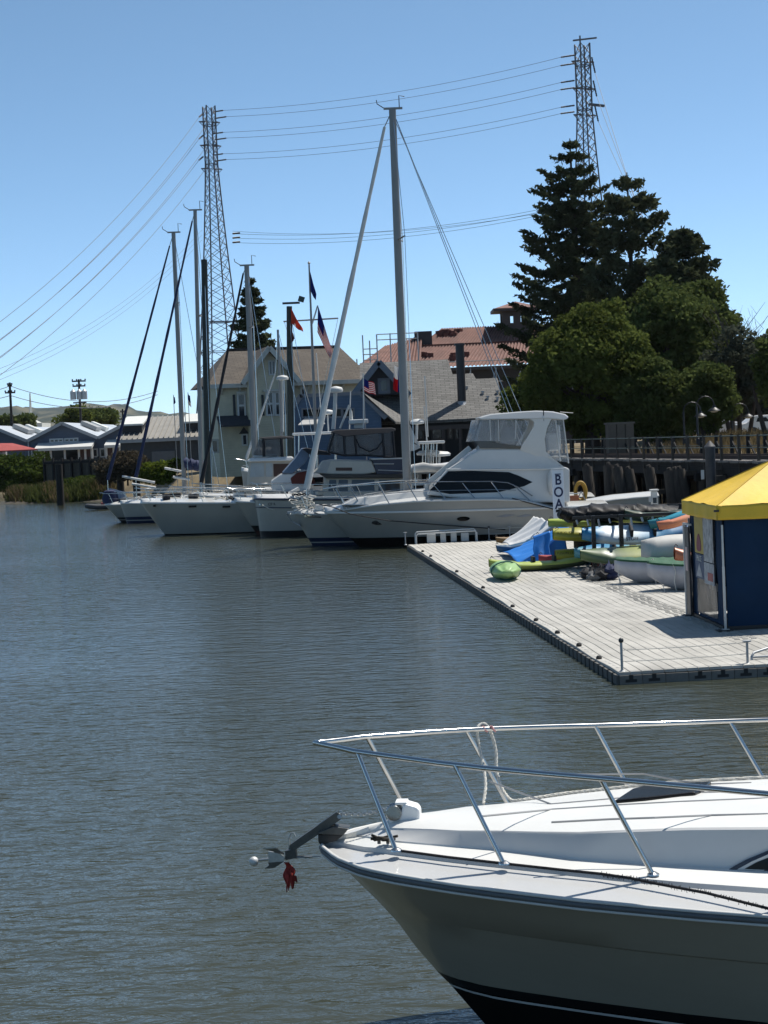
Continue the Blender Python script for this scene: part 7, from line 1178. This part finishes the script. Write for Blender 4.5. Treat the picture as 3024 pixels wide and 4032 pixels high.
# ================================================================= near cruiser: bow in the foreground
NO = V((-0.54, 12.0, 0.0)); NB = thing('cabin_cruiser', 'large white cabin cruiser bow with a stainless rail and anchor in the foreground', 'motor boat', NO)
NT = R(-6); NF = Frame(NO, NT); NB.rotation_euler.z = NT
def GL(px, py, z): w_ = G(px, py, z) - NO; return V((w_.dot(NF.u), w_.dot(NF.n), w_.z))
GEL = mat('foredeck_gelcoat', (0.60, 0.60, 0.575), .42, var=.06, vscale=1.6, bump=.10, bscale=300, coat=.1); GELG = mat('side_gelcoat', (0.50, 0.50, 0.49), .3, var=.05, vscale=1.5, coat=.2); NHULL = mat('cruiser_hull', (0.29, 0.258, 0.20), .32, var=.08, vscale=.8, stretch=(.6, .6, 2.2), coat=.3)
LN = 9.5
zr_ = lambda s: 1.53 - .045 * min(s, 3.2) - .02 * max(0, s - 3.2)
def curve(px, zf):
    """traced deck line -> (s, half-beam) table; zf gives its height at distance s from the bow"""
    out_ = []
    for p in px:
        s = .5
        for _ in range(6): q = GL(*p, zf(s)); s = max(0, q.x)
        out_.append((s, max(0.0, -q.y)))
    return out_
def tab(T, s):
    if s <= T[0][0]: return T[0][1] * (max(0, s) / T[0][0]) ** .9 if T[0][0] > 0 else T[0][1]
    for (a, b), (c, d) in zip(T, T[1:]):
        if s <= c: return lerp(b, d, (s - a) / (c - a))
    return T[-1][1] + (s - T[-1][0]) * .02 if s < 6 else T[-1][1] + (6 - T[-1][0]) * .02
Zl = lambda s: zr_(s) + .04 + .085 * min(1, s / .5); Zd = lambda s: Zl(s) + .016; Zt = lambda s: Zd(s) + interp([(.2, .004), (.55, .07), (1.2, .12), (2.7, .255), (5, .38)], s)
RUB = curve([(1275, 3362), (1324, 3403), (1430, 3446), (1563, 3473), (1762, 3506), (2000, 3539), (2300, 3575), (2650, 3608), (3024, 3640)], zr_)
LED = curve([(1300, 3312), (1345, 3318), (1450, 3338), (1563, 3350), (1762, 3377), (2000, 3403), (2306, 3438), (2577, 3468), (3024, 3502)], Zl)
SDK = curve([(1420, 3290), (1500, 3310), (1600, 3322), (1795, 3336), (2000, 3350), (2239, 3383), (2564, 3404), (2870, 3423), (3024, 3430)], Zd)
TRK = curve([(1480, 3262), (1560, 3262), (1630, 3260), (1762, 3270), (2000, 3280), (2239, 3289), (2577, 3295), (3024, 3299)], Zt)
def smooth_tab(T):
    return sorted(T)
RUB, LED, SDK, TRK = [smooth_tab(t) for t in (RUB, LED, SDK, TRK)]
def zc(s): return Zt(s) + .022 + .028 * min(1, s / 1.5)
SS = [0, .03, .07, .12, .18, .25, .34, .45, .6, .8, 1.0, 1.25, 1.5, 1.8, 2.1, 2.5, 3, 3.6, 4.4, 5.4, 6.8, 8.2, LN]
def brow(s):
    r = tab(RUB, s); l = min(tab(LED, s), r * .97); d = min(tab(SDK, s), l * .9); k = min(tab(TRK, s), d * .94); return r, l, d, k
def section(s):
    r, l, d, k = brow(s); c = zc(s); zt = min(Zt(s), c - .012); zd_ = min(Zd(s), zt - .004); zl = min(Zl(s), zd_ - .003)
    return [(r, zr_(s)), (r * .995, zr_(s) + .05), (l, zl - .03), (l * .985, zl), (d, zd_), (d * .985, zd_ + .01), (k, zt - .012), (k * .975, zt), (k * .75, lerp(zt, c, .42)), (k * .4, lerp(zt, c, .82)), (0, c)]
def deckz(x, y):
    sec = section(max(.02, x)); k = abs(y)
    for (ya_, za_), (yb_, zb_) in zip(sec, sec[1:]):
        if yb_ <= k <= ya_: return lerp(zb_, za_, (k - yb_) / max(1e-4, ya_ - yb_))
    return sec[0][1]
def strip(name, i0, i1, m, parent=None):
    mb = MB()
    for sd in (-1, 1): mb.loft([[V((s, sd * y, z)) for y, z in section(s)[i0:i1 + 1]] for s in SS], cap=False, closed=False)
    return part(name, mb, m, parent or NB, smooth=38)
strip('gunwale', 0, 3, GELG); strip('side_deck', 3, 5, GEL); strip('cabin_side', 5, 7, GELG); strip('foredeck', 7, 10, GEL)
def xs_(z): return interp([(-1.61, 0), (-.87, .61), (-.295, 1.08), (.2, 1.5), (.5, 1.75)], -z)
def hull_pt(s, z, sd):
    x = xs_(z) + (s / LN) * (LN - xs_(z)); r = tab(RUB, s); k = min(1, max(0, (zr_(s) - z) / 1.75)) ** lerp(.62, 1.0, min(1, s / 3)); fl = lerp(.97, .16, min(1, (s / 5.0)) ** .6); kn = .04 * min(1, max(0, (1.2 - z) * 8)) * min(1, s)
    return V((x, sd * (r * (1 - fl * k) - kn * 0), z - (.0 if z > -.2 else 0)))
def hull_band(name, zs, m, off=0):
    mb = MB()
    for sd in (-1, 1): mb.loft([[hull_pt(s, (z if z is not None else zr_(s)), sd) + V((0, sd * off, 0)) for z in zs] for s in SS], cap=False, closed=False)
    return part(name, mb, m, NB, smooth=30)
hull_band('antifouling', [-.5, 0, .30, .56], BOTTOM); hull_band('pin_stripe', [.555, .575], WTRIM, .003); hull_band('boot_stripe', [.585, .66], BLACK, .002)
mb = MB()
for sd in (-1, 1): mb.loft([[hull_pt(s, lerp(.655, zr_(s), k), sd) + V((0, sd * (.022 if k > .60 else 0) * min(1, s * 2), 0)) for k in (0, .2, .4, .585, .61, .8, 1.0)] for s in SS], cap=False, closed=False)
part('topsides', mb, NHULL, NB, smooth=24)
for (dz_, r_, m_) in ((.046, .013, WTRIM), (.018, .02, mat('grey_rub_strip', (.10, .105, .11), .5)), (-.008, .011, WTRIM)):
    mb = MB(); pts = [V((s, -(tab(RUB, s) + .006), zr_(s) + dz_)) for s in reversed(SS)] + [V((s, tab(RUB, s) + .006, zr_(s) + dz_)) for s in SS[1:]]; mb.tube(pts, r_, 7); part('rub_rail', mb, m_, NB, smooth=60)
mb = MB(); mb.box((LN, 0, .7), (.05, 3.6, 1.5)); part('transom', mb, NHULL, NB)
# moulded steps on the foredeck
for pts in ([(1900, 3214), (2170, 3188), (2442, 3170), (2700, 3156), (3024, 3143)], [(2171, 3238), (2400, 3226), (2577, 3220), (2800, 3212), (3024, 3207)]):
    q = []
    for p in pts:
        z = 1.87
        for _ in range(4):
            w_ = GL(*p, z); s = w_.x; y = w_.y; sec = section(max(0.05, s)); k = abs(y); top = sec[7:]; 
            for (ya_, za_), (yb_, zb_) in zip(top, top[1:]):
                if yb_ <= k <= ya_: z = lerp(zb_, za_, (k - yb_) / max(1e-4, ya_ - yb_))
        q.append(V((w_.x, w_.y, z)))
    for sd in (1, -1): mb = MB(); mb.tube([V((p.x, p.y * sd, p.z + .001)) for p in q], .007, 5); part('deck_groove', mb, mat('grey_groove', (.32, .32, .32), .6), NB)
# smoked deck hatch
hz = [GL(1900 + x / 1.476, 2750 + y / 1.476, 1.84) for x, y in ((765, 598), (870, 522), (940, 500), (1330, 493), (1300, 540), (1235, 572), (950, 592))]; mb = MB(); mb.prism([(p.x, p.y, deckz(p.x, p.y) - .012) for p in hz], (0, 0, .035)); part('deck_hatch', mb, mat('smoked_hatch', (.008, .007, .006), .25, spec=.25), NB, bevel=.012)
# dark side window on the cabin side
def on_side(px, py, off=.006):
    w_ = GL(px, py, 1.76)
    for _ in range(6):
        d, k = brow(w_.x)[2:]; zt = min(Zt(w_.x), zc(w_.x) - .012); zd_ = min(Zd(w_.x), zt - .004); p = NF.pt(px, py, -(d + k) / 2); w_ = V((p.x, 0, p.z)); 
    t_ = min(1, max(0, (w_.z - zd_) / max(.02, zt - zd_))); return V((w_.x, -lerp(d, k, t_) - off, w_.z))
for pts, m_, o_ in (((((2862, 3423), (2935, 3385), (3024, 3350), (3150, 3300), (3150, 3440), (3024, 3428))), mat('navy_window_frame', (.012, .016, .035), .3), .006), (((2900, 3419), (2960, 3388), (3024, 3362), (3150, 3312), (3150, 3430)), WTRIM, .010), (((2930, 3416), (2980, 3390), (3040, 3368), (3150, 3325), (3150, 3425)), DKGLASS, .014)):
    q = [on_side(*p, o_) for p in pts]; mb = MB(); mb.prism(q, (0, .012, 0)); part('side_window', mb, m_, NB)
# ---- bow rail
zrail = lambda s: 2.285 - .05 * min(s, 3)
RL = smooth_tab(curve([(1330, 2943), (1397, 2959), (1563, 2982), (1782, 3012), (2000, 3035), (2361, 3065), (2700, 3096), (3024, 3129)], zrail))
sv = [.02, .05, .1, .18, .3, .45, .65, .9, 1.2, 1.6, 2.0, 2.5, 3.0, 3.6, 4.5, 5.5]
def rp(s, sd): return V((s, sd * tab(RL, s), zrail(s)))
mb = MB(); mb.tube([rp(s, -1) for s in reversed(sv)] + [V((-.012, 0, zrail(0)))] + [rp(s, 1) for s in sv], .0195, 9); rail = part('bow_rail', mb, STEEL, NB, smooth=60)
for (bx, by, tx, ty) in ((1560, 3347, 1405, 2962), (1985, 3399, 1790, 3016), (2572, 3442, 2365, 3067), (3260, 3500, 3040, 3132)):
    s = 1.0
    for _ in range(8): w_ = GL(bx, by, Zd(s)); s = w_.x
    b_ = V((s, w_.y, Zd(s) - .01)); s2 = .5
    for _ in range(8): w_ = GL(tx, ty, zrail(s2)); s2 = max(.02, w_.x)
    for sd in (1, -1):
        mb = MB(); mb.tube([V((b_.x, b_.y * sd, b_.z)), V((s2, -tab(RL, s2) * sd, zrail(s2)))], .016, 8); st = part('stanchion', mb, STEEL, NB, smooth=60); mb = MB(); mb.lathe([(.04, 0), (.038, .008), (.018, .02)], (b_.x, b_.y * sd, b_.z + .005), 12); part('base_plate', mb, STEEL, st)
# ---- windlass, roller, anchor, chain, cleat
def CPL(px, py, y=0.0): return NF.pt(px, py, y)
k9 = crop(950, 3080, 2.212); c9 = lambda x, y, yy=0.0: CPL(*k9(x, y), yy)
a = c9(1330, 250, -.05); WH_ = mat('windlass_white', (.72, .72, .70), .35); b_ = c9(1470, 260, -.05); zb_ = zc(b_.x) - .02
mb = MB(); x0, x1 = c9(1375, 300).x, c9(1565, 300).x; mb.prism([(x0, -.075, zb_), (x1, -.075, zb_), (x1, -.075, c9(1560, 225).z), (c9(1530, 190).x, -.075, c9(1530, 195).z), (c9(1420, 175).x, -.075, c9(1340, 165).z), (x0 + .02, -.075, c9(1420, 240).z)], (0, .15, 0)); wl_ = part('windlass', mb, WH_, NB, bevel=.018)
mb = MB(); mb.box(((c9(1345, 170).x + c9(1450, 170).x) / 2, 0, c9(1345, 172).z), (c9(1450, 170).x - c9(1345, 170).x, .13, .02)); part('windlass_hood', mb, WH_, wl_, bevel=.006)
mb = MB(); mb.lathe([(.02, -.05), (.052, -.05), (.056, -.04), (.036, -.02), (.036, .02), (.056, .04), (.052, .05), (.02, .05)], (a.x, -.03, c9(1335, 250).z), 20, (0, 1, 0)); part('windlass_drum', mb, STEEL, wl_, smooth=35); mb = MB(); mb.box((a.x + .005, 0, (zb_ + c9(1335, 300).z) / 2), (.08, .12, c9(1335, 285).z - zb_ + .02)); part('windlass_base', mb, WH_, wl_)
DGR = mat('dark_galvanised', (.085, .085, .080), .45, .6, var=.25, vscale=20); GLV2 = mat('bright_galvanised', (.34, .35, .35), .4, .8, var=.2, vscale=25)
mb = MB(); mb.prism([c9(670, 455, -.06), c9(890, 462, -.06), c9(935, 405, -.06), c9(800, 388, -.06), c9(665, 440, -.06)], (0, .12, 0)); part('anchor_roller', mb, DGR, NB, bevel=.004); mb = MB(); mb.prism([c9(668, 460, -.055), c9(885, 462, -.055), c9(830, 510, -.055), c9(690, 548, -.055), c9(672, 520, -.055)], (0, .11, 0)); part('stem_plate', mb, BLACK, NB)
AN = thing('anchor', 'galvanised anchor with a ball-ended stock hanging on the bow roller', 'anchor', NF.w((c9(430, 590).x, 0, 0)), NT)
ANX = c9(430, 590).x
def an(name, mb, m, **k): mb.v = [tuple(V(v) - V((ANX, 0, 0))) for v in mb.v]; return part(name, mb, m, AN, **k)
for yy in (-.032, .032): mb = MB(); mb.prism([c9(830, 262, yy), c9(878, 290, yy), c9(860, 330, yy), c9(470, 590, yy), c9(410, 585, yy), c9(425, 545, yy)], (0, .008, 0)); an('shank', mb, DGR)
mb = MB(); mb.prism([c9(826, 262, -.03), c9(836, 258, -.03), c9(436, 540, -.03), c9(424, 548, -.03)], (0, .06, 0)); an('shank_web', mb, DGR); mb = MB(); mb.tube([c9(855, 300, -.045), c9(855, 300, .045)], .016, 10); an('roller_pin', mb, GLV2)
mb = MB(); mb.tube([c9(140, 680), c9(250, 668), c9(480, 655), c9(690, 645)], [.0075, .010, .008, .003], 8); an('stock', mb, GLV2, smooth=60); bp_ = c9(110, 690); r_ = .0345; mb = MB(); mb.lathe([(.003, -r_)] + [(r_ * math.sin(math.pi * k / 8), -r_ * math.cos(math.pi * k / 8)) for k in range(1, 8)] + [(.003, r_)], bp_, 14); an('stock_ball', mb, mat('pale_galvanised', (.55, .55, .53), .5, .3), smooth=60)
mb = MB(); mb.prism([c9(190, 580, -.09), c9(300, 575, -.09), c9(375, 628, -.02), c9(330, 622, -.02)], (0, 0, .008)); mb.prism([c9(232, 600, -.05), c9(330, 622, -.05), c9(380, 650, -.05), c9(370, 690, -.05), c9(240, 700, -.05)], (0, .01, 0)); an('fluke', mb, GLV2); mb = MB(); mb.prism([c9(235, 690, .04), c9(375, 690, .04), c9(290, 745, .04), c9(200, 755, .04), c9(240, 725, .04)], (0, .012, 0)); an('fluke', mb, DGR); mb = MB(); mb.prism([c9(480, 640, .03), c9(690, 645, .03), c9(560, 665, .03)], (0, .01, 0)); mb.prism([c9(380, 600, -.03), c9(470, 585, -.03), c9(480, 660, -.03), c9(385, 680, -.03)], (0, .06, 0)); an('crown', mb, DGR)
mb = MB(); mb.tube([c9(418, 575, -.02), c9(418, 480, -.02), c9(432, 445, -.02), c9(455, 440, -.02), c9(470, 470, -.02)], .0055, 6); an('shackle_loop', mb, GLV2)
mb = MB(); mb.grid(lambda u, v: (lambda p: p + V((.012 * math.sin(9 * v + 4 * u), .02 * math.sin(6 * v) - .01, 0)))(c9(lerp(372, 432, u) + (40 * v) * (.4 + u), lerp(695, 905 + 60 * math.sin(u * 19) * v - 40 * u, v))), 14, 14); solo_rag = part('rag', mb, mat('red_rag', (.25, .022, .016), .85, var=.5, vscale=25), None, solid=.004, smooth=60); solo_rag.location = NO; solo_rag.rotation_euler.z = NT; solo_rag['label'] = 'torn red rag hanging from the anchor'; solo_rag['category'] = 'rag'
ch0, ch1 = c9(850, 262), c9(1290, 215); CH = thing('anchor_chain', 'galvanised chain running from the anchor to the windlass', 'chain', NF.w(ch0), NT); n = 17
for i in range(n):
    p = ch0.lerp(ch1, (i + .5) / n) - V((0, 0, .03 * 4 * ((i + .5) / n) * (1 - (i + .5) / n))) - ch0; d = (ch1 - ch0).normalized(); l = (ch1 - ch0).length / n * .72; sdv = V((0, 1, 0)) if i % 2 else V((0, 0, 1)); mb = MB(); mb.tube([p + d * (l * math.cos(g)) + sdv * (.0105 * math.sin(g)) for g in [2 * math.pi * k / 10 for k in range(10)]], .0038, 5, closed=True); part('link', mb, GLV2, CH, smooth=60)
q = GL(1510, 3322, Zd(.5)); zq = q.z; mb = MB(); mb.beam((q.x - .085, q.y, zq + .035), (q.x + .085, q.y - .02, zq + .035), .018, .016); mb.tube([(q.x - .03, q.y, zq), (q.x - .03, q.y, zq + .035)], .012, 8); mb.tube([(q.x + .03, q.y, zq), (q.x + .03, q.y, zq + .035)], .012, 8); part('cleat', mb, DGR, NB)
mb = MB(); rs = random.Random(2); pts = [V((q.x + .1 * math.cos(k * 1.3) * rs.uniform(.4, 1), q.y + .045 * math.sin(k * 1.9), zq + .022 + .03 * rs.random())) for k in range(18)]; mb.tube(pts, .010, 6); part('cleat_hitch', mb, mat('brown_black_rope', (.035, .028, .02), .95), NB, smooth=60)
# dark fuzzy mooring line running aft along the gunwale
pl = [(1575, 3350), (1762, 3375), (2000, 3402), (2200, 3424), (2367, 3441), (2483, 3458), (2577, 3478), (2780, 3516), (3024, 3577), (3300, 3670)]; pts = []
for i, p in enumerate(pl):
    s = 1.0
    for _ in range(8):
        zz = Zl(s) + .012 - (0 if i < 5 else (.0, .01, .02, .05, .10)[i - 5]); w_ = GL(*p, zz); s = w_.x
    pts.append(w_)
mb = MB(); mb.tube(pts, .0095, 7); ml = solo('mooring_line', 'dark fuzzy mooring line running aft along the cruiser gunwale', 'rope', (lambda m_: (setattr(m_, 'v', [tuple(NF.w(v)) for v in m_.v]), m_)[1])(mb), mat('fuzzy_black_rope', (.014, .014, .016), .95, bump=.8, bscale=120), smooth=60)
fz = MB(); rs = random.Random(5)
for i in range(5, len(pts) - 1):
    for k in range(26): p = pts[i - 1].lerp(pts[i], k / 26); fz.tube([p, p + V((rs.uniform(-.004, .01), -.006, rs.choice((-1, 1)) * rs.uniform(.012, .022)))], .0022, 4)
fz.v = [tuple(NF.w(v) - ml.location) for v in fz.v]; part('fuzz', fz, MATS['fuzzy_black_rope'], ml, kind='stuff')
# white rope thrown over the far rail and lying on the deck
rt = rp(1.18, 1); f2 = lambda px, py, y: CPL(px, py, y)
y_ = tab(RL, 1.18); loop = [f2(1903, 3165, y_ - .35), f2(1912, 3090, y_ - .22), f2(1900, 3000, y_ - .1), f2(1884, 2930, y_ - .03), f2(1880, 2870, y_ - .03), f2(1893, 2853, y_), f2(1912, 2853, y_), f2(1935, 2890, y_ + .03), f2(1953, 2960, y_ + .02), f2(1955, 3030, y_ - .02), f2(1975, 3100, y_ - .1), f2(2010, 3148, y_ - .22)]
ld = []
for p in ((2070, 3143), (2150, 3122), (2230, 3108), (2320, 3116), (2420, 3108), (2560, 3098), (2800, 3084), (3024, 3078), (3300, 3066)):
    s = 1.5; zz_ = 1.7
    for _ in range(6): w_ = GL(*p, zz_); s = w_.x; zz_ = deckz(s, w_.y)
    yk = min(w_.y, brow(s)[3] * .93); ld.append(V((w_.x, yk, deckz(s, yk) + .012)))
allp = loop + ld
def cat_rom(P_, n=6):
    o_ = []
    for i in range(len(P_) - 1):
        p0, p1, p2, p3 = P_[max(0, i - 1)], P_[i], P_[i + 1], P_[min(len(P_) - 1, i + 2)]
        for k in range(n): t = k / n; o_.append(.5 * ((2 * p1) + (p2 - p0) * t + (2 * p0 - 5 * p1 + 4 * p2 - p3) * t * t + (3 * p1 - p0 - 3 * p2 + p3) * t ** 3))
    return o_ + [P_[-1]]
sm = cat_rom(allp, 10); RP = thing('rope', 'white twisted rope looped over the far bow rail and lying on the foredeck', 'rope', NO, NT)
for ph in range(3):
    mb = MB(); tw_ = []
    for i, p in enumerate(sm):
        t_ = (sm[min(len(sm) - 1, i + 1)] - sm[max(0, i - 1)]).normalized(); x_ = t_.cross(V((.3, 1, .2))).normalized(); yv = t_.cross(x_); g = i * .95 + ph * 2.094; tw_.append(p + (x_ * math.cos(g) + yv * math.sin(g)) * .0062)
    mb.tube(tw_, .0068, 6); part('strand', mb, ROPE, RP, smooth=60)
mb = MB(); q = rp(1.14, 1); mb.tube([q + V((.012 * k - .03, .02 * math.cos(k * 1.2), .02 * math.sin(k * 1.2))) for k in range(10)], .008, 6); part('whipping', mb, mat('pink_whipping', (.5, .25, .24), .9), RP)
# ================================================================= air: thin even haze round everything
hm = bpy.data.materials.new('haze_air'); hm.use_nodes = True; N = hm.node_tree.nodes; N.remove(N['Principled BSDF']); pv = N.new('ShaderNodeVolumePrincipled')
pv.inputs['Color'].default_value = (.82, .90, 1.0, 1); pv.inputs['Density'].default_value = HAZE; pv.inputs['Anisotropy'].default_value = .3; hm.node_tree.links.new(pv.outputs[0], N['Material Output'].inputs['Volume'])
mb = MB(); mb.box((0, 3000, 175), (13000, 7800, 355)); hz_ = struct('haze', mb, hm, 'stuff'); hz_['label'] = 'thin pale haze in the air over the harbour'
